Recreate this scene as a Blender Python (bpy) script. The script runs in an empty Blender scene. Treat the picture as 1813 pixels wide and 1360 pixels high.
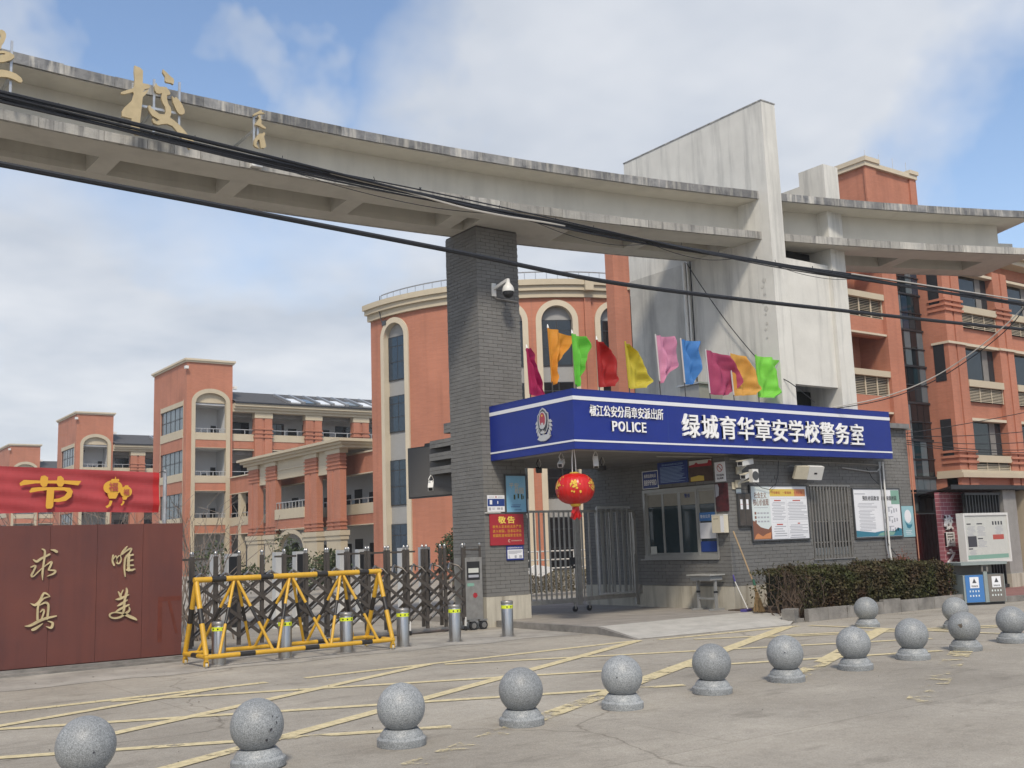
import bpy, bmesh, math, random
from mathutils import Vector, Matrix
from mathutils.geometry import tessellate_polygon
random.seed(7)
scene = bpy.context.scene
COL = scene.collection
R = math.radians
# World axes: X runs along the street (to the right), Y runs into the school, Z is up. Metres.

# ------------------------------------------------------------------ camera
cam_d = bpy.data.cameras.new('camera')
cam_d.sensor_width = 36.0
cam_d.lens = 36.0 * 1860.0 / 1813.0
cam_d.clip_start = 0.1
cam_d.clip_end = 3000.0
cam = bpy.data.objects.new('camera', cam_d)
COL.objects.link(cam)
YAW, PITCH, ROLL = R(36.0), R(8.7), R(-2.0)
f0 = Vector((math.sin(YAW), math.cos(YAW), 0)); r0 = Vector((math.cos(YAW), -math.sin(YAW), 0)); u0 = Vector((0, 0, 1))
fw = f0 * math.cos(PITCH) + u0 * math.sin(PITCH)
up = u0 * math.cos(PITCH) - f0 * math.sin(PITCH)
rt = r0 * math.cos(ROLL) + up * math.sin(ROLL)
uu = up * math.cos(ROLL) - r0 * math.sin(ROLL)
cam.matrix_world = Matrix(((rt.x, uu.x, -fw.x, 0), (rt.y, uu.y, -fw.y, 0), (rt.z, uu.z, -fw.z, 1.62), (0, 0, 0, 1)))
scene.camera = cam

# ------------------------------------------------------------------ light
SUN_DIR = Vector((-0.42, -0.62, 0.86)).normalized()          # towards the sun
sun_d = bpy.data.lights.new('sun', 'SUN')
sun_d.energy = 2.0
sun_d.angle = R(9.0)
sun_d.color = (1.0, 0.90, 0.75)
sun = bpy.data.objects.new('sun', sun_d)
sun.rotation_euler = (-SUN_DIR).to_track_quat('-Z', 'Y').to_euler()
COL.objects.link(sun)

cy = scene.cycles
cy.max_bounces = 5; cy.diffuse_bounces = 3; cy.glossy_bounces = 3; cy.transmission_bounces = 2; cy.volume_bounces = 0; cy.transparent_max_bounces = 8
cy.adaptive_threshold = 0.015
scene.view_settings.view_transform = 'Standard'
scene.view_settings.look = 'None'
scene.view_settings.exposure = 0.68
scene.view_settings.gamma = 1.0
scene.view_settings.use_curve_mapping = False

world = bpy.data.worlds.new('World')
scene.world = world
world.use_nodes = True
world.cycles.sampling_method = 'MANUAL'; world.cycles.sample_map_resolution = 256
wn, wl = world.node_tree.nodes, world.node_tree.links
wn.clear()
def W(t, **k):
    n = wn.new(t)
    for a, b in k.items(): setattr(n, a, b)
    return n
def wmath(op, a, b=None, c=None):
    n = W('ShaderNodeMath', operation=op)
    for i, v in enumerate((a, b, c)):
        if v is None: continue
        if isinstance(v, (int, float)): n.inputs[i].default_value = v
        else: wl.new(v, n.inputs[i])
    return n.outputs[0]
nrmv = W('ShaderNodeVectorMath', operation='NORMALIZE')
CLOUDS = [((0.6566, 0.6326, 0.4108), 0.3226, 0.24),
          ((0.5552, 0.6992, 0.4505), 0.1774, 0.10),
          ((0.7577, 0.5281, 0.3834), 0.2258, 0.13),
          ((0.2948, 0.9263, 0.2345), 0.3333, 0.20),
          ((0.4510, 0.8543, 0.2583), 0.2258, 0.12),
          ((0.1826, 0.9411, 0.2847), 0.2151, 0.10),
          ((0.3315, 0.8464, 0.4168), 0.2312, -0.20),
          ((0.8503, 0.4473, 0.2773), 0.1505, -0.19),
          ((0.1552, 0.8922, 0.4242), 0.0860, 0.30),
          ((0.3110, 0.8444, 0.4362), 0.0403, 0.22),
          ((0.3711, 0.8267, 0.4228), 0.0565, 0.22),
          ((0.7977, 0.4426, 0.4097), 0.1290, 0.05),
          ((0.2217, 0.8572, 0.4649), 0.1505, -0.12),
          ((0.4550, 0.7484, 0.4825), 0.1237, -0.10)]
sky = W('ShaderNodeTexSky', sky_type='NISHITA')
sky.sun_disc = False
sky.sun_elevation = math.asin(SUN_DIR.z)
sky.sun_rotation = math.atan2(SUN_DIR.x, SUN_DIR.y)
sky.air_density = 1.0
sky.dust_density = 1.2
sky.ozone_density = 1.6
tc = W('ShaderNodeTexCoord')
nwarp = W('ShaderNodeTexNoise'); nwarp.inputs['Scale'].default_value = 7.0; nwarp.inputs['Detail'].default_value = 4.0; nwarp.inputs['Roughness'].default_value = 0.6
wl.new(tc.outputs['Generated'], nwarp.inputs['Vector'])
wsub = W('ShaderNodeVectorMath', operation='SUBTRACT'); wl.new(nwarp.outputs['Color'], wsub.inputs[0]); wsub.inputs[1].default_value = (0.5, 0.5, 0.5)
wsc = W('ShaderNodeVectorMath', operation='SCALE'); wl.new(wsub.outputs[0], wsc.inputs[0]); wsc.inputs['Scale'].default_value = 0.22
wadd = W('ShaderNodeVectorMath', operation='ADD'); wl.new(tc.outputs['Generated'], wadd.inputs[0]); wl.new(wsc.outputs[0], wadd.inputs[1])
wl.new(wadd.outputs[0], nrmv.inputs[0])
sep = W('ShaderNodeSeparateXYZ'); wl.new(tc.outputs['Generated'], sep.inputs[0])
zz = wmath('ADD', wmath('MAXIMUM', sep.outputs[2], 0.0), 0.16)
px = wmath('DIVIDE', sep.outputs[0], zz); py = wmath('DIVIDE', sep.outputs[1], zz)
cmb = W('ShaderNodeCombineXYZ'); wl.new(px, cmb.inputs[0]); wl.new(py, cmb.inputs[1]); cmb.inputs[2].default_value = 3.7
n1 = W('ShaderNodeTexNoise'); n1.inputs['Scale'].default_value = 0.62; n1.inputs['Detail'].default_value = 6.0; n1.inputs['Roughness'].default_value = 0.54; n1.inputs['Distortion'].default_value = 0.35
wl.new(cmb.outputs[0], n1.inputs['Vector'])
n2 = W('ShaderNodeTexNoise'); n2.inputs['Scale'].default_value = 1.5; n2.inputs['Detail'].default_value = 4.0; n2.inputs['Roughness'].default_value = 0.6
wl.new(cmb.outputs[0], n2.inputs['Vector'])
ramp = W('ShaderNodeValToRGB')
ramp.color_ramp.elements[0].position = 0.40; ramp.color_ramp.elements[0].color = (0, 0, 0, 1)
ramp.color_ramp.elements[1].position = 0.64; ramp.color_ramp.elements[1].color = (1, 1, 1, 1)
# pale veil close to the horizon, all the way round
veil = wmath('MULTIPLY', wmath('POWER', wmath('SUBTRACT', 1.0, wmath('MINIMUM', wmath('MAXIMUM', sep.outputs[2], 0.0), 1.0)), 7.0), 0.75)
# cloud banks (+) and clear patches (-): direction, angular radius, weight
dens = n1.outputs['Fac']
for (dv, rad, wt) in CLOUDS:
    dp_ = W('ShaderNodeVectorMath', operation='DOT_PRODUCT'); dp_.inputs[1].default_value = dv; wl.new(nrmv.outputs[0], dp_.inputs[0])
    kk = 1.0/(1.0-math.cos(rad))
    mc_ = W('ShaderNodeMath', operation='MULTIPLY_ADD'); mc_.use_clamp = True; wl.new(dp_.outputs['Value'], mc_.inputs[0]); mc_.inputs[1].default_value = kk; mc_.inputs[2].default_value = -kk*math.cos(rad)
    dens = wmath('MULTIPLY_ADD', mc_.outputs[0], wt*0.72, dens)
wl.new(dens, ramp.inputs[0])
mask = wmath('MINIMUM', wmath('ADD', wmath('MULTIPLY', ramp.outputs[0], 0.9), veil), 0.94)
shade = W('ShaderNodeMixRGB'); shade.inputs[1].default_value = (0.60, 0.655, 0.745, 1); shade.inputs[2].default_value = (0.90, 0.92, 0.955, 1)
sr = W('ShaderNodeMapRange'); sr.inputs[1].default_value = 0.28; sr.inputs[2].default_value = 0.66; wl.new(n2.outputs['Fac'], sr.inputs[0]); wl.new(sr.outputs[0], shade.inputs[0])
bg1 = W('ShaderNodeBackground'); bg1.inputs['Strength'].default_value = 0.12; wl.new(sky.outputs[0], bg1.inputs[0])
bg2 = W('ShaderNodeBackground'); bg2.inputs['Strength'].default_value = 0.58; wl.new(shade.outputs[0], bg2.inputs[0])
mx = W('ShaderNodeMixShader'); wl.new(mask, mx.inputs[0]); wl.new(bg1.outputs[0], mx.inputs[1]); wl.new(bg2.outputs[0], mx.inputs[2])
wo = W('ShaderNodeOutputWorld'); wl.new(mx.outputs[0], wo.inputs[0])

# ------------------------------------------------------------------ materials
MATS = {}
def mat(name, col, rough=0.7, metal=0.0, var=0.0, vscale=6.0, col2=None, bump=0.0, bscale=40.0, streak=None, island=0.0, alpha=None, spec=0.5, stretch=(1, 1, 1), transl=0.0):
    """base colour with noise variation, optional second colour, vertical streaks (dirt), per-piece variation and bump"""
    m = bpy.data.materials.new(name); m.use_nodes = True
    n, l = m.node_tree.nodes, m.node_tree.links
    b = n['Principled BSDF']
    b.inputs['Roughness'].default_value = rough; b.inputs['Metallic'].default_value = metal
    b.inputs['Specular IOR Level'].default_value = spec
    tc = n.new('ShaderNodeTexCoord')
    mp = n.new('ShaderNodeMapping'); mp.inputs['Scale'].default_value = stretch
    l.new(tc.outputs['Object'], mp.inputs['Vector'])
    out = None
    rgb = n.new('ShaderNodeRGB'); rgb.outputs[0].default_value = (*col, 1); out = rgb.outputs[0]
    if var or col2:
        ns = n.new('ShaderNodeTexNoise'); ns.inputs['Scale'].default_value = vscale; ns.inputs['Detail'].default_value = 6; ns.inputs['Roughness'].default_value = 0.62
        l.new(mp.outputs[0], ns.inputs['Vector'])
        cr = n.new('ShaderNodeValToRGB'); cr.color_ramp.elements[0].position = 0.33; cr.color_ramp.elements[1].position = 0.67
        l.new(ns.outputs['Fac'], cr.inputs[0])
        c2 = col2 if col2 else tuple(c * (1 - var) for c in col)
        mxn = n.new('ShaderNodeMixRGB'); mxn.inputs[2].default_value = (*c2, 1)
        l.new(cr.outputs[0], mxn.inputs[0]); l.new(out, mxn.inputs[1]); out = mxn.outputs[0]
    if streak:
        sc, amt, scol = streak
        mp2 = n.new('ShaderNodeMapping'); mp2.inputs['Scale'].default_value = (sc, sc, sc * 0.09)
        l.new(tc.outputs['Object'], mp2.inputs['Vector'])
        ns = n.new('ShaderNodeTexNoise'); ns.inputs['Scale'].default_value = 1.0; ns.inputs['Detail'].default_value = 7; ns.inputs['Roughness'].default_value = 0.65
        l.new(mp2.outputs[0], ns.inputs['Vector'])
        cr = n.new('ShaderNodeValToRGB'); cr.color_ramp.elements[0].position = 0.48; cr.color_ramp.elements[1].position = 0.72
        cr.color_ramp.elements[1].color = (amt, amt, amt, 1)
        l.new(ns.outputs['Fac'], cr.inputs[0])
        mxn = n.new('ShaderNodeMixRGB'); mxn.inputs[2].default_value = (*scol, 1)
        l.new(cr.outputs[0], mxn.inputs[0]); l.new(out, mxn.inputs[1]); out = mxn.outputs[0]
    if island:
        ge = n.new('ShaderNodeNewGeometry')
        hsv = n.new('ShaderNodeHueSaturation')
        mr = n.new('ShaderNodeMapRange'); mr.inputs[3].default_value = 1 - island; mr.inputs[4].default_value = 1 + island
        l.new(ge.outputs['Random Per Island'], mr.inputs[0]); l.new(mr.outputs[0], hsv.inputs['Value']); l.new(out, hsv.inputs['Color']); out = hsv.outputs[0]
    l.new(out, b.inputs['Base Color'])
    if bump:
        ns = n.new('ShaderNodeTexNoise'); ns.inputs['Scale'].default_value = bscale; ns.inputs['Detail'].default_value = 4
        l.new(mp.outputs[0], ns.inputs['Vector'])
        bp = n.new('ShaderNodeBump'); bp.inputs['Strength'].default_value = bump; bp.inputs['Distance'].default_value = 0.02
        l.new(ns.outputs['Fac'], bp.inputs['Height']); l.new(bp.outputs[0], b.inputs['Normal'])
    if alpha is not None:
        b.inputs['Alpha'].default_value = alpha
    if transl:
        tr = n.new('ShaderNodeBsdfTranslucent'); l.new(out, tr.inputs[0])
        ms = n.new('ShaderNodeMixShader'); ms.inputs[0].default_value = transl
        l.new(b.outputs[0], ms.inputs[1]); l.new(tr.outputs[0], ms.inputs[2]); l.new(ms.outputs[0], n['Material Output'].inputs[0])
    MATS[name] = m
    return m

def brick_mat(name, c1, c2, mortar, bw=0.24, bh=0.07, rough=0.85):
    """facing tiles too small to pick apart, laid along x+y and z"""
    m = bpy.data.materials.new(name); m.use_nodes = True
    n, l = m.node_tree.nodes, m.node_tree.links
    b = n['Principled BSDF']; b.inputs['Roughness'].default_value = rough
    tc = n.new('ShaderNodeTexCoord'); sp = n.new('ShaderNodeSeparateXYZ'); l.new(tc.outputs['Object'], sp.inputs[0])
    ad = n.new('ShaderNodeMath'); ad.operation = 'ADD'; l.new(sp.outputs[0], ad.inputs[0]); l.new(sp.outputs[1], ad.inputs[1])
    cb = n.new('ShaderNodeCombineXYZ'); l.new(ad.outputs[0], cb.inputs[0]); l.new(sp.outputs[2], cb.inputs[1])
    bt = n.new('ShaderNodeTexBrick'); bt.inputs['Color1'].default_value = (*c1, 1); bt.inputs['Color2'].default_value = (*c2, 1); bt.inputs['Mortar'].default_value = (*mortar, 1)
    bt.inputs['Scale'].default_value = 1.0; bt.inputs['Mortar Size'].default_value = 0.006; bt.inputs['Brick Width'].default_value = bw; bt.inputs['Row Height'].default_value = bh
    l.new(cb.outputs[0], bt.inputs['Vector'])
    ns = n.new('ShaderNodeTexNoise'); ns.inputs['Scale'].default_value = 0.35; ns.inputs['Detail'].default_value = 5
    l.new(tc.outputs['Object'], ns.inputs['Vector'])
    mr = n.new('ShaderNodeMapRange'); mr.inputs[1].default_value = 0.3; mr.inputs[2].default_value = 0.7; mr.inputs[3].default_value = 0.86; mr.inputs[4].default_value = 1.1
    l.new(ns.outputs['Fac'], mr.inputs[0])
    mps = n.new('ShaderNodeMapping'); mps.inputs['Scale'].default_value = (1.8, 1.8, 0.12); l.new(tc.outputs['Object'], mps.inputs[0])
    ns2 = n.new('ShaderNodeTexNoise'); ns2.inputs['Scale'].default_value = 1.0; ns2.inputs['Detail'].default_value = 6; l.new(mps.outputs[0], ns2.inputs['Vector'])
    mr3 = n.new('ShaderNodeMapRange'); mr3.inputs[1].default_value = 0.52; mr3.inputs[2].default_value = 0.75; mr3.inputs[3].default_value = 1.0; mr3.inputs[4].default_value = 0.80; l.new(ns2.outputs['Fac'], mr3.inputs[0])
    mm_ = n.new('ShaderNodeMath'); mm_.operation = 'MULTIPLY'; l.new(mr.outputs[0], mm_.inputs[0]); l.new(mr3.outputs[0], mm_.inputs[1])
    hs = n.new('ShaderNodeHueSaturation'); l.new(bt.outputs['Color'], hs.inputs['Color']); l.new(mm_.outputs[0], hs.inputs['Value'])
    l.new(hs.outputs[0], b.inputs['Base Color'])
    MATS[name] = m
    return m

def glass_mat(name, col, rough=0.06):
    m = bpy.data.materials.new(name); m.use_nodes = True
    b = m.node_tree.nodes['Principled BSDF']
    b.inputs['Base Color'].default_value = (*col, 1); b.inputs['Roughness'].default_value = rough
    b.inputs['Specular IOR Level'].default_value = 0.6
    n, l = m.node_tree.nodes, m.node_tree.links
    ns = n.new('ShaderNodeTexNoise'); ns.inputs['Scale'].default_value = 0.9
    tcn = n.new('ShaderNodeTexCoord'); l.new(tcn.outputs['Object'], ns.inputs['Vector'])
    bp = n.new('ShaderNodeBump'); bp.inputs['Strength'].default_value = 0.12; bp.inputs['Distance'].default_value = 0.02
    l.new(ns.outputs['Fac'], bp.inputs['Height']); l.new(bp.outputs[0], b.inputs['Normal'])
    MATS[name] = m
    return m

# ground
def road_material():
    m = bpy.data.materials.new('road_concrete'); m.use_nodes = True
    n, l = m.node_tree.nodes, m.node_tree.links
    b = n['Principled BSDF']; b.inputs['Roughness'].default_value = 0.88
    tc = n.new('ShaderNodeTexCoord')
    def noise(scale, det, rough, st=(1, 1, 1)):
        mp = n.new('ShaderNodeMapping'); mp.inputs['Scale'].default_value = st; l.new(tc.outputs['Object'], mp.inputs[0])
        x = n.new('ShaderNodeTexNoise'); x.inputs['Scale'].default_value = scale; x.inputs['Detail'].default_value = det; x.inputs['Roughness'].default_value = rough
        l.new(mp.outputs[0], x.inputs['Vector']); return x.outputs['Fac']
    def rampn(src, p0, p1, c0, c1):
        cr = n.new('ShaderNodeValToRGB'); cr.color_ramp.elements[0].position = p0; cr.color_ramp.elements[1].position = p1
        cr.color_ramp.elements[0].color = (*c0, 1); cr.color_ramp.elements[1].color = (*c1, 1); l.new(src, cr.inputs[0]); return cr.outputs[0]
    def mult(a, c, f=1.0):
        x = n.new('ShaderNodeMixRGB'); x.blend_type = 'MULTIPLY'; x.inputs[0].default_value = f; l.new(a, x.inputs[1]); l.new(c, x.inputs[2]); return x.outputs[0]
    base = rampn(noise(0.5, 8, 0.6), 0.34, 0.68, (0.325, 0.298, 0.254), (0.435, 0.405, 0.350))
    spots = rampn(noise(1.1, 6, 0.7, (1, 2.2, 1)), 0.30, 0.46, (0.70, 0.69, 0.68), (1, 1, 1))
    grit = rampn(noise(55, 3, 0.7), 0.3, 0.7, (0.86, 0.86, 0.86), (1.08, 1.08, 1.08))
    fine = rampn(noise(9, 6, 0.75), 0.32, 0.62, (0.88, 0.87, 0.86), (1.03, 1.03, 1.03))
    c = mult(mult(mult(base, spots), grit), fine)
    # slab joints and hair cracks
    vo = n.new('ShaderNodeTexVoronoi'); vo.feature = 'DISTANCE_TO_EDGE'; vo.inputs['Scale'].default_value = 0.17
    wp = n.new('ShaderNodeVectorMath'); wp.operation = 'ADD'; nz = n.new('ShaderNodeTexNoise'); nz.inputs['Scale'].default_value = 0.9; nz.inputs['Detail'].default_value = 6
    l.new(tc.outputs['Object'], nz.inputs['Vector']); l.new(tc.outputs['Object'], wp.inputs[0]); l.new(nz.outputs['Color'], wp.inputs[1]); l.new(wp.outputs[0], vo.inputs['Vector'])
    c = mult(c, rampn(vo.outputs['Distance'], 0.0, 0.0035, (0.62, 0.6, 0.58), (1, 1, 1)))
    bt = n.new('ShaderNodeTexBrick'); bt.inputs['Scale'].default_value = 1.0; bt.inputs['Brick Width'].default_value = 5.2; bt.inputs['Row Height'].default_value = 4.35; bt.inputs['Mortar Size'].default_value = 0.008; bt.inputs['Mortar Smooth'].default_value = 0.4
    bt.inputs['Color1'].default_value = (1, 1, 1, 1); bt.inputs['Color2'].default_value = (0.93, 0.93, 0.93, 1); bt.inputs['Mortar'].default_value = (0.70, 0.69, 0.67, 1)
    mpb = n.new('ShaderNodeMapping'); mpb.inputs['Location'].default_value = (1.3, 2.6, 0); l.new(tc.outputs['Object'], mpb.inputs[0]); l.new(mpb.outputs[0], bt.inputs['Vector'])
    c = mult(c, bt.outputs['Color'])
    ag = n.new('ShaderNodeTexVoronoi'); ag.inputs['Scale'].default_value = 110; l.new(tc.outputs['Object'], ag.inputs['Vector'])
    c = mult(c, rampn(ag.outputs['Color'], 0.0, 1.0, (0.80, 0.80, 0.80), (1.14, 1.13, 1.12)))
    dk = rampn(noise(0.22, 5, 0.6, (1, 1.7, 1)), 0.44, 0.60, (0.84, 0.84, 0.845), (1, 1, 1)); c = mult(c, dk)
    l.new(c, b.inputs['Base Color'])
    bp = n.new('ShaderNodeBump'); bp.inputs['Strength'].default_value = 0.35; bp.inputs['Distance'].default_value = 0.01
    l.new(noise(80, 3, 0.6), bp.inputs['Height']); l.new(bp.outputs[0], b.inputs['Normal'])
    MATS['road'] = m
road_material()
mat('apron', (0.41, 0.385, 0.345), 0.9, var=0.38, vscale=1.6, bump=0.4, bscale=70)
mat('ramp', (0.46, 0.445, 0.41), 0.92, var=0.22, vscale=3.0, bump=0.7, bscale=60)
mat('platform', (0.31, 0.285, 0.255), 0.9, var=0.28, vscale=2.2, bump=0.3, bscale=70)
mat('kerb', (0.27, 0.255, 0.235), 0.92, var=0.5, vscale=2.6, bump=0.5, bscale=40, island=0.12)
mat('pavers', (0.27, 0.13, 0.115), 0.9, var=0.35, vscale=5, bump=0.3)
def paint_mat():
    m = bpy.data.materials.new('road_paint'); m.use_nodes = True
    n, l = m.node_tree.nodes, m.node_tree.links; b = n['Principled BSDF']
    b.inputs['Base Color'].default_value = (0.58, 0.46, 0.215, 1); b.inputs['Roughness'].default_value = 0.85
    tc = n.new('ShaderNodeTexCoord')
    ns = n.new('ShaderNodeTexNoise'); ns.inputs['Scale'].default_value = 2.2; ns.inputs['Detail'].default_value = 9; ns.inputs['Roughness'].default_value = 0.7
    l.new(tc.outputs['Object'], ns.inputs['Vector'])
    sp = n.new('ShaderNodeSeparateXYZ'); l.new(tc.outputs['Object'], sp.inputs[0])
    # paint is worn away more where traffic turns, towards the carriageway (low Y)
    mr = n.new('ShaderNodeMapRange'); mr.inputs[1].default_value = 7.4; mr.inputs[2].default_value = 10.5; mr.inputs[3].default_value = 0.14; mr.inputs[4].default_value = -0.13
    l.new(sp.outputs[1], mr.inputs[0])
    sb = n.new('ShaderNodeMath'); sb.operation = 'SUBTRACT'; l.new(ns.outputs['Fac'], sb.inputs[0]); l.new(mr.outputs[0], sb.inputs[1])
    cr = n.new('ShaderNodeValToRGB'); cr.color_ramp.elements[0].position = 0.40; cr.color_ramp.elements[1].position = 0.47
    cr.color_ramp.elements[1].color = (0.9, 0.9, 0.9, 1)
    l.new(sb.outputs[0], cr.inputs[0]); l.new(cr.outputs[0], b.inputs['Alpha'])
    n3 = n.new('ShaderNodeTexNoise'); n3.inputs['Scale'].default_value = 14; l.new(tc.outputs['Object'], n3.inputs['Vector'])
    cr2 = n.new('ShaderNodeValToRGB'); cr2.color_ramp.elements[0].color = (0.50, 0.43, 0.26, 1); cr2.color_ramp.elements[1].color = (0.68, 0.585, 0.36, 1)
    cr2.color_ramp.elements[0].position = 0.35; cr2.color_ramp.elements[1].position = 0.65
    l.new(n3.outputs['Fac'], cr2.inputs[0]); l.new(cr2.outputs[0], b.inputs['Base Color'])
    MATS['paint'] = m
paint_mat()
def granite_mat():
    m = bpy.data.materials.new('granite'); m.use_nodes = True
    n, l = m.node_tree.nodes, m.node_tree.links; b = n['Principled BSDF']; b.inputs['Roughness'].default_value = 0.5
    tc = n.new('ShaderNodeTexCoord')
    vo = n.new('ShaderNodeTexVoronoi'); vo.inputs['Scale'].default_value = 150; l.new(tc.outputs['Object'], vo.inputs['Vector'])
    cr = n.new('ShaderNodeValToRGB'); e = cr.color_ramp.elements
    e[0].position = 0.0; e[0].color = (0.14, 0.15, 0.155, 1); e[1].position = 1.0; e[1].color = (0.42, 0.44, 0.45, 1)
    e2 = cr.color_ramp.elements.new(0.28); e2.color = (0.22, 0.235, 0.245, 1); e3 = cr.color_ramp.elements.new(0.6); e3.color = (0.30, 0.315, 0.325, 1)
    l.new(vo.outputs['Color'], cr.inputs[0])
    ns = n.new('ShaderNodeTexNoise'); ns.inputs['Scale'].default_value = 3.0; ns.inputs['Detail'].default_value = 6; l.new(tc.outputs['Object'], ns.inputs['Vector'])
    oi = n.new('ShaderNodeObjectInfo')
    mr = n.new('ShaderNodeMapRange'); mr.inputs[1].default_value = 0.3; mr.inputs[2].default_value = 0.7; mr.inputs[3].default_value = 0.82; mr.inputs[4].default_value = 1.12
    l.new(ns.outputs['Fac'], mr.inputs[0])
    mr2 = n.new('ShaderNodeMapRange'); mr2.inputs[3].default_value = 0.80; mr2.inputs[4].default_value = 1.08; l.new(oi.outputs['Random'], mr2.inputs[0])
    mu = n.new('ShaderNodeMath'); mu.operation = 'MULTIPLY'; l.new(mr.outputs[0], mu.inputs[0]); l.new(mr2.outputs[0], mu.inputs[1])
    hs = n.new('ShaderNodeHueSaturation'); l.new(cr.outputs[0], hs.inputs['Color']); l.new(mu.outputs[0], hs.inputs['Value']); l.new(hs.outputs[0], b.inputs['Base Color'])
    MATS['granite'] = m
granite_mat()
mat('grey_brick', (0.178, 0.175, 0.168), 0.85, var=0.16, vscale=2.0, island=0.05, bump=0.25, bscale=90)
mat('mortar', (0.090, 0.088, 0.086), 0.95, var=0.3)
mat('plinth', (0.50, 0.465, 0.385), 0.85, var=0.12, vscale=3, streak=(4.0, 0.75, (0.20, 0.175, 0.14)), bump=0.15)
mat('sign_blue', (0.005, 0.021, 0.215), 0.50, var=0.12, vscale=2, streak=(6, 0.3, (0.010, 0.026, 0.19)))
mat('white_letter', (0.80, 0.80, 0.80), 0.5)
mat('stripe_white', (0.68, 0.69, 0.72), 0.5)
mat('soffit', (0.34, 0.325, 0.30), 0.9, var=0.2, vscale=2)
mat('ceiling', (0.20, 0.19, 0.18), 0.9, var=0.25, vscale=2)
mat('roof_grey', (0.20, 0.20, 0.20), 0.9, var=0.3)
mat('beam_wall', (0.55, 0.53, 0.475), 0.88, var=0.10, vscale=1.5, streak=(1.6, 0.35, (0.30, 0.29, 0.27)), bump=0.1)
mat('beam_edge', (0.27, 0.27, 0.27), 0.9, col2=(0.095, 0.10, 0.11), vscale=3.2, streak=(9, 0.9, (0.52, 0.50, 0.45)), bump=0.3, bscale=25)
mat('beam_edge_low', (0.42, 0.405, 0.37), 0.9, col2=(0.30, 0.295, 0.28), vscale=2.0, streak=(8, 0.95, (0.09, 0.09, 0.095)), bump=0.3, bscale=25)
mat('fin_plaster', (0.64, 0.63, 0.59), 0.88, var=0.14, vscale=1.1, streak=(3.2, 0.75, (0.30, 0.30, 0.29)), bump=0.12, bscale=14)
mat('fin_stained', (0.58, 0.57, 0.53), 0.88, col2=(0.38, 0.37, 0.345), vscale=0.7, streak=(1.6, 0.9, (0.20, 0.20, 0.195)), bump=0.12, bscale=14)
mat('gold', (0.50, 0.40, 0.235), 0.5, metal=0.25, var=0.15, vscale=8)
mat('gold_wall', (0.60, 0.49, 0.28), 0.45, metal=0.2, var=0.3, vscale=9)
mat('corten', (0.135, 0.040, 0.028), 0.55, col2=(0.105, 0.033, 0.027), vscale=1.3, streak=(3.5, 0.5, (0.055, 0.02, 0.02)), bump=0.06, bscale=30)
mat('corten_patch', (0.14, 0.030, 0.016), 0.5, var=0.3)
mat('banner', (0.37, 0.042, 0.048), 0.7, var=0.15, vscale=3)
mat('banner_hem', (0.40, 0.012, 0.014), 0.7)
mat('banner_gold', (0.62, 0.33, 0.035), 0.6)
mat('galv', (0.50, 0.51, 0.52), 0.4, metal=0.7, var=0.2, vscale=12)
mat('steel', (0.48, 0.47, 0.455), 0.30, metal=0.95, var=0.25, vscale=4, stretch=(6, 6, 0.6))
mat('steel_dark', (0.085, 0.072, 0.062), 0.42, metal=0.25, var=0.3, vscale=6)
mat('steel_gate', (0.38, 0.365, 0.34), 0.42, metal=0.7, var=0.25, vscale=8)
mat('reflect_band', (0.66, 0.76, 0.03), 0.4)
mat('black', (0.018, 0.018, 0.020), 0.5)
mat('cable', (0.012, 0.014, 0.020), 0.6)
mat('cable_pale', (0.42, 0.40, 0.37), 0.6)
mat('yellow', (0.63, 0.36, 0.028), 0.45, var=0.14, vscale=7, streak=(18, 0.35, (0.42, 0.27, 0.07)))
mat('barrier_black', (0.022, 0.020, 0.019), 0.45)
mat('white_plastic', (0.66, 0.655, 0.63), 0.45, var=0.06)
mat('cream_plastic', (0.60, 0.55, 0.43), 0.5, var=0.1, vscale=12)
mat('lantern_red', (0.52, 0.012, 0.012), 0.33, var=0.1)
mat('lantern_gold', (0.72, 0.47, 0.06), 0.35, metal=0.3)
mat('door_red', (0.105, 0.013, 0.020), 0.5, var=0.3, vscale=4)
brick_mat('red_brick', (0.440, 0.176, 0.108), (0.398, 0.156, 0.096), (0.37, 0.172, 0.120))
brick_mat('pink_brick', (0.40, 0.135, 0.165), (0.36, 0.115, 0.145), (0.60, 0.45, 0.45), bw=0.30, bh=0.10)
mat('cream', (0.49, 0.425, 0.315), 0.8, var=0.08, vscale=1.2)
mat('cream_pale', (0.56, 0.49, 0.375), 0.8, var=0.08, vscale=1.2)
mat('grey_panel', (0.30, 0.30, 0.295), 0.7, var=0.05)
mat('white_wall', (0.60, 0.61, 0.62), 0.9, var=0.05)
mat('slate', (0.085, 0.084, 0.086), 0.7, var=0.4, vscale=7, stretch=(1, 1, 4), bump=0.3, bscale=20)
mat('frame_dark', (0.022, 0.024, 0.028), 0.4)
mat('skylight', (0.74, 0.77, 0.80), 0.3)
mat('rail_grey', (0.40, 0.40, 0.40), 0.45, metal=0.4)
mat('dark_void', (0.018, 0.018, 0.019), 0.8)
mat('led_face', (0.095, 0.090, 0.086), 0.85)
mat('alu', (0.36, 0.36, 0.345), 0.45, metal=0.4, var=0.1)
mat('blind', (0.30, 0.285, 0.245), 0.85, var=0.15)
glass_mat('glass_dark', (0.010, 0.013, 0.016))
glass_mat('glass_blue', (0.020, 0.038, 0.062), 0.05)
glass_mat('glass_tower', (0.10, 0.125, 0.14), 0.08)
glass_mat('glass_teal', (0.012, 0.028, 0.036), 0.08)
mat('leaf_hedge', (0.046, 0.056, 0.020), 0.75, spec=0.2, island=0.55, var=0.5, vscale=1.8, col2=(0.060, 0.036, 0.024))
mat('hedge_core', (0.012, 0.013, 0.008), 0.9)
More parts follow.
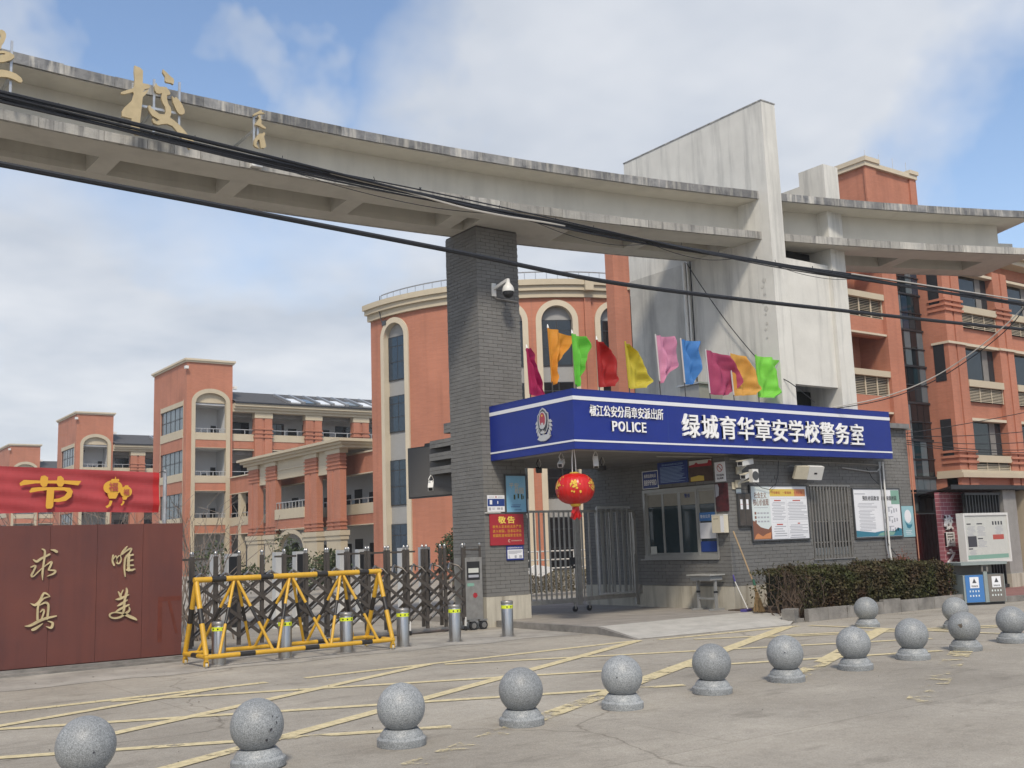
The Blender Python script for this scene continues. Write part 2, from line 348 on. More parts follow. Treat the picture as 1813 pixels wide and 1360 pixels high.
mat('leaf_green', (0.045, 0.062, 0.022), 0.55, island=0.5)
mat('twig', (0.10, 0.070, 0.050), 0.9)
mat('soil', (0.085, 0.055, 0.038), 0.95, var=0.5, vscale=14, bump=0.8, bscale=30)
mat('bark', (0.11, 0.085, 0.065), 0.9, var=0.3)
mat('straw', (0.34, 0.235, 0.12), 0.9, island=0.3, var=0.3, vscale=40)
mat('bamboo', (0.36, 0.255, 0.145), 0.7, var=0.2, vscale=9)
mat('purple_plastic', (0.065, 0.05, 0.22), 0.5)
mat('green_tape', (0.02, 0.10, 0.06), 0.5)
mat('desk_top', (0.36, 0.36, 0.34), 0.5, var=0.1)
mat('desk_metal', (0.33, 0.335, 0.33), 0.45, metal=0.3)
mat('bin_green', (0.25, 0.29, 0.285), 0.5, var=0.1)
mat('bin_blue', (0.05, 0.17, 0.42), 0.45)
mat('bin_grey', (0.16, 0.145, 0.13), 0.5)
mat('awning', (0.05, 0.048, 0.050), 0.6, var=0.2)
mat('post_concrete', (0.30, 0.29, 0.275), 0.85, var=0.2, vscale=3)
mat('paper_white', (0.72, 0.73, 0.76), 0.5)
mat('paper_pale', (0.60, 0.66, 0.66), 0.5)
mat('paper_grey', (0.56, 0.57, 0.53), 0.5, var=0.08)
mat('paper_aqua', (0.27, 0.47, 0.52), 0.5)
mat('ink', (0.05, 0.05, 0.06), 0.6)
mat('ink_grey', (0.36, 0.37, 0.41), 0.6)
mat('ink_red', (0.42, 0.08, 0.06), 0.6)
mat('ink_brown', (0.20, 0.085, 0.055), 0.6)
mat('ink_orange', (0.55, 0.22, 0.09), 0.6)
mat('ink_yellow', (0.62, 0.45, 0.09), 0.6)
mat('ink_green', (0.20, 0.36, 0.29), 0.6)
mat('ink_teal', (0.04, 0.19, 0.27), 0.6)
mat('notice_red', (0.34, 0.020, 0.032), 0.45)
mat('notice_yellow', (0.80, 0.62, 0.12), 0.5)
mat('poster_blue', (0.13, 0.36, 0.56), 0.45, col2=(0.28, 0.50, 0.66), vscale=1.2)
mat('plate_blue', (0.015, 0.045, 0.21), 0.4)
mat('board_blue', (0.012, 0.035, 0.20), 0.4)
mat('frame_grey', (0.055, 0.058, 0.062), 0.5)
mat('emblem_silver', (0.56, 0.54, 0.52), 0.35, metal=0.6)
mat('emblem_dark', (0.05, 0.055, 0.07), 0.4)
mat('emblem_red', (0.33, 0.04, 0.06), 0.4)
mat('maroon_poster', (0.10, 0.018, 0.022), 0.4, col2=(0.03, 0.012, 0.015), vscale=9)
mat('brown_poster', (0.09, 0.05, 0.035), 0.4, col2=(0.05, 0.022, 0.020), vscale=7)

# ------------------------------------------------------------------ mesh tools
class MB:
    def __init__(s): s.v = []; s.f = []
    def quad(s, a, b, c, d):
        i = len(s.v); s.v += [tuple(a), tuple(b), tuple(c), tuple(d)]; s.f.append((i, i+1, i+2, i+3)); return s
    def tri(s, a, b, c):
        i = len(s.v); s.v += [tuple(a), tuple(b), tuple(c)]; s.f.append((i, i+1, i+2)); return s
    def box(s, x0, x1, y0, y1, z0, z1):
        i = len(s.v)
        s.v += [(x0,y0,z0),(x1,y0,z0),(x1,y1,z0),(x0,y1,z0),(x0,y0,z1),(x1,y0,z1),(x1,y1,z1),(x0,y1,z1)]
        s.f += [tuple(i+k for k in q) for q in ((0,3,2,1),(4,5,6,7),(0,1,5,4),(1,2,6,5),(2,3,7,6),(3,0,4,7))]
        return s
    def obox(s, o, ax, ay, az):
        """box from corner o with edge vectors"""
        o, ax, ay, az = map(Vector, (o, ax, ay, az)); i = len(s.v)
        for p in (o, o+ax, o+ax+ay, o+ay, o+az, o+ax+az, o+ax+ay+az, o+ay+az): s.v.append(tuple(p))
        s.f += [tuple(i+k for k in q) for q in ((0,3,2,1),(4,5,6,7),(0,1,5,4),(1,2,6,5),(2,3,7,6),(3,0,4,7))]
        return s
    def bar(s, p0, p1, w, t, upv=(0,0,1)):
        p0, p1 = Vector(p0), Vector(p1); d = (p1-p0).normalized(); side = d.cross(Vector(upv))
        if side.length < 1e-4: side = d.cross(Vector((1,0,0)))
        side.normalize(); u = side.cross(d).normalized()
        return s.obox(p0 - side*w/2 - u*t/2, p1-p0, side*w, u*t)
    def cyl(s, p0, p1, r0, r1=None, n=12, caps=True):
        r1 = r0 if r1 is None else r1
        p0, p1 = Vector(p0), Vector(p1); d = (p1-p0).normalized()
        a = d.orthogonal().normalized(); b = d.cross(a); i = len(s.v)
        for k in range(n):
            t = 2*math.pi*k/n; e = a*math.cos(t)+b*math.sin(t)
            s.v.append(tuple(p0+e*r0)); s.v.append(tuple(p1+e*r1))
        for k in range(n):
            j = (k+1) % n; s.f.append((i+2*k, i+2*j, i+2*j+1, i+2*k+1))
        if caps:
            s.f.append(tuple(i+2*k for k in reversed(range(n)))); s.f.append(tuple(i+2*k+1 for k in range(n)))
        return s
    def tube(s, pts, r, n=8):
        pts = [Vector(p) for p in pts]; i = len(s.v); m = len(pts)
        prev = None
        for k, p in enumerate(pts):
            d = (pts[min(k+1, m-1)] - pts[max(k-1, 0)]).normalized()
            a = d.orthogonal().normalized() if prev is None else (prev - d*prev.dot(d)).normalized()
            prev = a; b = d.cross(a); rr = r[k] if isinstance(r, (list, tuple)) else r
            for q in range(n):
                t = 2*math.pi*q/n; s.v.append(tuple(p + a*math.cos(t)*rr + b*math.sin(t)*rr))
        for k in range(m-1):
            for q in range(n):
                w = (q+1) % n; s.f.append((i+k*n+q, i+k*n+w, i+(k+1)*n+w, i+(k+1)*n+q))
        s.f.append(tuple(i+q for q in reversed(range(n)))); s.f.append(tuple(i+(m-1)*n+q for q in range(n)))
        return s
    def lathe(s, prof, c=(0,0,0), n=24):
        """profile [(r,z)] about the vertical through c"""
        i = len(s.v); m = len(prof)
        for r, z in prof:
            for k in range(n):
                t = 2*math.pi*k/n; s.v.append((c[0]+r*math.cos(t), c[1]+r*math.sin(t), c[2]+z))
        for a in range(m-1):
            for k in range(n):
                j = (k+1) % n; s.f.append((i+a*n+k, i+a*n+j, i+(a+1)*n+j, i+(a+1)*n+k))
        s.f.append(tuple(i+k for k in reversed(range(n)))); s.f.append(tuple(i+(m-1)*n+k for k in range(n)))
        return s
    def ball(s, c, r, n=10, m=6, sz=1.0):
        return s.lathe([(max(r*math.sin(math.pi*k/m), r*0.02), -r*sz*math.cos(math.pi*k/m)) for k in range(m+1)], c, n)
    def prism(s, pts, fr, d0, d1):
        """polygon (u,w) in frame fr=(origin,u_axis,w_axis), extruded along the frame normal n=u x w from d0 to d1"""
        o, ua, wa = (Vector(q) for q in fr); nn = ua.cross(wa).normalized()
        area = sum(pts[k][0]*pts[(k+1) % len(pts)][1] - pts[(k+1) % len(pts)][0]*pts[k][1] for k in range(len(pts)))
        if area < 0: pts = list(reversed(pts))
        i = len(s.v); m = len(pts)
        for d in (d0, d1):
            for a, b in pts: s.v.append(tuple(o + ua*a + wa*b + nn*d))
        if m > 4:
            for t in tessellate_polygon([[Vector((a, b, 0)) for a, b in pts]]):
                ar = (pts[t[1]][0]-pts[t[0]][0])*(pts[t[2]][1]-pts[t[0]][1]) - (pts[t[2]][0]-pts[t[0]][0])*(pts[t[1]][1]-pts[t[0]][1])
                if ar < 0: t = (t[0], t[2], t[1])
                s.f.append(tuple(i+m+k for k in t)); s.f.append(tuple(i+k for k in reversed(t)))
        else:
            s.f.append(tuple(i+m+k for k in range(m))); s.f.append(tuple(i+k for k in reversed(range(m))))
        for k in range(m):
            j = (k+1) % m; s.f.append((i+k, i+j, i+m+j, i+m+k))
        return s
    def build(s, name, m, parent=None, smooth=False):
        me = bpy.data.meshes.new(name); me.from_pydata(s.v, [], s.f); me.update()
        me.materials.append(MATS[m] if isinstance(m, str) else m)
        if smooth:
            me.polygons.foreach_set('use_smooth', [True]*len(me.polygons))
            try: me.set_sharp_from_angle(angle=R(40))
            except Exception: pass
        o = bpy.data.objects.new(name, me); COL.objects.link(o)
        if parent is not None: o.parent = parent
        return o

def tag(o, label=None, cat=None, group=None, kind=None):
    if label: o['label'] = label
    if cat: o['category'] = cat
    if group: o['group'] = group
    if kind: o['kind'] = kind
    return o
def thing(name, label, cat, loc=(0,0,0), rz=0.0, group=None):
    o = bpy.data.objects.new(name, None); COL.objects.link(o); o.location = loc; o.rotation_euler = (0, 0, rz)
    o.empty_display_size = 0.2
    return tag(o, label, cat, group)
def kids(o): return [c for c in bpy.data.objects if c.parent == o]
def copy_tree(o, parent=None, children=None):
    c = o.copy(); COL.objects.link(c); c.parent = parent
    for ch in kids(o): copy_tree(ch, c)
    return c
def struct(o): o['kind'] = 'structure'; return o
def P(m, name, parent, *boxes):
    b = MB()
    for q in boxes: b.box(*q)
    return b.build(name, m, parent)

# frames for lettering and prints: origin, right, up (normal = right x up points at the viewer)
def front(x, y, z): return (Vector((x, y, z)), Vector((1,0,0)), Vector((0,0,1)))        # faces -Y
def side(x, y, z): return (Vector((x, y, z)), Vector((0,-1,0)), Vector((0,0,1)))         # faces -X
GLY = {}
def glyph(ch, bold):
    k = (ch, bold)
    if k not in GLY:
        cu = bpy.data.curves.new('glyph', 'FONT'); cu.body = ch; cu.size = 1.0; cu.offset = bold; cu.resolution_u = 4
        o = bpy.data.objects.new('glyph', cu); COL.objects.link(o)
        me = bpy.data.meshes.new_from_object(o.evaluated_get(bpy.context.evaluated_depsgraph_get()))
        vs = [(v.co.x, v.co.y) for v in me.vertices]; fs = [tuple(p.vertices) for p in me.polygons]
        bpy.data.objects.remove(o); bpy.data.curves.remove(cu); bpy.data.meshes.remove(me)
        GLY[k] = (vs, fs)
    return GLY[k]
def add_glyph(mb, ch, fr, u0, w0, cw, chh, d0, d1, bold=0.0, fit=True):
    if bold:
        q = bold*chh
        for k, (a, c) in enumerate(((-1, -.6), (1, -.6), (-1, .6), (1, .6), (0, 0))): add_glyph1(mb, ch, fr, u0+q+a*q, w0+q*.6+c*q, cw-2*q, chh-1.2*q, d0, d1+.0004*k, 0.0, fit)
    else: add_glyph1(mb, ch, fr, u0, w0, cw, chh, d0, d1, 0.0, fit)
def add_glyph1(mb, ch, fr, u0, w0, cw, chh, d0, d1, bold=0.0, fit=True):
    """one character fitted into the cell (u0,w0,cw,chh)"""
    vs, fs = glyph(ch, bold)
    if not vs: return
    o, ua, wa = fr; nn = ua.cross(wa).normalized()
    xs = [v[0] for v in vs]; ys = [v[1] for v in vs]
    if fit:
        bx0, bx1, by0, by1 = min(xs), max(xs), min(ys), max(ys)
    else:
        bx0, bx1, by0, by1 = 0.0, 1.0, -0.1, 0.88
    sx = cw/max(bx1-bx0, 1e-3); sy = chh/max(by1-by0, 1e-3)
    i = len(mb.v); m = len(vs)
    P2 = [(u0+(x-bx0)*sx, w0+(y-by0)*sy) for x, y in vs]
    for d in (d0, d1):
        for a, b in P2: mb.v.append(tuple(o + ua*a + wa*b + nn*d))
    edges = {}
    for f in fs:
        ar = sum(P2[f[k]][0]*P2[f[(k+1) % len(f)]][1]-P2[f[(k+1) % len(f)]][0]*P2[f[k]][1] for k in range(len(f)))
        if ar < 0: f = tuple(reversed(f))
        mb.f.append(tuple(i+m+k for k in f))
        for k in range(len(f)):
            e = (f[k], f[(k+1) % len(f)]); edges[e] = edges.get(e, 0)+1
    for (a, b) in edges:
        if (b, a) not in edges: mb.f.append((i+a, i+b, i+m+b, i+m+a))
def text_line(mb, s, fr, u0, w0, width, height, d0, d1, bold=0.0, gap=0.12):
    """a run of CJK characters spread evenly over width"""
    cw = width/len(s)
    for k, ch in enumerate(s):
        if ch != ' ': add_glyph(mb, ch, fr, u0+k*cw, w0, cw*(1-gap), height, d0, d1, bold, fit=(ch not in '，,。 一'))
def latin(mb, s, fr, u0, w0, width, height, d0, d1, bold=0.0):
    ws = []
    for ch in s:
        vs, _ = glyph(ch, bold); xs = [v[0] for v in vs]; ws.append(max(xs)-min(xs)+0.07)
    k = width/sum(ws); u = u0
    for ch, w in zip(s, ws):
        add_glyph(mb, ch, fr, u, w0, (w-0.07)*k, height, d0, d1, bold); u += w*k
def stroke(mb, pts, fr, d0, d1, n=4):
    """brush stroke: pts [(u,w,width)] smoothed, round ended, extruded"""
    q = []
    for k in range(len(pts)-1):
        p0 = pts[max(k-1, 0)]; p1 = pts[k]; p2 = pts[k+1]; p3 = pts[min(k+2, len(pts)-1)]
        for j in range(n):
            t = j/n
            q.append(tuple(0.5*((2*p1[c]) + (-p0[c]+p2[c])*t + (2*p0[c]-5*p1[c]+4*p2[c]-p3[c])*t*t + (-p0[c]+3*p1[c]-3*p2[c]+p3[c])*t**3) for c in range(3)))
    q.append(pts[-1])
    L, Rr = [], []
    for k in range(len(q)):
        a = q[max(k-1, 0)]; b = q[min(k+1, len(q)-1)]; dx, dy = b[0]-a[0], b[1]-a[1]; ln = math.hypot(dx, dy) or 1
        nx, ny = -dy/ln, dx/ln; h = max(q[k][2], 1e-4)/2
        L.append((q[k][0]+nx*h, q[k][1]+ny*h)); Rr.append((q[k][0]-nx*h, q[k][1]-ny*h))
    o, ua, wa = fr; nn = ua.cross(wa).normalized()
    def W3(p, d): return tuple(o + ua*p[0] + wa*p[1] + nn*d)
    for k in range(len(q)-1):
        mb.quad(W3(Rr[k], d1), W3(Rr[k+1], d1), W3(L[k+1], d1), W3(L[k], d1))
        mb.quad(W3(L[k], d1), W3(L[k+1], d1), W3(L[k+1], d0), W3(L[k], d0))
        mb.quad(W3(Rr[k+1], d1), W3(Rr[k], d1), W3(Rr[k], d0), W3(Rr[k+1], d0))
    for c, e in ((q[0], -1), (q[-1], 1)):
        h = c[2]/2
        if h > 1e-3:
            mb.prism([(c[0]+h*math.cos(2*math.pi*k/10), c[1]+h*math.sin(2*math.pi*k/10)) for k in range(10)], fr, d0, d1-0.0006)
def bricks(mb, fr, width, z0, z1, bl=0.24, bh=0.078, gap=0.007, depth=0.012, holes=(), phase=0.0):
    """running-bond bricks standing proud of a wall; fr as for lettering with its origin at height 0"""
    o, ua, wa = fr; nn = ua.cross(wa).normalized(); r = 0
    z = z0
    while z < z1 - 0.02:
        ze = min(z + bh - gap, z1)
        spans = [(0.0, width)]
        for (h0, h1, hz0, hz1) in holes:
            if z < hz1 and ze > hz0:
                ns = []
                for a, b in spans:
                    if h1 <= a or h0 >= b: ns.append((a, b))
                    else:
                        if h0 > a: ns.append((a, h0))
                        if h1 < b: ns.append((h1, b))
                spans = ns
        off = phase + (bl/2 if r % 2 else 0.0)
        for a, b in spans:
            k = math.floor((a-off)/bl)
            while off + k*bl < b:
                u0 = max(a, off+k*bl); u1 = min(b, off+(k+1)*bl-gap)
                if u1-u0 > 0.02:
                    dd = depth*random.uniform(0.65, 1.25); jz = random.uniform(-0.0015, 0.0015)
                    p = lambda u, w, d: tuple(o + ua*u + wa*w + nn*d)
                    i = len(mb.v)
                    for d in (0.0, dd):
                        mb.v += [p(u0, z+jz, d), p(u1, z+jz, d), p(u1, ze+jz, d), p(u0, ze+jz, d)]
                    mb.f += [(i+4, i+5, i+6, i+7), (i, i+1, i+5, i+4), (i+1, i+2, i+6, i+5), (i+2, i+3, i+7, i+6), (i+3, i, i+4, i+7)]
                k += 1
        z += bh; r += 1
def ell(cx, cy, rx, ry, n=20, a0=0, a1=360): return [(cx+rx*math.cos(R(a0+(a1-a0)*k/n)), cy+ry*math.sin(R(a0+(a1-a0)*k/n))) for k in range(n if a1-a0 >= 360 else n+1)]

# ================================================================== GROUND
struct(MB().quad((-400,-300,0),(600,-300,0),(600,700,0),(-400,700,0)).build('road', 'road'))
# paler concrete apron in front of the gate line
ap = MB(); n = 26
fy = [15.05 + 0.10*math.sin(k*1.7) + random.uniform(-.05, .05) for k in range(n+1)]
for k in range(n):
    x0, x1 = 0.0 + 12.6*k/n, 0.0 + 12.6*(k+1)/n
    ap.quad((x0, fy[k], .004), (x1, fy[k+1], .004), (x1, 17.2, .004), (x0, 17.2, .004))
struct(ap.build('gate_apron', 'apron'))
# raised platform under the police canopy, with a kerbed left side and a ramp to the road
pl = MB()
pl.box(12.42, 17.6, 14.75, 26.0, 0.0, 0.12)
struct(pl.build('platform', 'platform'))
rp = MB()
i = len(rp.v)
rp.v += [(12.42,14.75,0),(12.42,14.75,.124),(12.12,13.32,.006),(15.5,12.98,.006),(16.45,13.55,.10),(17.2,14.75,.124),(17.2,14.75,0)]
rp.f += [(1,2,3,4,5),(0,2,1)]
struct(rp.build('ramp', 'ramp'))
ks = MB(); ks.box(12.30, 12.416, 14.6, 17.75, 0, 0.125)
i = len(ks.v); ks.v += [(12.30,14.6,0),(12.416,14.6,0),(12.02,13.25,0),(12.118,13.30,0),(12.30,14.6,.125),(12.416,14.6,.125)]
ks.f += [(i, i+4, i+2), (i+4, i+5, i+3, i+2)]
struct(ks.build('platform_kerb', 'kerb'))
# right-hand pavement with a stone kerb
pv = MB(); pv.v += [(22.15,13.0,.11),(40,9.2,.11),(60,25,.11),(23.0,25,.11)]; pv.f.append((0,1,2,3))
pvo = struct(pv.build('pavement', 'pavers'))
d = Vector((17.85,-3.8,0)).normalized(); nrm = Vector((-d.y, d.x, 0))
for k in range(14):
    a = Vector((22.05, 12.86, 0)) + d*(k*0.99)
    MB().obox(a, d*0.975, nrm*0.14, (0,0,0.125)).build('kerb_stone', 'kerb', pvo)
# hedge bed and its kerb
bed = struct(MB().box(16.55, 21.35, 13.22, 15.45, 0.0, 0.14).build('hedge_bed', 'soil'))
MB().box(15.78, 16.2, 13.22, 14.2, 0.0, 0.07).build('loose_slab', 'kerb', bed)
kb = [((15.86,13.16),(16.22,13.34),0.24,0.25)]
for k in range(9):
    a = 16.24 + k*0.565
    kb.append(((a, 13.14-0.012*k), (a+0.555, 13.14-0.012*(k+1)), 0.10, 0.235 if k != 4 else 0.275))
for (a, b, w, h) in kb:
    dd = Vector((b[0]-a[0], b[1]-a[1], 0)); nn2 = Vector((-dd.y, dd.x, 0)).normalized()
    MB().obox((a[0], a[1], 0), dd, nn2*w, (0,0,h)).build('kerb_stone', 'kerb', bed)

# painted box hatching (yellow, worn)
mk = MB()
def line(x0, y0, x1, y1, w=0.11, z=0.006):
    w *= 1.4
    d = Vector((x1-x0, y1-y0, 0)); s = Vector((-d.y, d.x, 0)).normalized()*w/2; m = max(1, int(d.length/0.8)); a = Vector((x0, y0, z))
    for k in range(m):
        p, q = a+d*k/m, a+d*(k+1)/m; mk.quad(p-s, q-s, q+s, p+s)
line(2.0,12.93,5.45,13.02); line(5.98,13.03,11.95,13.13,0.10); line(12.2,12.95,15.4,12.72,0.10)
line(3.5,12.86,8.9,10.45,.10,.0075); line(8.0,12.84,14.6,9.55,.10,.0075); line(12.55,12.5,17.2,9.85,.10,.0075)
line(0.6,12.35,8.6,8.75,.10,.0075); line(0.6,10.55,5.3,8.42,.10,.0075); line(9.6,10.05,13.2,8.5,.10,.0075)
line(1.2,11.5,4.9,13.0,.10,.009); line(2.7,10.4,7.85,13.02,.11,.009); line(1.6,7.9,11.85,13.08,.12,.009)
line(4.0,7.1,15.15,12.75,.16,.009); line(9.2,7.9,15.6,11.1,.17,.009); line(8.9,6.05,13.3,8.26,.20,.009); line(15.56,12.6,15.8,8.7,.09,.0105)
line(13.2,11.9,18.6,8.7,.09,.0075)
struct(mk.build('road_marking', 'paint'))

gr_ = MB(); rg0 = random.Random(15)
for k in range(420):
    x, y = rg0.uniform(1,22), rg0.choice((rg0.uniform(5.5,13), rg0.uniform(12.6,13.1), rg0.uniform(14.9,16.6))); sz = rg0.choice((.005,.006,.008,.012)); a = rg0.uniform(0,6)
    p = [Vector((x+sz*math.cos(a+q)*rg0.uniform(.5,1.3), y+sz*math.sin(a+q)*rg0.uniform(.5,1.3), .013)) for q in (0,1.5,3.1,4.6)]; gr_.quad(*p); gr_.tri(p[0]+Vector((0,0,-.008)), p[1], p[2]+Vector((0,0,.006)))
mat('litter', (.10,.08,.06), .9, island=.7)
lo_ = gr_.build('litter', 'litter'); lo_['kind'] = 'stuff'; lo_['label'] = 'scattered grit and dry leaf scraps on the road'; lo_['category'] = 'litter'

# ================================================================== STONE BALL BOLLARDS
def stone_ball(x, y, label, d=0.405, rz=0.0):
    t = thing('stone_ball_bollard', label, 'bollard', (x, y, 0), rz, 'granite ball bollards along the kerb line')
    r = d/2
    prof = [(r*1.00, 0.0), (r*1.02, 0.01), (r*1.02, 0.062), (r*0.97, 0.072), (r*0.90, 0.078), (r*0.88, 0.10), (r*0.80, 0.118), (r*0.70, 0.14)]
    MB().lathe(prof, (0,0,0), 36).build('base', 'granite', t, True)
    cz = 0.118 + r*0.93
    MB().ball((0,0,cz), r, 40, 22).build('ball', 'granite', t, True)
    return t
BL = [(2.04,8.12,'granite ball bollard cut off by the bottom left edge of the picture'),
      (3.29,8.02,'dark-chipped granite ball bollard, second from the left in the near row'),
      (4.53,7.98,'granite ball bollard below the right end of the yellow barrier, third in the near row'),
      (5.82,8.04,'granite ball bollard below the grey brick pillar, fourth in the near row'),
      (7.06,8.06,'granite ball bollard below the slatted gate, fifth in the near row'),
      (8.36,8.10,'granite ball bollard below the guard window, sixth in the near row'),
      (9.57,8.12,'granite ball bollard below the broom, seventh in the near row'),
      (10.89,8.17,'granite ball bollard left of the wide yellow line end, eighth in the near row'),
      (12.18,8.25,'granite ball bollard ninth in the near row, standing on thin yellow lines'),
      (13.45,8.29,'granite ball bollard with a brown scuff, overlapping a farther ball'),
      (14.70,8.33,'granite ball bollard at the right edge of the picture'),
      (15.87,11.59,'small granite ball bollard alone in front of the hedge kerb'),
      (16.25,10.15,'granite ball bollard half hidden behind the scuffed one, left of the bins')]
mat('scuff', (.13,.105,.08), .9, var=.4, vscale=30)
def ball_patch(t, name, az, el, rad, m, r=.2, cz=.118+.2025*.93, seed=0):
    rg = random.Random(seed); b = MB(); c = Vector((0,0,cz)); n = Vector((math.cos(R(el))*math.cos(R(az)), math.cos(R(el))*math.sin(R(az)), math.sin(R(el)))); a = n.orthogonal().normalized(); e = n.cross(a)
    ring = [(n*r + (a*math.cos(q) + e*math.sin(q))*rad*rg.uniform(.55,1.15)).normalized()*r + c for q in [k*.6283 for k in range(10)]]; b.v = [tuple(n*r+c)] + [tuple(p) for p in ring]; b.f = [(0, 1+k, 1+(k+1) % 10) for k in range(10)]
    return b.build(name, m, t)
for k, (x, y, lb) in enumerate(BL):
    t = stone_ball(x, y, lb, 0.405 + random.uniform(-.006, .012), 0)
    t.rotation_euler = (random.uniform(-.03,.03), random.uniform(-.03,.03), 0)
    aim = math.degrees(math.atan2(-y, -x))
    if k == 1:
        for q, (da, el, rd) in enumerate(((38,22,.008),(45,8,.010),(30,-4,.013),(36,-10,.006),(22,-26,.014),(50,18,.006))): ball_patch(t, 'chip', aim+da, el, rd, 'ink', .2085, seed=q)
    if k == 9: ball_patch(t, 'scuff', aim-12, 10, .035, 'scuff', .2075, seed=9)
    if k in (0, 4, 6, 8): ball_patch(t, 'chip', aim+random.uniform(-30,40), random.uniform(-20,20), .009, 'ink', .2085, seed=k)

# ================================================================== STEEL BOLLARDS
BS = [(5.83,'leftmost steel bollard, behind the caster end of the yellow barrier'),
      (6.89,'second steel bollard, seen through the yellow barrier'),
      (7.95,'third steel bollard, behind the right part of the yellow barrier'),
      (9.00,'fourth steel bollard, just right of the yellow barrier'),
      (10.03,'fifth steel bollard, in front of the gate motor cabinet'),
      (11.15,'rightmost steel bollard, in front of the pillar plinth')]
for k, (x, lb) in enumerate(BS):
    t = thing('steel_bollard', lb, 'bollard', (x, 15.74, 0), 0, 'stainless rising bollards across the gateway')
    MB().lathe([(0.105,0),(0.105,0.575),(0.102,0.58)], (0,0,0), 32).build('post', 'steel', t, True)
    MB().lathe([(0.109,0.578),(0.111,0.59),(0.111,0.615),(0.104,0.628),(0.09,0.632)], (0,0,0), 32).build('cap', 'steel_gate', t, True)
    MB().lathe([(0.1065,0.495),(0.1075,0.496),(0.1075,0.552),(0.1065,0.553)], (0,0,0), 32).build('reflective_band', 'reflect_band', t, True)
    MB().lathe([(0.15,0.001),(0.15,0.008),(0.11,0.012)], (0,0,0), 32).build('ground_ring', 'steel_gate', t, True)
    b = MB()
    for a in (200, 240, 282):
        p = Vector((math.cos(R(a+k*7)), math.sin(R(a+k*7)), 0)); tt = Vector((-p.y, p.x, 0))
        b.obox(p*0.1078+tt*-.012+Vector((0,0,.512)), tt*.024, p*.001, (0,0,.024))
    b.build('band_mark', 'black', t)

# ================================================================== YELLOW BARRIER
br = thing('road_barrier', 'yellow and black tubular steel road barrier on casters before the folding gate', 'barrier', (5.5,15.36,0), R(1.5))
Lb, Db, Hb = 3.13, 0.84, 1.26
def striped(p0, p1, r, segs, name):
    """tube with black bands: segs = [(t0,t1)] black spans"""
    p0, p1 = Vector(p0), Vector(p1)
    o = MB().cyl(p0, p1, r, n=14).build(name, 'yellow', br, True)
    for a, b in segs: MB().cyl(p0.lerp(p1, a), p0.lerp(p1, b), r+0.002, n=14).build('black_band', 'barrier_black', o, True)
striped((-.03,0,.16),(Lb+.03,0,.16),.035,[(.17,.245),(.5,.575),(.81,.87)],'lower_rail')
striped((-.03,Db,.16),(Lb+.03,Db,.16),.035,[(.12,.19),(.44,.51),(.70,.76)],'lower_rail')
striped((0,-.03,.16),(0,Db+.03,.16),.035,[(.38,.62)],'end_rail')
striped((Lb,-.03,.16),(Lb,Db+.03,.16),.035,[(.38,.62)],'end_rail')
striped((-.04,Db/2,Hb),(Lb+.04,Db/2,Hb),.042,[(.085,.155),(.33,.395),(.63,.69),(.87,.925)],'top_rail')
for x in (0, Lb):
    for y in (0, Db): striped((x,y,.18),(x,Db/2,Hb-.02),.038 if x == 0 else .036,[(.42,.62)],'end_leg')
for xc in (0.62, 1.54, 2.44):
    for dx in (-.42, .42):
        for y in (0, Db): striped((xc+dx,y,.18),(xc+dx*0.06,Db/2,Hb-.03),.023,[(.40,.62)],'brace')
for x, y in ((0,0),(0,Db),(Lb,0),(Lb,Db)):
    c = MB().bar((x,y,.13),(x,y,.09),.05,.05).box(x-.03,x-.022,y-.03,y+.03,.03,.10).box(x+.022,x+.03,y-.03,y+.03,.03,.10).build('caster', 'yellow', br)
    MB().cyl((x-.02,y+.02,.045),(x+.02,y+.02,.045),.043,n=16).build('wheel', 'cream_plastic', c, True)

# ================================================================== FOLDING GATE
fg = thing('folding_gate', 'retractable stainless lattice gate stretched across the school entrance', 'gate', (6.05,17.65,0))
N = 13; cw = 5.42/N
zl = [0.24, 0.56, 0.88, 1.20]
for row, yy in ((0, 0.0), (1, 0.44)):
    for k in range(N+1):
        x = k*cw + (0.0 if row == 0 else cw*0.42)
        if x > 5.5: continue
        po = MB().box(x-.030,x+.030,yy-.022,yy+.022,.10,1.60).build('post', 'steel_dark', fg)
        MB().lathe([(.017,1.60),(.022,1.605),(.022,1.63),(.028,1.635),(.030,1.655),(.022,1.678),(.008,1.69)], (x,yy,0), 12).build('cap', 'steel', po, True)
        if row == 0 and k % 3 == 1:
            MB().box(x-.012,x+.012,yy-.06,yy-.022,.06,.26).build('caster', 'white_plastic', po)
            MB().cyl((x-.015,yy-.05,.045),(x+.015,yy-.05,.045),.044,n=14).build('wheel', 'black', po, True)
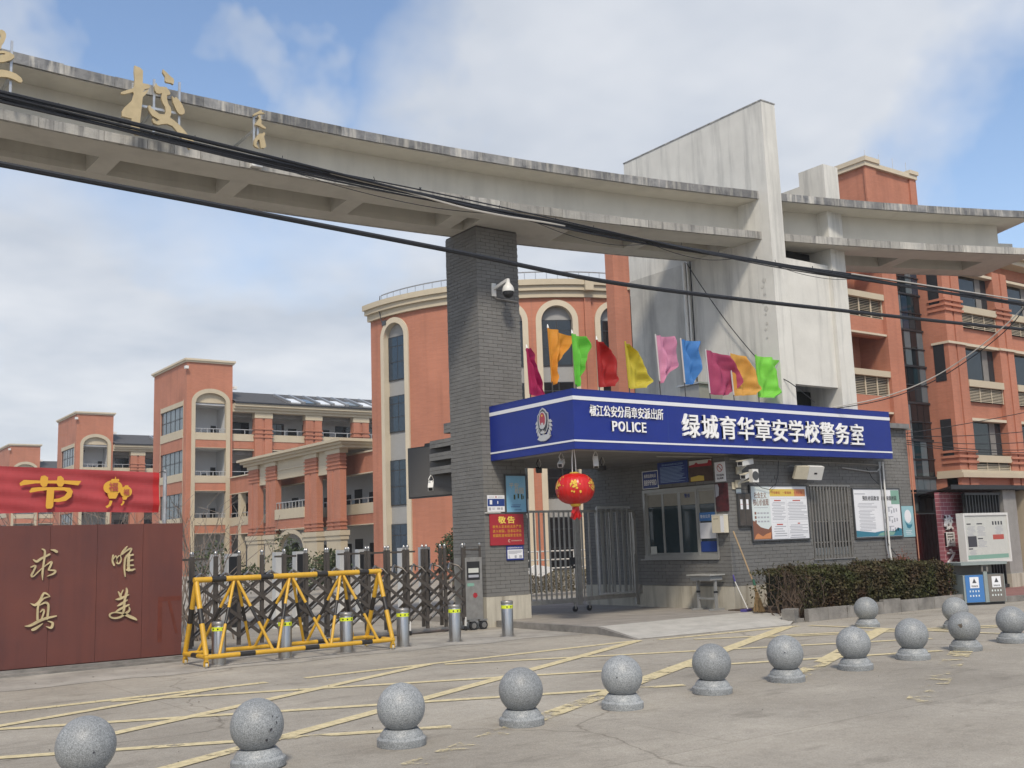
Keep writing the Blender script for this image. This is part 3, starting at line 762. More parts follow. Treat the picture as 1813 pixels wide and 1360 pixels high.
for k in range(N):
    x0, x1 = k*cw, (k+1)*cw
    for j in range(3):
        MB().bar((x0,-.032,zl[j]),(x1,-.032,zl[j+1]),.040,.012,(0,-1,0)).build('lattice_bar', 'steel_dark', fg)
        MB().bar((x0,-.052,zl[j+1]),(x1,-.052,zl[j]),.056,.012,(0,-1,0)).build('lattice_bar', 'steel_dark', fg)
    for j in range(3):
        MB().bar((x0+cw*.42,.47,zl[j]),(x1+cw*.42,.47,zl[j+1]),.056,.012,(0,-1,0)).build('lattice_bar', 'steel_dark', fg)
    for j in range(3):
        MB().bar((x0+.06,-.066,zl[j]+.07),(x0+cw*.42,-.066,zl[j]+.32*.42+.035),.014,.006,(0,-1,0)).build('bright_edge', 'steel', fg)
        MB().cyl((x0+cw/2,-.072,(zl[j]+zl[j+1])/2),(x0+cw/2,-.058,(zl[j]+zl[j+1])/2),.018,n=8).build('pivot', 'steel_dark', fg)
    # curved shoulder joining the front and back rows
    xm = x0+cw*.5
    MB().tube([(xm-.16,-.03,1.16),(xm-.10,.02,1.27),(xm,.12,1.315),(xm+.10,.25,1.29),(xm+.18,.38,1.20)], .020, 6).build('shoulder_bar', 'steel', fg, True)
    MB().tube([(xm+.16,-.05,1.16),(xm+.10,.0,1.25),(xm,.10,1.295),(xm-.08,.28,1.27),(xm-.12,.42,1.18)], .018, 6).build('shoulder_bar', 'steel_dark', fg, True)
for k in (0, 4, 7, 8, 9, 10):
    MB().box(k*cw, (k+1)*cw, .42, .45, 1.54, 1.575).build('top_link', 'steel_dark', fg)
MB().box(-.15, 5.5, .1, .3, .0, .025).build('floor_track', 'steel_dark', fg)
# motor cabinet at its right end
mc = MB().box(5.46,5.86,-.02,.38,.16,1.40).build('motor_cabinet', 'steel_gate', fg)
MB().box(5.43,5.89,-.05,.41,.13,.165).build('cabinet_sill', 'galv', mc)
sc_ = MB().box(5.50,5.80,-.026,-.018,.96,1.32).build('display_panel', 'black', mc)
MB().box(5.53,5.77,-.031,-.024,1.10,1.19).build('display', 'paper_grey', sc_)
MB().box(5.53,5.77,-.031,-.024,1.01,1.06).build('lower_display', 'ink_grey', sc_)
MB().box(5.50,5.66,-.024,-.018,.84,.90).build('label_plate', 'ink_green', mc)
MB().cyl((5.68,-.018,.66),(5.68,-.024,.66),.055,n=6).build('red_emblem', 'notice_red', mc)
for x in (5.48, 5.84):
    po = MB().box(x-.018,x+.018,.0,.036,1.40,1.62).build('top_post', 'steel_dark', mc)
    MB().lathe([(.02,1.62),(.03,1.65),(.022,1.68),(.006,1.69)], (x,.018,0), 10).build('cap', 'steel', po, True)
MB().box(5.48,5.84,.01,.03,1.54,1.57).build('top_rail', 'steel_dark', mc)
for x in (5.56, 5.80):
    w = MB().cyl((x,-.13,.085),(x,-.07,.085),.085,n=20).build('wheel', 'black', mc, True)
    MB().cyl((x,-.136,.085),(x,-.128,.085),.055,n=8).build('hub', 'steel', w)
    MB().box(x-.09,x+.09,-.12,-.04,.165,.20).build('wheel_guard', 'steel', mc)

# ================================================================== FEATURE WALL, LETTERS
fwall = thing('feature_wall', 'dark red rusted steel wall with gold calligraphy left of the gate', 'wall', (0,0,0))
MB().box(-4.0, 5.66, 17.02, 17.5, 0.0, 2.135).build('core', 'corten', fwall)
edges_x = [-4.0, -2.6, -1.2, 0.2, 1.36, 2.52, 3.64, 4.42, 5.07, 5.68]
edges_x = [-3.0, -1.8, -0.6, 0.6, 1.75, 2.72, 3.68, 4.36, 5.05, 5.68]
for a, b in zip(edges_x[:-1], edges_x[1:]):
    MB().box(a+.002, b-.002, 16.985, 17.02, 0.09, 2.15).build('panel', 'corten', fwall)
MB().box(-3.0, 5.70, 16.88, 17.02, 0.0, 0.075).build('stone_step', 'kerb', fwall)
MB().box(-3.0, 5.70, 16.70, 16.88, 0.0, 0.035).build('lower_step', 'kerb', fwall)
pt = MB().box(5.30,5.67,16.981,16.986,0.93,1.0).box(5.30,5.365,16.981,16.986,0.30,0.928)
pt.prism([(5.45,0.928),(5.50,0.928),(5.62,0.42),(5.58,0.42)], front(0,16.985,0), 0.0, 0.004)
pt.build('cleaned_patch', 'corten_patch', fwall)
# letters traced as brush strokes in a local grid (8.5 px per picture px), mapped to the wall
WX0, WZ0, WS = 3.303, 1.925, 0.00105
def wl_(name, strokes):
    b = MB()
    fr = front(0, 16.985, 0)
    for k, s in enumerate(strokes):
        stroke(b, [(WX0 + p[0]*0.001004, WZ0 - p[1]*0.001055 - 0.00003*p[0], p[2]*0.00108) for p in s], fr, 0.004, 0.03 + 0.0012*k)
    b.build(name, 'gold_wall', fwall)
wl_('letter', [[(145,258,14),(190,285,30),(250,245,30),(365,185,24)], [(262,112,18),(300,150,26),(285,330,24),(275,450,26),(280,545,4)],
  [(115,362,16),(175,345,26),(150,420,22),(125,475,26),(150,490,16),(240,405,12),(330,330,14),(395,290,24),(385,340,26),(360,395,22)], [(355,405,14),(450,415,26),(430,455,24),(340,492,6)], [(385,122,12),(430,130,30),(462,148,36)]])
wl_('letter', [[(125,860,6),(190,885,34),(250,830,30),(300,730,26),(345,735,22),(388,772,12)], [(380,775,12),(300,800,22),(235,880,26),(225,1000,26),(228,1090,28)],
  [(250,890,12),(330,855,26),(370,890,30),(368,1000,28),(360,1080,26)], [(262,985,10),(300,950,22),(312,985,22),(285,1075,18)], [(62,1170,10),(140,1160,32),(300,1085,36),(485,1045,18)],
  [(165,1222,34),(215,1200,36),(300,1142,8)], [(370,1112,10),(435,1140,30),(420,1205,30),(352,1185,8)]])
wl_('letter', [[(1285,200,18),(1275,280,24),(1300,345,26)], [(1285,260,12),(1325,210,16),(1340,260,16),(1345,315,22),(1385,315,18),(1405,260,16),(1385,205,14),(1350,235,12),(1335,300,12)],
  [(1400,200,14),(1430,150,26),(1470,100,22),(1495,72,10)], [(1420,190,12),(1490,130,24),(1555,105,26),(1530,165,20),(1470,240,24),(1455,380,24),(1470,510,14)],
  [(1520,195,40),(1515,300,36),(1520,420,40)], [(1500,215,20),(1580,195,26)], [(1500,290,20),(1578,272,24)], [(1500,350,20),(1585,348,24)], [(1490,415,24),(1560,418,32),(1612,405,18)]])
wl_('letter', [[(1375,730,14),(1400,775,30),(1420,820,24)], [(1445,705,10),(1410,780,22)], [(1495,682,18),(1500,740,34),(1470,850,30),(1462,980,34),(1445,1060,22)],
  [(1335,840,8),(1400,830,34),(1530,775,14)], [(1365,935,8),(1420,905,32),(1510,850,14)], [(1345,1015,12),(1410,975,30),(1535,920,20)],
  [(1535,950,10),(1545,1000,26),(1480,1050,32),(1400,1095,26),(1320,1105,24),(1262,1085,22),(1255,1050,20),(1310,1025,16),(1420,1035,26),(1540,1085,40),(1620,1120,36),(1655,1142,18)]])

# ================================================================== BANNER
bn = thing('banner', 'red cloth festival banner with a yellow character and lanterns above the wall', 'banner', (0,0,0))
def wav(x, z): return 17.22 + 0.012*math.sin(6*x+9*z) + 0.018*math.sin(14*(z-2.6)+1.2*x)*max(0, min(1, (x-3.6)/1.6)) + 0.006*math.sin(31*z+3*x)
b = MB(); nx, nz = 60, 22
def zt(x): return 3.05 - 0.03*(x-3.0)
def zbm(x): return 2.345 + 0.01*math.sin(x*2)
for i in range(nx):
    for j in range(nz):
        q = []
        for a, c in ((i, j), (i+1, j), (i+1, j+1), (i, j+1)):
            x = 0.2 + (5.27-0.2)*a/nx; t = c/nz; z = zbm(x)*(1-t) + zt(x)*t; q.append((x, wav(x, z), z))
        b.quad(*q)
b.build('cloth', 'banner', bn, True)
b = MB()
for j in range(nz):
    t0, t1 = j/nz, (j+1)/nz; q = []
    for x, t in ((5.262, t0), (5.36, t0), (5.36, t1), (5.262, t1)): z = zbm(x)*(1-t)+zt(x)*t; q.append((x, wav(x, z)-0.006, z))
    b.quad(*q)
b.build('hem', 'banner_hem', bn)
def bmap(p): return (3.088 + p[0]*0.001314 + 0.000012*p[1]*0, 3.088 - p[1]*0.001425 + p[0]*0.0000155)
def bpoly(name, polys, m='banner_gold', d=0.030):
    b = MB()
    for k, pl_ in enumerate(polys): b.prism([bmap(p) for p in pl_], front(0, 17.2, 0), d-0.003+0.0012*k, d+0.0012*k)
    return b.build(name, m, bn)
bpoly('printed_character', [[(130,210),(175,175),(240,178),(360,182),(620,182),(805,188),(770,237),(700,228),(600,215),(300,212),(180,228),(140,237)],
  [(360,135),(400,128),(435,150),(435,210),(420,245),(380,252),(355,225),(350,170)], [(540,140),(575,132),(605,160),(612,220),(590,250),(550,247),(530,215),(535,165)],
  [(235,300),(260,260),(330,253),(600,255),(680,262),(712,300),(695,360),(640,400),(560,414),(500,410),(498,382),(560,375),(620,350),(650,310),(620,290),(505,288),(500,460),(480,482),(430,482),(418,460),(425,285),(330,295),(250,310)]])
bpoly('printed_lantern', [ell(1168,262,112,80), [(1140,190),(1150,168),(1235,168),(1240,192)], [(1188,170),(1190,145),(1200,145),(1200,170)], [(1105,335),(1230,335),(1205,385),(1125,385)], [(1135,405),(1165,410),(1150,460),(1105,490),(1085,470),(1120,450)]])
bpoly('printed_lantern', [ell(1322,312,70,62), [(1300,258),(1350,258),(1345,240),(1308,240)], [(1275,370),(1340,370),(1325,400),(1285,400)], [(1282,410),(1305,415),(1300,440),(1275,465),(1258,455),(1280,435)]], d=0.036)
bx = MB(); a, c = bmap((1118,305)); add_glyph(bx, '福', front(0, 17.2, 0), a, c, .14, .14, .038, .0405, .012); a, c = bmap((1288,350)); add_glyph(bx, '福', front(0, 17.2, 0), a, c, .092, .10, .045, .0475, .012)
bx.build('printed_blessing', 'ink_red', bn)
po = thing('banner_pole', 'galvanised steel pole standing at the banner right end', 'pole', (5.48,17.30,0))
MB().cyl((0,0,2.0),(0,0,3.02),.031,n=14).build('tube', 'galv', po, True)
MB().cyl((0,0,0.0),(0,0,2.02),.036,n=14).build('lower_tube', 'galv', po, True)
MB().tube([(-.12,-.06,2.98),(-.06,-.04,3.0),(0,-.035,2.99)], .006, 5).build('tie', 'black', po)
MB().ball((0,0,3.02), .034, 12, 6, .5).build('pole_cap', 'galv', po, True)
MB().tube([(-.03,-.03,2.22),(-.05,-.05,2.2),(-.03,-.05,2.17)], .007, 5).build('hook', 'galv', po)

# ================================================================== BRICK PILLAR
pil = thing('brick_pillar', 'tall grey brick pillar carrying the curved concrete gate beam', 'pillar', (12.12,17.8,0))
PW, PD = 1.08, 1.2
MB().box(0.012, PW-0.012, 0.012, PD, 0.6, 8.35).build('core', 'mortar', pil)
b = MB(); bricks(b, front(0, 0.012, 0), PW, 0.60, 8.34); o = b.build('front_bricks', 'grey_brick', pil); o['kind'] = 'stuff'
b = MB(); bricks(b, side(0.012, PD, 0), PD-0.0, 0.60, 8.34, phase=.08); o = b.build('side_bricks', 'grey_brick', pil); o['kind'] = 'stuff'
b = MB(); b.box(-.02, PW+.012, -.02, PD, 0.0, 0.595); b.build('plinth', 'plinth', pil)
b = MB(); b.box(.36, .366, -.023, -.019, 0.0, 0.595); b.build('plinth_joint', 'kerb', pil)
# brick fins that carry the display screen
for k, (zf, ln) in enumerate(((4.06, .28), (3.78, .88), (3.50, .90), (3.20, .90))):
    f = MB().box(0.02, .16, PD, PD+ln, zf, zf+.17).build('brick_fin', 'mortar', pil)
    b = MB(); bricks(b, side(0.02, PD+ln, 0), ln, zf+.006, zf+.166, bh=.082); b.build('fin_bricks', 'grey_brick', f)
led = thing('display_screen', 'blank dark grey display screen fixed behind the brick pillar', 'screen', (12.35,18.95,0))
b = MB()
fr = (Vector((-.24, 1.86, 0)), Vector((.172,-.985,0)).normalized(), Vector((0,0,1)))
b = MB().prism([(0,2.73),(1.95,2.73),(1.95,3.88),(0,3.88)], fr, -.14, 0); b.build('housing', 'black', led)
MB().prism([(0.03,2.76),(1.92,2.76),(1.92,3.85),(.03,3.85)], fr, .002, .008).build('screen_face', 'led_face', led)
MB().prism([(.55,3.88),(.95,3.88),(.93,3.94),(.57,3.94)], fr, -.10, -.02).build('top_bracket', 'black', led)

# signs on the pillar front
def plate(name, label, cat, x0, x1, z0, z1, y, m, t=0.012, frame=None):
    th = thing(name, label, cat, ((x0+x1)/2, y, z0))
    w, h = x1-x0, z1-z0
    MB().box(-w/2, w/2, -t, 0, 0, h).build('plate', m, th)
    if frame: P(frame, 'frame', th, (-w/2-.034, w/2+.034, -t-.012, -.002, h, h+.034), (-w/2-.034, w/2+.034, -t-.012, -.002, -.034, 0), (-w/2-.034, -w/2, -t-.012, -.002, 0, h), (w/2, w/2+.034, -t-.012, -.002, 0, h))
    return th, w, h, -t
def bars(th, name, m, rows, y, ext=.0012):
    """printed lines too small to read: rows of (u0,u1,z,height)"""
    b = MB()
    for (a, c, z, hh) in rows: b.box(a, c, y-ext, y, z, z+hh)
    o = b.build(name, m, th); o['kind'] = 'stuff'
    return o
FY = 17.785
th, w, h, yy = plate('poster', 'light blue poster with pale lettering, top right on the brick pillar', 'poster', 12.66, 13.17, 2.29, 3.04, FY, 'poster_blue', frame='frame_grey')
b = MB(); text_line(b, '平安', front(0, yy, 0), -.17, .50, .26, .10, .0, .0015, .012); text_line(b, '校园', front(0, yy, 0), -.03, .38, .24, .12, .0, .0015, .012); b.build('lettering', 'cream_pale', th)
P('leaf_green', 'figures', th, (-.06,-.02,yy-.003,yy-.0005,.26,.36), (.04,.075,yy-.003,yy-.0005,.28,.38), (.13,.165,yy-.003,yy-.0005,.26,.37), (.18,.2,yy-.003,yy-.0005,.27,.34))
bars(th, 'small_print', 'plate_blue', [(-.12,.12,.14,.012),(-.14,.10,.10,.016),(-.05,.13,.04,.01)], yy)
th, w, h, yy = plate('information_plate', 'small blue and white information plate left of the blue poster', 'sign', 12.19, 12.62, 2.30, 2.64, FY, 'paper_white')
P('plate_blue', 'blue_field', th, (-w/2+.004, w/2-.004, yy-.002, yy-.0005, .115, .265))
P('paper_white', 'icon', th, (-.16,-.10,yy-.0045,yy-.0025,.15,.24), (.03,.05,yy-.0045,yy-.0025,.16,.22))
bars(th, 'small_print', 'ink_grey', [(-.17,-.04,.295,.012),(.05,.17,.295,.012),(-.19,-.13,.03,.06),(-.11,-.03,.07,.012),(-.10,-.04,.045,.012),(.02,.10,.045,.04),(.12,.16,.04,.05)], yy)
P('notice_red', 'badge', th, (-.012,.012,yy-.003,yy-.0005,.285,.32))
MB().box(-.28,.1,-.03,0,-.028,-.012).build('shelf_strip', 'white_plastic', th)
th, w, h, yy = plate('notice_board', 'red notice with yellow characters on the brick pillar', 'sign', 12.23, 13.08, 1.62, 2.25, FY, 'notice_red', t=.02)
b = MB(); text_line(b, '敬告', front(0, yy, 0), -.22, .44, .46, .145, .0005, .002, .03, .16); b.build('heading', 'notice_yellow', th)
b = MB()
for k, s in enumerate(('校外人员未经允许严禁', '进入校园，违者以冲击', '校园危害校园安全论处')): text_line(b, s, front(0, yy, 0), -.36, .345-.09*k, .73, .062, .0005, .002, .012, .14)
b.build('body_text', 'banner_gold', th)
b = MB(); b.prism(ell(.05,.085,.032,.032,16,60,300)+list(reversed(ell(.058,.085,.020,.022,16,60,300))), front(0, yy, 0), .0005, .002); text_line(b, '椒江区绿城育华章安学校', front(0, yy, 0), .10, .072, .27, .026, .0005, .002); b.build('footer', 'cream_pale', th)
th, w, h, yy = plate('notice_card', 'small blue bordered white card below the red notice', 'sign', 12.63, 13.06, 1.31, 1.60, FY, 'sign_blue')
P('paper_white', 'white_field', th, (-w/2+.02, w/2-.02, yy-.002, yy-.0005, .03, .215))
bars(th, 'small_print', 'ink_grey', [(-.17,.17,.18,.01),(-.17,.17,.163,.01),(-.17,.15,.146,.01),(-.17,.05,.129,.01),(-.17,-.15,.04,.06),(-.16,-.12,.04,.01),(.10,.17,.04,.055),(-.02,.03,.04,.055)], yy-.002)
b = MB(); text_line(b, '校园周边警务室公示', front(0, yy, 0), -.19, .235, .38, .03, .0005, .002); b.build('heading', 'white_letter', th)
# dome camera on the pillar
cm = thing('dome_camera', 'white bracket dome camera high on the brick pillar', 'camera', (12.52,17.79,7.0))
MB().box(-.055,.055,-.03,0,-.16,.12).build('wall_plate', 'white_plastic', cm)
MB().bar((0,-.02,.0),(.12,-.34,.13),.05,.06).build('arm', 'white_plastic', cm)
MB().lathe([(.035,.16),(.045,.10),(.05,.06),(.10,.0),(.125,-.06),(.125,-.12)], (.13,-.36,0), 20).build('housing', 'white_plastic', cm, True)
MB().lathe([(.115,-.12),(.115,-.17),(.09,-.22),(.05,-.25),(.01,-.26)], (.13,-.36,0), 20).build('dome', 'black', cm, True)
MB().tube([(0,-.02,-.16),(.06,-.02,-.20),(.62,-.02,-.215)], .012, 6).build('conduit', 'post_concrete', cm)
def bullet(name, label, loc, aim, m='white_plastic', s=1.0, mount='ceiling'):
    """box camera hung from a loop bracket"""
    c = thing(name, label, 'camera', loc)
    a = Vector(aim).normalized(); sd = a.cross(Vector((0,0,1))).normalized(); u = sd.cross(a)
    L_, w_, h_ = .22*s, .10*s, .085*s
    hb = MB().obox(-a*L_/2 - sd*w_/2 - u*h_/2, a*L_, sd*w_, u*h_).build('housing', m, c)
    MB().obox(a*(L_/2+.001) - sd*w_*.36 - u*h_*.36, a*.004, sd*w_*.72, u*h_*.72).build('lens', 'black', hb)
    if mount == 'ceiling':
        MB().tube([(0,0,h_*.5),(-.05*s,0,.12*s),(0,0,.20*s)], .009*s, 6).build('bracket', m, c)
        MB().tube([(.02,0,h_*.5),(.06*s,0,.12*s),(.02,0,.20*s)], .008*s, 6).build('cable_loop', 'cable_pale', c)
    return c
bullet('hanging_camera', 'white camera hanging under the brick fins before the dark screen', (11.98,19.62,2.95), (-.45,-.6,-.6), s=1.15)

# ================================================================== CURVED GATE BEAM
BC, RF, RB = Vector((6.0, -33.0, 0)), 50.0, 52.15
def arc_pt(r, x, z):
    """point on the beam arc of radius r, at angle of the front point whose X is x"""
    a = math.asin((x - BC.x)/RF); return (BC.x + r*math.sin(a), BC.y + r*math.cos(a), z)
def arc_slab(mb, x0, x1, ra, rb, z0, z1, step=0.6, ends=True):
    n = max(1, int(abs(x1-x0)/step))
    xs = [x0+(x1-x0)*k/n for k in range(n+1)]
    for a, b in zip(xs[:-1], xs[1:]):
        mb.quad(arc_pt(ra,a,z0), arc_pt(ra,b,z0), arc_pt(ra,b,z1), arc_pt(ra,a,z1))
        mb.quad(arc_pt(rb,b,z0), arc_pt(rb,a,z0), arc_pt(rb,a,z1), arc_pt(rb,b,z1))
        mb.quad(arc_pt(ra,a,z1), arc_pt(ra,b,z1), arc_pt(rb,b,z1), arc_pt(rb,a,z1))
        mb.quad(arc_pt(ra,b,z0), arc_pt(ra,a,z0), arc_pt(rb,a,z0), arc_pt(rb,b,z0))
    if ends:
        for x in (x0, x1): mb.quad(arc_pt(ra,x,z0), arc_pt(rb,x,z0), arc_pt(rb,x,z1), arc_pt(ra,x,z1))
    return mb
bm = thing('gate_beam', 'long curved concrete gate beam with weathered edges crossing the whole picture', 'beam', (0,0,0))
XL, XR = -14.0, 25.75
# upper flange, web, lower flange with a coffered underside
arc_slab(MB(), XL, XR, RF-.005, RB, 9.305, 9.47).build('upper_flange', 'beam_edge', bm)
arc_slab(MB(), XL, XR, RF+.02, RB-.02, 9.285, 9.3).build('upper_soffit', 'beam_wall', bm)
arc_slab(MB(), XL, XR-.5, RF+.62, RF+.779, 8.506, 9.284).build('front_web', 'beam_wall', bm)
arc_slab(MB(), XL, XR-.5, RB-.549, RB-.40, 8.506, 9.284).build('back_web', 'beam_wall', bm)
arc_slab(MB(), XL, XR-.52, RF+.78, RB-.55, 8.86, 9.28).build('coffer_ceiling', 'beam_wall', bm)
arc_slab(MB(), XL, XR, RF-.01, RF+.06, 8.345, 8.50).build('lower_front_edge', 'beam_edge_low', bm)
arc_slab(MB(), XL, XR, RB-.06, RB, 8.345, 8.50).build('lower_back_edge', 'beam_edge_low', bm)
arc_slab(MB(), XL, XR, RF+.06, RF+.779, 8.472, 8.505).build('lower_slab', 'beam_wall', bm)
arc_slab(MB(), XL, XR, RB-.549, RB-.06, 8.472, 8.505).build('lower_slab', 'beam_wall', bm)
arc_slab(MB(), XL, XR, RF+.06, RF+.78, 8.352, 8.47).build('front_soffit_band', 'beam_wall', bm)
arc_slab(MB(), XL, XR, RB-.55, RB-.06, 8.352, 8.47).build('back_soffit_band', 'beam_wall', bm)
mo = MATS['beam_edge']; mlo = MATS['beam_edge_low']
for m_ in (mo, mlo):
    n_, l_ = m_.node_tree.nodes, m_.node_tree.links; bs = n_['Principled BSDF']; src = bs.inputs['Base Color'].links[0].from_socket
    oi = n_.new('ShaderNodeObjectInfo'); mr_ = n_.new('ShaderNodeMapRange'); mr_.inputs[3].default_value = .68; mr_.inputs[4].default_value = 1.22; l_.new(oi.outputs['Random'], mr_.inputs[0])
    hv = n_.new('ShaderNodeHueSaturation'); l_.new(src, hv.inputs['Color']); l_.new(mr_.outputs[0], hv.inputs['Value']); l_.new(hv.outputs[0], bs.inputs['Base Color'])
rg_ = random.Random(77); x = -6.0
while x < XR-.02:
    w_ = min(rg_.choice((.55,.8,1.1,1.5,1.9)), XR-x)
    arc_slab(MB(), x, x+w_-.006, RF-.024+rg_.uniform(-.004,.004), RF-.0055, 9.300+rg_.uniform(-.006,.004), 9.474+rg_.uniform(-.004,.008), .6).build('edge_stone', 'beam_edge', bm)
    x += w_
x = -6.0
while x < XR-.02:
    w_ = min(rg_.choice((.45,.7,1.0,1.4)), XR-x)
    arc_slab(MB(), x, x+w_-.008, RF-.028+rg_.uniform(-.005,.005), RF-.0105, 8.340+rg_.uniform(-.008,.004), 8.506+rg_.uniform(-.004,.008), .6).build('edge_stone', 'beam_edge_low', bm)
    x += w_
x = -13.7
while x < 24:
    arc_slab(MB(), x, x+.34, RF+.781, RB-.551, 8.356, 8.858, 2).build('soffit_rib', 'beam_wall', bm); x += 2.27
arc_slab(MB(), 24.9, 25.74, RF+.781, RB-.551, 8.356, 8.858, 2).build('soffit_rib', 'beam_wall', bm)
arc_slab(MB(), 11.9, 14.0, RF+.781, RB-.551, 8.354, 8.857, 1).build('pillar_head', 'beam_wall', bm)
MB().box(6.78,6.98,16.86,16.96,8.36,8.47).build('junction_box', 'white_plastic', bm)
# calligraphy on brackets in front of the beam
cal = thing('gate_calligraphy', 'large gold calligraphy characters standing off the curved beam', 'letters', (0,0,0))
def cpoly(name, polys):
    b = MB()
    for i, pl_ in enumerate(polys): b.prism(pl_, front(0, 16.6, 0), -.05, .0+.001*i)
    return b.build(name, 'gold', cal)
cpoly('character', [[(4.659,9.582),(4.749,9.566),(4.796,9.525),(4.796,9.304),(4.881,9.312),(4.918,9.281),(4.9,9.245),(4.828,9.208),(4.793,9.148),(4.894,9.224),(4.865,9.152),(4.8,9.066),(4.791,8.941),(4.766,8.653),(4.759,8.408),(4.699,8.402),(4.627,8.463),(4.629,8.661),(4.481,8.667),(4.474,8.742),(4.513,8.827),(4.629,8.968),(4.656,9.09),(4.644,9.119),(4.509,9.049),(4.456,9.043),(4.449,9.067),(4.508,9.107),(4.625,9.173),(4.662,9.214),(4.67,9.325),(4.655,9.477)],[(5.12,9.632),(5.189,9.583),(5.252,9.533),(5.296,9.51),(5.309,9.467),(5.298,9.405),(5.254,9.421),(5.179,9.416),(5.16,9.438),(5.159,9.51),(5.115,9.578)],[(5.014,9.363),(5.033,9.328),(5.076,9.313),(5.119,9.323),(5.181,9.331),(5.219,9.287),(5.25,9.242),(5.244,9.215),(5.195,9.19),(5.196,9.125),(5.216,9.051),(5.26,8.982),(5.271,8.906),(5.25,8.81),(5.325,8.774),(5.426,8.704),(5.502,8.629),(5.63,8.498),(5.707,8.454),(5.582,8.324),(5.454,8.488),(5.34,8.627),(5.29,8.675),(5.203,8.695),(5.129,8.673),(5.056,8.644),(4.983,8.661),(4.958,8.707),(4.969,8.742),(5.031,8.697),(5.079,8.734),(4.957,8.784),(4.907,8.851),(4.887,8.937),(4.923,8.952),(4.942,8.911),(5.078,8.837),(5.163,8.849),(5.181,8.899),(5.168,8.974),(5.123,9.043),(5.1,9.116),(5.108,9.209),(5.072,9.187),(5.023,9.189),(4.992,9.234),(4.982,9.297)],[(5.276,9.196),(5.32,9.166),(5.338,9.197),(5.395,9.157),(5.446,9.09),(5.491,8.994),(5.492,8.942),(5.449,8.906),(5.398,8.908),(5.347,8.975),(5.296,9.082)]])
cpoly('character', [[(2.536,9.595),(2.665,9.662),(2.708,9.649),(2.733,9.608),(2.732,9.55),(2.713,9.481),(2.681,9.415),(2.67,9.348),(2.547,9.307),(2.545,9.363),(2.625,9.441),(2.65,9.504),(2.662,9.548),(2.647,9.592),(2.538,9.539)],[(2.48,9.274),(2.712,9.33),(2.796,9.324),(2.853,9.298),(2.861,9.26),(2.814,9.207),(2.718,9.15),(2.487,9.076),(2.484,9.163),(2.659,9.244),(2.721,9.272),(2.734,9.29),(2.699,9.289),(2.482,9.21)],[(2.464,8.962),(2.709,9.023),(2.806,9.023),(2.898,9.002),(2.97,8.954),(2.989,8.911),(2.973,8.878),(2.937,8.878),(2.866,8.905),(2.775,8.919),(2.672,8.898),(2.468,8.84)]])
cpoly('signature', [[(6.69,9.174),(6.708,9.205),(6.776,9.253),(6.822,9.29),(6.845,9.3),(6.849,9.269),(6.914,9.256),(6.868,9.241),(6.813,9.227),(6.776,9.21),(6.699,9.158)],[(6.776,9.175),(6.804,9.208),(6.831,9.187),(6.827,9.149),(6.854,9.091),(6.836,9.059),(6.868,9.03),(6.928,8.997),(6.919,8.969),(6.868,8.979),(6.804,9.002),(6.736,9.006),(6.74,9.039),(6.786,9.103),(6.804,9.144)],[(6.718,8.733),(6.768,8.807),(6.804,8.861),(6.868,8.874),(6.891,8.906),(6.914,8.884),(6.905,8.845),(6.887,8.832),(6.905,8.772),(6.933,8.65),(6.896,8.61),(6.855,8.611),(6.832,8.593),(6.823,8.682),(6.805,8.751),(6.777,8.736),(6.75,8.649),(6.778,8.618),(6.796,8.586),(6.723,8.607),(6.705,8.64)]])
for x, z0, z1 in ((2.83,8.7,9.55), (5.0,8.5,9.45), (5.42,8.6,9.5), (4.66,8.45,9.3), (6.73,8.66,9.2), (6.80,8.7,9.1)):
    MB().box(x-.018,x+.018,16.655,16.685,z0,z1).build('upright', 'galv', cal)
for x, z in ((5.02,8.93),(6.75,8.95),(4.68,8.9),(2.83,9.0)):
    MB().box(x-.02,x+.02,16.685,17.62,z-.02,z+.02).build('bracket', 'galv', cal)
MB().box(4.66,5.44,16.656,16.684,8.92,8.96).build('crossbar', 'galv', cal)

# ================================================================== WHITE FIN WALLS
fin = thing('fin_wall', 'tall white plastered fin wall rising above the gate beam', 'wall', (18.4,15.15,0))
MB().box(0, .47, 0, 4.75, 4.2, 11.58).build('slab', 'fin_plaster', fin)
MB().box(-.012, .482, -.012, 4.762, 11.58, 11.61).build('coping', 'beam_edge', fin)
MB().box(-.006, 0.0, 2.75, 4.75, 4.2, 8.34).build('stained_render', 'fin_stained', fin)
for (y, r, m) in ((2.72,.05,'white_plastic'), (2.60,.028,'white_plastic'), (2.50,.014,'cable')):
    MB().cyl((-.05,y,4.3),(-.05,y,8.36),r,n=10).build('drainpipe' if r > .04 else 'conduit', m, fin, True)
# peeling render marks
pe = MB()
for k in range(9):
    z = 6.05 + k*0.17 + random.uniform(-.04,.04); y = .32+random.uniform(-.05,.05); s = random.uniform(.03,.075)
    pe.prism([(y+s*random.uniform(.6,1.1)*math.cos(t), z+s*random.uniform(.5,1.0)*math.sin(t)) for t in [q*0.9 for q in range(7)]], (Vector((-.003,0,0)), Vector((0,-1,0)), Vector((0,0,1))), 0, .004)
for v in range(len(pe.v)): pe.v[v] = (pe.v[v][0], -pe.v[v][1], pe.v[v][2])
pe.build('peeling_patch', 'fin_stained', fin)
fin2 = thing('short_fin_wall', 'shorter white fin wall standing right of the tall one', 'wall', (20.56,15.18,0))
MB().box(0, .54, 0, .75, 4.2, 10.47).build('slab', 'fin_plaster', fin2)
MB().box(0, .54, .75, 4.4, 4.2, 10.12).build('rear_slab', 'fin_plaster', fin2)
MB().box(-1.687, -.002, .10, .3, 5.0, 7.95).build('infill_wall', 'fin_plaster', fin2)
MB().box(-1.687, -.002, .62, .8, 7.95, 8.34).build('gap_back', 'dark_void', fin2)
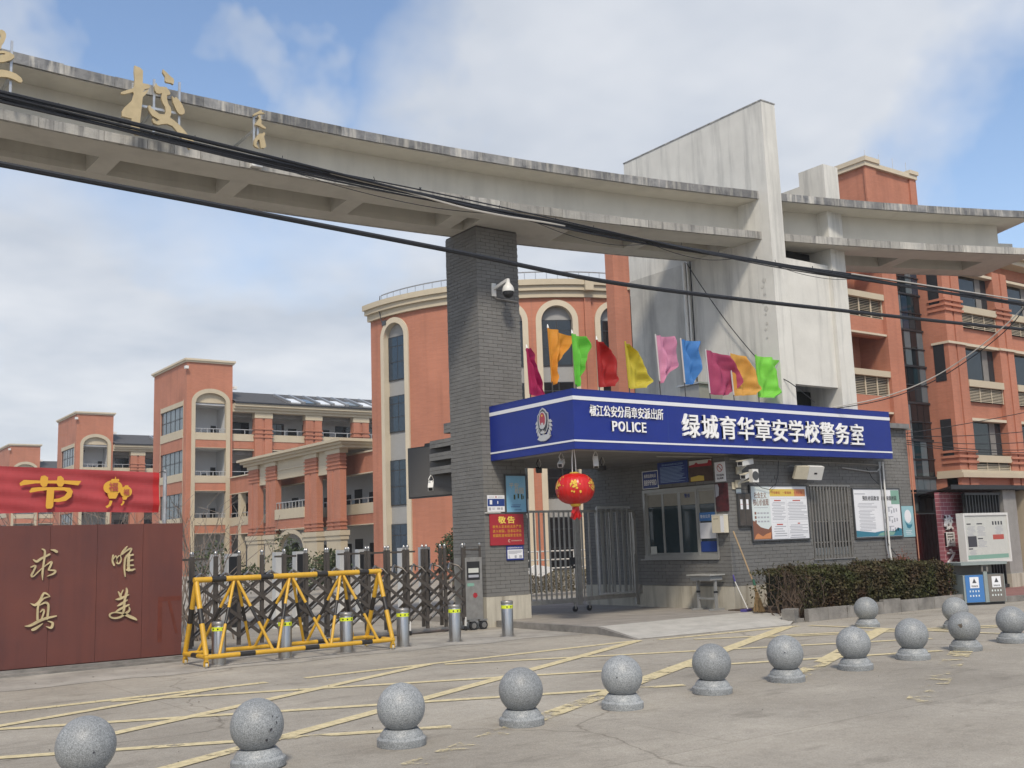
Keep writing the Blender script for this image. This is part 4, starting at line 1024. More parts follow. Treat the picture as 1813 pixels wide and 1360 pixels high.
MB().box(-1.687, -.002, .105, .3, 4.2, 4.45).build('lower_infill', 'fin_plaster', fin2)
MB().box(-1.687, -.002, .9, 1.0, 4.2, 5.0).build('slot_back', 'glass_dark', fin2)
# air-conditioner box behind the flags
ac = thing('roof_cabinet', 'grey metal cabinet on the canopy roof behind the crimson flag', 'cabinet', (17.3,16.6,4.47))
MB().box(0,.75,0,.6,.10,.62).build('body', 'alu', ac); MB().box(-.06,.81,-.06,.66,.62,.66).build('lid', 'galv', ac)
for x, y in ((.05,.05),(.65,.05),(.05,.5),(.65,.5)): MB().box(x,x+.05,y,y+.05,0,.10).build('foot', 'black', ac)

# ================================================================== POLICE CANOPY SIGN
cs = thing('canopy_sign', 'long dark blue police room sign wrapping the canopy corner', 'sign', (12.32,15.05,0))
SW, SD, Z0, Z1 = 9.80, 2.74, 3.34, 4.46
MB().box(0, SW, 0, .10, Z0, Z1).build('front_fascia', 'sign_blue', cs)
MB().box(0, .10, .10, SD, Z0, Z1).build('side_fascia', 'sign_blue', cs)
MB().box(-.004, SW, -.004, .14, Z1, Z1+.012).box(-.004,.14,.14,SD,Z1,Z1+.012).build('top_trim', 'sign_blue', cs)
for (a, b2, nm) in ((4.262,4.335,'upper_stripe'), (3.478,3.512,'lower_stripe')):
    MB().box(-.008, SW+.004, -.008, -.0005, a, b2).build(nm, 'stripe_white', cs)
    MB().box(-.008, -.0005, -.0004, SD, a, b2).build(nm, 'stripe_white', cs)
# panel seams
sm = MB()
for x in (2.42, 4.84, 7.3): sm.box(x, x+.008, -.0012, 0.0, Z0+.01, Z1-.01)
sm.build('panel_seam', 'plate_blue', cs)
fr = front(0, 0, 0)
big = '绿城育华章安学校警务室'
cwid = (21.07-15.11)/11
for k, ch in enumerate(big):
    b = MB(); add_glyph(b, ch, fr, 15.11-12.32+k*cwid, 3.635, cwid*.90, .485, .004, .045, .020); b.build('letter', 'white_letter', cs)
small = '椒江公安分局章安派出所'
cwid = (14.62-12.71)/11
for k, ch in enumerate(small):
    b = MB(); add_glyph(b, ch, fr, 12.71-12.32+k*cwid, 3.965, cwid*.90, .215, .004, .026, .012); b.build('letter', 'white_letter', cs)
u = .92
for ch, wch in zip('POLICE', (.135,.165,.115,.045,.15,.12)):
    b = MB(); add_glyph(b, ch, fr, u, 3.695, wch, .195, .004, .03, .022); b.build('letter', 'white_letter', cs); u += wch+.031
# police emblem on the side fascia (viewer's right runs towards -Y)
em = thing('police_badge', 'silver and red police badge on the short side of the blue sign', 'emblem', (12.318,15.95,3.9))
fe = side(0,0,0)
b = MB()
leafs = []
for sgn in (-1, 1):
    for k in range(7):
        a = R(168+k*15) if sgn < 0 else R(12-k*15)
        cx, cy = .205*math.cos(a), -.015+.265*math.sin(a); dx, dy = math.cos(a+.55*sgn*-1), math.sin(a+.55*sgn*-1)
        b.prism([(cx-dx*.05,cy-dy*.05),(cx+dy*.035,cy-dx*.035),(cx+dx*.07,cy+dy*.07),(cx-dy*.035,cy+dx*.035)], fe, 0, .012+.0012*k+.0006*(sgn > 0))
b.prism([(-.20,-.285),(-.10,-.325),(.05,-.33),(.17,-.29),(.235,-.235),(.12,-.215),(0,-.20),(-.12,-.22)], fe, 0, .024)
b.build('wreath', 'emblem_silver', em)
MB().prism([(0,.315),(.075,.275),(.115,.225),(.165,.205),(.175,.05),(.15,-.08),(.09,-.17),(0,-.205),(-.09,-.17),(-.15,-.08),(-.175,.05),(-.165,.175),(-.115,.215),(-.075,.27)], fe, .012, .030).build('shield_rim', 'emblem_silver', em)
MB().prism([(p[0]*.88, p[1]*.90+.004) for p in [(0,.315),(.075,.275),(.115,.225),(.165,.205),(.175,.05),(.15,-.08),(.09,-.17),(0,-.205),(-.09,-.17),(-.15,-.08),(-.175,.05),(-.165,.175),(-.115,.215),(-.075,.27)]], fe, .030, .034).build('shield', 'emblem_dark', em)
MB().prism(ell(0,.075,.115,.165,24), fe, .034, .040).build('ring', 'emblem_silver', em)
MB().prism(ell(0,.085,.085,.135,24), fe, .040, .044).build('disc', 'emblem_red', em)
MB().prism([(-.075,-.02),(-.03,-.02),(-.03,.02),(.03,.02),(.03,-.02),(.075,-.02),(.085,-.06),(.04,-.095),(-.04,-.095),(-.085,-.06)], fe, .044, .050).build('gate_tower', 'emblem_silver', em)
MB().prism(ell(0,.16,.022,.022,5), fe, .044, .048).build('star', 'lantern_gold', em)
MB().prism([(-.06,-.185),(-.045,-.125),(-.02,-.16),(0,-.105),(.02,-.16),(.045,-.125),(.06,-.185)], fe, .035, .042).build('wall_crest', 'emblem_silver', em)
# canopy roof and soffit
cr_ = thing('canopy_roof', 'flat grey canopy roof slab behind the blue sign', 'roof', (12.42,15.15,3.36))
MB().box(.005, 4.38, 0, 4.6, .02, .30).build('slab', 'ceiling', cr_)
MB().box(.005, 4.40, .002, .42, -.002, .02).box(.005,.40,.42,2.6,-.002,.02).build('soffit_edge', 'soffit', cr_)
MB().box(4.385, 10.95, .2, 4.6, .78, .90).build('roof_deck', 'roof_grey', cr_)
MB().box(.005, 4.38, .0, 4.6, .9, .98).build('upper_deck', 'roof_grey', cr_)
MB().tube([(3.0,1.0,.0),(4.30,.75,.0),(4.36,.70,-.02)], .02, 6).build('ceiling_conduit', 'soffit', cr_)

# ================================================================== POLICE ROOM
pr = thing('police_room', 'grey brick police guard room under the blue sign', 'building', (16.8,15.5,0))
WX, ZT = 6.62, 4.14
FW = (2.70, 4.14, 1.09, 2.69)      # barred front window in local u,z
b = MB()
for q in ((0.014,FW[0],0.6,ZT),(FW[1],WX,0.6,ZT),(FW[0],FW[1],0.6,FW[2]),(FW[0],FW[1],FW[3],ZT)): b.box(q[0],q[1],.014,.24,q[2],q[3])
b.build('front_wall', 'mortar', pr)
b = MB(); bricks(b, front(0,.014,0), WX, .60, ZT, holes=[FW]); o = b.build('front_bricks', 'grey_brick', pr); o['kind'] = 'stuff'
SWN = (2.17, 4.47, 1.19, 2.76)    # service window on the side wall: u measured from the far end (Y=20.3) towards the street
b = MB()
YL = 4.8
for q in ((.24,YL-SWN[1],.6,ZT),(YL-SWN[0],YL,.6,ZT),(YL-SWN[1],YL-SWN[0],.6,SWN[2]),(YL-SWN[1],YL-SWN[0],SWN[3],ZT)): b.box(.014,.24,q[0],q[1],q[2],q[3])
b.build('side_wall', 'mortar', pr)
b = MB(); bricks(b, side(.014, YL, 0), YL-0.0, .60, ZT, holes=[SWN], phase=.05); o = b.build('side_bricks', 'grey_brick', pr); o['kind'] = 'stuff'
P('plinth', 'plinth', pr, (-.02, WX, -.02, .23, 0, .594), (-.02,.23,.23,YL,0,.594))
P('mortar', 'right_wall', pr, (WX-.02, WX+.24, .24, 4.8, 0, ZT))
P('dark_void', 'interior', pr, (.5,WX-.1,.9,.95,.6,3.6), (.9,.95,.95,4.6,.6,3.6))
P('ceiling', 'floor_slab', pr, (.24,WX-.03,.25,4.7,.55,.6))
P('roof_grey', 'roof', pr, (.24,WX+.2,.25,4.7,3.7,3.9))
P('kerb', 'roof_coping', pr, (5.4, WX+.26, -.004, .26, ZT, ZT+.03))
# barred window
mat('steel_bar', (0.21,0.20,0.185), .5, metal=.3, var=.2)
bw = thing('window_grille', 'steel barred window between the two wall notice boards', 'window', (16.8,15.5,0))
u0, u1, z0, z1 = FW
P('alu', 'frame', bw, (u0,u1,.03,.10,z1-.05,z1), (u0,u1,.03,.10,z0,z0+.05), (u0,u0+.05,.03,.10,z0+.05,z1-.05), (u1-.05,u1,.03,.10,z0+.05,z1-.05), ((u0+u1)/2-.025,(u0+u1)/2+.025,.04,.10,z0+.05,z1-.05))
P('glass_dark', 'pane', bw, (u0+.05,(u0+u1)/2-.025,.09,.096,z0+.05,z1-.05)); P('glass_dark', 'pane', bw, ((u0+u1)/2+.025,u1-.05,.09,.096,z0+.05,z1-.05))
P('blind', 'half_blind', bw, (u0+.06,u1-.06,.082,.088,z1-.75,z1-.06)); P('paper_grey', 'sill_papers', bw, (u0+.06,u1-.06,.082,.088,z0+.06,z0+.22)) 
for k in range(13):
    x = u0+.05+(u1-u0-.1)*k/12; P('steel_bar', 'bar', bw, (x-.024,x+.024,-.008,.008,z0-.02,z1+.01))
for z in (z0-.02,z0+.33,z0+.80,z0+1.22,z1-.01): P('steel_gate', 'rail', bw, (u0-.01,u1+.01,.013,.026,z,z+.028))
P('steel_gate', 'outer_frame', bw, (u0-.03,u1+.03,-.02,.012,z0-.05,z0-.022), (u0-.03,u1+.03,-.02,.012,z1+.012,z1+.04))
# service window
sw = thing('service_window', 'four-pane sliding service window in the shaded side of the guard room', 'window', (16.8,20.3,0))
f = lambda a, c, z0, z1, d0, d1: (d0, d1, -c, -a, z0, z1)      # u from the far end
u0, u1, z0, z1 = SWN
P('alu', 'outer_frame', sw, f(u0,u1,z1-.07,z1,.0,.10), f(u0,u1,z0,z0+.08,-.02,.10), f(u0,u0+.07,z0+.08,z1-.07,.0,.10), f(u1-.05,u1,z0+.08,z1-.07,.0,.10), f(u0-.12,u1,z0-.03,z0,-.04,.06))
n = 4; wv = (u1-u0-.12)/n
for k in range(n):
    a = u0+.07+wv*k; c = a+wv; dd = .02 if k in (1,2) else .05
    sashw = P('alu', 'sash', sw, f(a,a+.045,z0+.08,z1-.07,dd,dd+.03), f(c-.045,c,z0+.08,z1-.07,dd,dd+.03), f(a+.045,c-.045,z1-.12,z1-.07,dd,dd+.03), f(a+.045,c-.045,z0+.08,z0+.13,dd,dd+.03))
    P('glass_teal', 'pane', sashw, f(a+.045,c-.045,z0+.13,z1-.40,dd+.012,dd+.016))
    P('blind', 'frosted_pane', sashw, f(a+.045,c-.045,z1-.395,z1-.12,dd+.012,dd+.016))
P('paper_grey', 'paper', sw, f(u0+.16,u0+.36,z0+.10,z0+.28,.028,.031))
a = u1-.06-wv
stk = P('bin_blue', 'blue_sticker', sw, f(a+.05,a+wv-.03,z0+.80,z0+.98,.036,.040)); P('paper_white', 'payment_card', sw, f(a+.05,a+wv-.03,z0+.42,z0+.76,.036,.040)); P('plate_blue', 'lower_sticker', sw, f(a+.05,a+wv-.03,z0+.14,z0+.36,.036,.040))
b = MB(); text_line(b, '警务公开', side(.036, 0, 0), a+.08, z0+.86, .30, .07, .0004, .0015, .01); b.build('sticker_text', 'white_letter', sw)
b = MB(); text_line(b, '警务', (Vector((.03,0,0)), Vector((0,-1,0)), Vector((0,0,1))), u0+.07+2*wv+.17, z1-.24, .01+.09*2, .09, .0, .0015, .01); b.build('frosted_text', 'plate_blue', sw)

# ------------------------------------------------------------------ things on the guard-room front (plane Y=15.5)
K = 15.5/16.0
def fx(x): return x*K
def fz(z): return 1.62 + (z-1.62)*K
WYF = 15.496
th, w, h, yy = plate('wall_poster_board', 'large framed poster with brown calligraphy and text panels, left of the barred window', 'notice board', fx(18.06), fx(19.97), fz(1.54), fz(2.73), WYF, 'paper_white', .03, 'frame_grey')
P('paper_pale', 'left_field', th, (-w/2+.005,-w/2+.60,yy-.0012,yy-.0002,.005,h-.005))
hill = MB(); fr = front(-w/2,yy-.0012,0)
hill.prism([(0.005,.005),(.60,.005),(.60,.30),(.50,.22),(.38,.24),(.25,.27),(.12,.36),(.06,.40),(.005,.42)], fr, .0002, .001); hill.build('printed_hills', 'ink_brown', th)
hill = MB(); hill.prism([(.03,.02),(.55,.02),(.58,.16),(.42,.12),(.30,.07),(.15,.14),(.08,.10)], fr, .0012, .002); hill.build('printed_path', 'ink_orange', th)
b = MB(); text_line(b, '社会主义', fr, .10, h-.26, .40, .13, .0002, .0015, .006, .05); text_line(b, '核心价值观', fr, .06, h-.42, .50, .14, .0002, .0015, .006, .05); b.build('printed_calligraphy', 'ink_brown', th)
bars(th, 'printed_values', 'ink_grey', [(-w/2+.08,-w/2+.52,h-.47,.012)] + [(-w/2+.17+q*.10,-w/2+.24+q*.10,h-.60-.09*r,.035) for q in range(4) for r in range(3)], yy-.0012)
P('ink_brown', 'value_icon', th, *[(-w/2+.08,-w/2+.135,yy-.003,yy-.0014,h-.61-.09*r,h-.555-.09*r) for r in range(3)])
P('ink_yellow', 'heading_band', th, (-w/2+.61,w/2-.42,yy-.0016,yy-.0002,h-.22,h-.06)); P('ink_orange', 'heading_band', th, (w/2-.42,w/2-.05,yy-.0016,yy-.0002,h-.22,h-.06))
b = MB(); text_line(b, '平安章安 一张清单 十项举措', front(-w/2,yy-.0016,0), .66, h-.17, 1.05, .06, .0002, .001, .004); b.build('heading_text', 'ink_red', th)
rows = []
def para(x0, x1, zt, n, dz, hh=.013):
    for k in range(n): rows.append((x0 + (.04 if k % 3 == 0 else 0), x1 - random.choice((0, 0, .05, .18, .3))*(x1-x0), zt-k*dz, hh))
para(-w/2+.66,-w/2+1.10,h-.36,12,.034); para(-w/2+1.18,-w/2+1.84,h-.36,12,.034); para(-w/2+.68,-w/2+1.10,h-.89,5,.05,.018); para(-w/2+1.20,-w/2+1.82,h-.86,6,.033); para(-w/2+1.20,-w/2+1.84,h-1.09,2,.045,.02)
bars(th, 'printed_text', 'ink_grey', rows, yy)
bars(th, 'panel_rules', 'ink_grey', [(-w/2+.63,-w/2+1.13,h-.27,.003),(-w/2+1.16,-w/2+1.87,h-.27,.003),(-w/2+.64,-w/2+1.13,h-.79,.003),(-w/2+1.17,-w/2+1.87,h-.79,.003),(-w/2+1.17,-w/2+1.87,h-1.04,.003),(-w/2+.64,-w/2+1.13,h-1.14,.003),(-w/2+1.14,-w/2+1.143,h-1.14,.86)], yy)
bars(th, 'panel_titles', 'ink_red', [(-w/2+.74,-w/2+.96,h-.325,.025),(-w/2+1.36,-w/2+1.62,h-.325,.025),(-w/2+.78,-w/2+.98,h-.85,.028),(-w/2+1.48,-w/2+1.56,h-.83,.025)], yy)
th, w, h, yy = plate('wall_notice_board', 'framed anti-bullying poster with blue waves, right of the barred window', 'notice board', fx(21.72), fx(23.58), fz(1.51), fz(2.67), WYF, 'paper_white', .03, 'frame_grey')
P('ink_green', 'wash', th, (w/2-.34,w/2-.005,yy-.001,yy-.0002,h-.36,h-.02))
wv_ = MB(); fr = front(-w/2,yy,0)
wv_.prism([(.005,.005),(w-.005,.005),(w-.005,.17),(w-.15,.20),(w-.3,.12),(w*.55,.13),(w*.4,.10),(.2,.14),(.005,.16)], fr, .0002, .0012); wv_.build('printed_wave', 'ink_teal', th)
wv_ = MB(); wv_.prism([(w*.45,.02),(w*.8,.02),(w*.85,.10),(w*.66,.12),(w*.52,.08)], fr, .0014, .0024); wv_.build('printed_hill', 'ink_green', th)
b = MB(); text_line(b, '预防校园欺凌', fr, .34, h-.27, .66, .11, .0002, .0015, .02); text_line(b, '构建和谐校园', fr, 1.07, h-.27, .62, .11, .0014, .0026, .02); b.build('heading_text', 'ink', th)
rows = [(-w/2+.05,-w/2+.45,h-.12,.022)]
para(-w/2+.14,-w/2+.92,h-.34,4,.035); para(-w/2+.16,-w/2+.78,h-.50,15,.034)
for k in range(3):
    for q in range(6): rows.append((-w/2+1.12+q*.10,-w/2+1.17+q*.10,h-.58-.23*k+.02*(q % 3),.10-.02*(q % 2)))
    rows.append((-w/2+1.30,-w/2+1.50,h-.44-.23*k,.02))
bars(th, 'printed_text', 'ink_grey', rows, yy)
th, w, h, yy = plate('aqua_poster', 'small aqua poster with a white moon beside the right notice board', 'poster', fx(23.66), fx(24.16), fz(1.475), fz(2.25), WYF, 'paper_aqua', .012)
MB().prism(ell(0,.50,.14,.16,24), front(0,yy,0), .0002, .0012).build('printed_moon', 'paper_white', th)
MB().prism([(-.16,.40),(-.08,.34),(0,.30),(.12,.30),(.16,.36),(.14,.26),(.04,.20),(-.06,.22),(-.10,.30)], front(0,yy,0), .0014, .0022).build('printed_hill', 'ink_teal', th)
bars(th, 'small_print', 'paper_white', [(-.14,.12,.14,.012),(-.14,.08,.10,.012),(-.12,.12,.06,.012)], yy)
# meter box, plate, conduits, speaker-like antennas, cameras
mb_ = thing('meter_cabinet', 'grey glass-fronted meter cabinet with white switch cards at the wall corner', 'cabinet', (17.25,15.49,1.84))
MB().box(-.19,.19,-.06,0,0,.70).build('case', 'frame_grey', mb_)
for x0 in (-.175, .01):
    dr = MB().box(x0,x0+.165,-.066,-.06,.015,.685).build('glass_door', 'steel_dark', mb_)
    MB().box(x0+.03,x0+.10,-.070,-.066,.36,.57).build('card', 'paper_white', dr)
    MB().box(x0+.03,x0+.10,-.071,-.0702,.46,.468).build('card_line', 'ink_red', dr)
np_ = thing('number_plate', 'small pale plate above the meter cabinet', 'sign', (17.15,15.495,2.53)); MB().box(-.075,.075,-.008,0,0,.105).build('plate', 'paper_pale', np_); MB().box(-.06,.06,-.0095,-.008,.02,.035).build('line', 'ink_grey', np_)
def wall_camera(label, loc, L_, r, aim, m):
    c = thing('wall_camera', label, 'camera', loc); a = Vector(aim).normalized(); sd = a.cross(Vector((0,0,1))).normalized(); u = sd.cross(a)
    hb = MB().obox(-a*L_/2-sd*r-u*r, a*L_, sd*2*r, u*1.6*r).build('housing', m, c)
    MB().obox(-a*L_*.46-sd*r*1.12+u*r*.62, a*L_*1.04, sd*2.24*r, u*.06*r+u*.012).build('sun_shield', 'cream_plastic', c)
    MB().obox(a*(L_/2+.001)-sd*r*.75-u*r*.75, a*.006, sd*1.5*r, u*1.1*r).build('lens', 'black', hb)
    MB().bar((0,0,-r), (.02,.2,-r-.10), .03, .04).build('arm', 'white_plastic', c); MB().box(-.05,.09,.2,.24,-r-.18,-r-.02).build('wall_plate', 'cream_plastic', c)
    return c
wall_camera('long cream bullet camera under the sign above the meter cabinet', (17.12,15.22,3.19), .62, .065, (-.93,-.35,-.12), 'white_plastic')
wall_camera('short cream bullet camera below the long one', (17.05,15.2,2.90), .24, .06, (-.9,-.4,-.2), 'white_plastic')
sp = thing('floodlight', 'round-faced grey flood lamp next to the short bullet camera', 'lamp', (17.36,15.22,2.90))
MB().box(-.09,.09,-.05,.06,-.14,.14).build('case', 'white_plastic', sp); MB().cyl((-.01,-.052,0),(-.01,-.062,0),.095,n=20).build('lens', 'frame_grey', sp, True)
MB().box(-.02,.02,.06,.28,-.03,.03).build('arm', 'white_plastic', sp)
wb = thing('wall_bracket_arm', 'short cream wall bracket below the round flood lamp', 'bracket', (17.0,15.49,2.72)); MB().bar((0,0,0),(.28,-.22,.09),.03,.03).build('arm', 'cream_plastic', wb); MB().box(-.05,.05,-.02,0,-.09,.06).build('plate', 'cream_plastic', wb)
an = thing('wireless_antenna', 'white flat antenna box tilted under the sign above the barred window', 'antenna', (19.1,15.20,2.99))
an.rotation_euler = (R(24), R(2), R(-14))
MB().box(-.34,.0,-.04,.04,-.15,.15).build('left_panel', 'cream_plastic', an); MB().box(.004,.40,-.045,.045,-.155,.155).build('right_panel', 'white_plastic', an); MB().box(.16,.24,-.048,-.045,-.025,.015).build('logo', 'black', an)
MB().tube([(-.2,.06,.1),(-.28,.25,.06),(-.42,.28,0)], .016, 6).build('arm', 'galv', an)
cd = thing('wall_conduits', 'white pipes and cables running under the sign and down the wall right end', 'pipes', (16.8,15.46,0))
MB().tube([(.1,0,3.27),(2.0,-.01,3.255),(4.0,0,3.25),(5.4,-.01,3.22)], .014, 6).build('horizontal_pipe', 'soffit', cd, True)
MB().tube([(3.9,0,3.14),(4.9,-.03,3.06),(5.2,-.03,3.07),(5.32,-.03,3.15),(5.36,-.03,3.30)], .016, 6).build('bent_pipe', 'galv', cd, True)
MB().tube([(5.31,-.02,3.3),(5.33,-.02,2.2),(5.33,-.02,1.3),(5.36,-.05,.9)], .016, 6).build('down_pipe', 'galv', cd, True)
MB().tube([(5.45,-.02,3.3),(5.45,-.02,2.0),(5.44,-.02,1.2),(5.43,-.08,.75)], .026, 8).build('down_pipe', 'white_plastic', cd, True)
MB().tube([(5.40,-.03,3.2),(5.40,-.03,2.0),(5.38,-.03,1.35),(5.6,-.04,1.1),(5.9,-.04,.95),(6.4,-.05,.8)], .008, 5).build('loose_cable', 'cable', cd, True)
MB().tube([(1.65,-.02,3.26),(1.6,-.02,2.95),(1.5,-.03,2.75),(1.25,-.05,2.62),(1.0,-.04,2.66),(.72,-.1,2.78)], .007, 5).build('loose_cable', 'cable', cd, True)
MB().tube([(4.8,-.02,3.15),(5.0,-.02,2.9),(5.25,-.02,2.75)], .007, 5).build('loose_cable', 'cable', cd, True)
MB().cyl((6.635,.0,.1),(6.635,.0,4.1),.016,n=10).build('copper_pipe', mat('copper', (0.42,0.20,0.13), .6), cd, True)
# things on the shaded side wall (plane X=16.8, facing -X)
def splate(name, label, cat, ya, yb, z0, z1, m, t=.012, frame=None, x=16.798):
    """ya = far end, yb = street end"""
    th = thing(name, label, cat, (x, (ya+yb)/2, z0)); w, h = ya-yb, z1-z0
    MB().box(-t, 0, -w/2, w/2, 0, h).build('plate', m, th)
    if frame: P(frame, 'frame', th, (-t-.004,-.002,-w/2-.015,w/2+.015,h,h+.015), (-t-.004,-.002,-w/2-.015,w/2+.015,-.015,0), (-t-.004,-.002,-w/2-.015,-w/2,0,h), (-t-.004,-.002,w/2,w/2+.015,0,h))
    return th, w, h, (Vector((-t, w/2, 0)), Vector((0,-1,0)), Vector((0,0,1)))
th, w, h, fr = splate('phone_sign', 'small blue sign with the number 88999110 left of the rules board', 'sign', 18.07, 17.57, 2.80, 3.18, 'board_blue', frame='white_letter')
b = MB(); latin(b, '88999110', fr, .04, .06, w-.08, .13, .0004, .002, .012); text_line(b, '报警监督电话', fr, .05, .24, w-.1, .08, .0004, .002, .005); b.build('text', 'white_letter', th)
th, w, h, fr = splate('rules_board', 'dark blue rules board with dense pale text above the service window', 'sign', 17.54, 16.62, 2.87, 3.335, 'board_blue', frame='plate_blue')
b = MB(); text_line(b, '章安派出所学校警务室工作职责', fr, .12, h-.07, w-.24, .045, .0004, .0016, .004)
for k in range(12): b.prism([(.06,h-.11-.03*k),(w-.06-random.choice((0,.1,.3)),h-.11-.03*k),(w-.06-random.choice((0,.1)),h-.097-.03*k),(.06,h-.097-.03*k)], fr, .0004, .0016)
b.build('text', mat('pale_blue_ink', (.25,.38,.62), .5), th)
th, w, h, fr = splate('photo_poster', 'dark brown poster with a red castle skyline above the service window', 'poster', 16.575, 15.86, 2.84, 3.33, 'brown_poster')
b = MB(); b.prism([(.02,h-.12),(w-.02,h-.12),(w-.02,h-.02),(.02,h-.02)], fr, .0004, .0014); b.build('printed_sky', 'paper_grey', th)
b = MB(); b.prism([(.02,h-.16),(w-.02,h-.16),(w-.02,h-.06),(w-.1,h-.03),(w-.14,h-.10),(.3,h-.10),(.24,h-.06),(.18,h-.10),(.02,h-.12)], fr, .0016, .0024); b.build('printed_roofs', 'notice_red', th)
b = MB(); b.prism([(.05,.02),(.45,.02),(.45,.12),(.30,.14),(.05,.11)], fr, .0004, .0014); b.build('printed_figures', 'ink_yellow', th)
th, w, h, fr = splate('no_smoking_sign', 'white warning sign with a red crossed circle at the wall corner', 'sign', 15.80, 15.50, 2.80, 3.22, 'paper_white')
b = MB(); b.prism(ell(w/2,h*.70,.082,.082,24)+[ell(w/2,h*.70,.082,.082,24)[0]]+list(reversed(ell(w/2,h*.70,.066,.066,24)+[ell(w/2,h*.70,.066,.066,24)[0]])), fr, .0004, .0018); b.prism([(w/2-.058,h*.70+.046),(w/2-.046,h*.70+.058),(w/2+.058,h*.70-.046),(w/2+.046,h*.70-.058)], fr, .0004, .0012); b.build('red_circle', 'ink_red', th)
b = MB(); text_line(b, '学校重地', fr, .04, .115, w-.08, .05, .0004, .0016, .014); text_line(b, '禁止吸烟', fr, .06, .05, w-.12, .045, .0004, .0016, .014); b.build('text', 'ink', th)
th, w, h, fr = splate('dark_poster', 'dark poster with red writing below the warning sign', 'poster', 15.83, 15.46, 2.17, 2.77, 'maroon_poster')
b = MB(); b.prism([(.01,.30),(.10,.34),(.12,.50),(.09,.58),(.01,.58)], fr, .0004, .0014); b.build('printed_cloud', 'ink_grey', th)
mbx = thing('letter_box', 'small cream metal letter box right of the service window', 'letter box', (16.79,15.68,1.72))
MB().box(-.14,0,-.17,.17,0,.37).build('body', 'cream_plastic', mbx); MB().box(-.1405,-.139,-.02,.12,.29,.30).build('slot', 'black', mbx); MB().box(-.146,.0,-.175,.175,.37,.385).build('lid', 'white_plastic', mbx); MB().box(-.1408,-.1395,-.172,-.07,.01,.36).build('torn_label', 'paper_white', mbx)
# hanging cameras and horn under the canopy
bullet('box_camera', 'white box camera left of the red lantern under the canopy', (12.62,15.85,3.14), (-.7,-.55,-.45))
bullet('box_camera', 'white box camera right of the red lantern under the canopy', (13.15,15.45,3.14), (-.25,-.35,-.9))
c = bullet('box_camera', 'black camera on the soffit near the pillar', (13.1,17.2,3.12), (-.5,-.8,-.2), 'black', 1.1)
c = bullet('box_camera', 'black camera arm in the shade right of the lantern', (14.3,16.6,3.13), (-.8,-.6,-.1), 'black', 1.1)

# ================================================================== LANTERN
ln = thing('red_lantern', 'round red paper lantern with gold flowers hanging from the sign corner', 'lantern', (12.55,15.38,2.62))
rib = 28; prof = [(max(.03, .37*math.sin(math.pi*k/16)**.72), -.29*math.cos(math.pi*k/16)) for k in range(1, 16)]
b = MB(); n = rib*4; i0 = 0
for (r, z) in prof:
    for k in range(n):
        a = 2*math.pi*k/n; rr = r*(1-.022*abs(math.sin(a*rib/2))**.6 if r > .1 else 1); b.v.append((rr*math.cos(a), rr*math.sin(a), z))
for a_ in range(len(prof)-1):
    for k in range(n): j = (k+1) % n; b.f.append((a_*n+k, a_*n+j, (a_+1)*n+j, (a_+1)*n+k))
b.build('shade', 'lantern_red', ln, True)
MB().lathe([(.085,.26),(.09,.275),(.09,.305),(.06,.315)], (0,0,0), 20).build('top_cap', 'lantern_gold', ln, True)
MB().lathe([(.10,-.26),(.10,-.30),(.075,-.33),(.06,-.335)], (0,0,0), 20).build('bottom_cap', 'lantern_gold', ln, True)
for s in (-.045, .045): MB().tube([(s,0,.30),(s*.9,0,.55),(s*.4,0,.74)], .010, 6).build('cord', 'white_plastic', ln)
rng = random.Random(3)
for k in range(6):
    az = R(232+k*60); b = MB()
    for q in range(26):
        du, dz = rng.gauss(0,.055), rng.gauss(.06,.065); z = max(-.2, min(.24, dz)); rr = .37*(max(0, 1-(z/.29)**2))**.36 + .006
        a = az + du/.36; c = Vector((rr*math.cos(a), rr*math.sin(a), z)); nn = Vector((math.cos(a), math.sin(a), z*1.1)).normalized(); t1 = nn.orthogonal().normalized(); t2 = nn.cross(t1); s = rng.uniform(.012,.03); a0 = rng.uniform(0,6)
        pts = [c + t1*s*math.cos(a0+w_)*rng.uniform(.6,1.2) + t2*s*math.sin(a0+w_)*rng.uniform(.6,1.2) for w_ in (0,1.25,2.5,3.75,5.0)]
        i = len(b.v); b.v += [tuple(p) for p in pts]; b.f.append(tuple(range(i, i+5)))
    b.build('gold_flower', 'lantern_gold', ln)
b = MB()
for k in range(30):
    a = 2*math.pi*k/30; r = .055; sp_ = rng.uniform(.0,.05); b.tube([(r*math.cos(a),r*math.sin(a),-.33),(r*1.2*math.cos(a),r*1.2*math.sin(a),-.42),((r+sp_)*math.cos(a),(r+sp_)*math.sin(a),-.52-rng.uniform(0,.06))], .008, 4)
b.build('tassel', 'lantern_red', ln)
b = MB(); b.prism([(-.02,-.34),(-.14,-.40),(-.17,-.46),(-.13,-.45),(-.11,-.48),(-.04,-.40)], front(0,-.06,0), 0, .006); b.build('ribbon', 'lantern_red', ln)

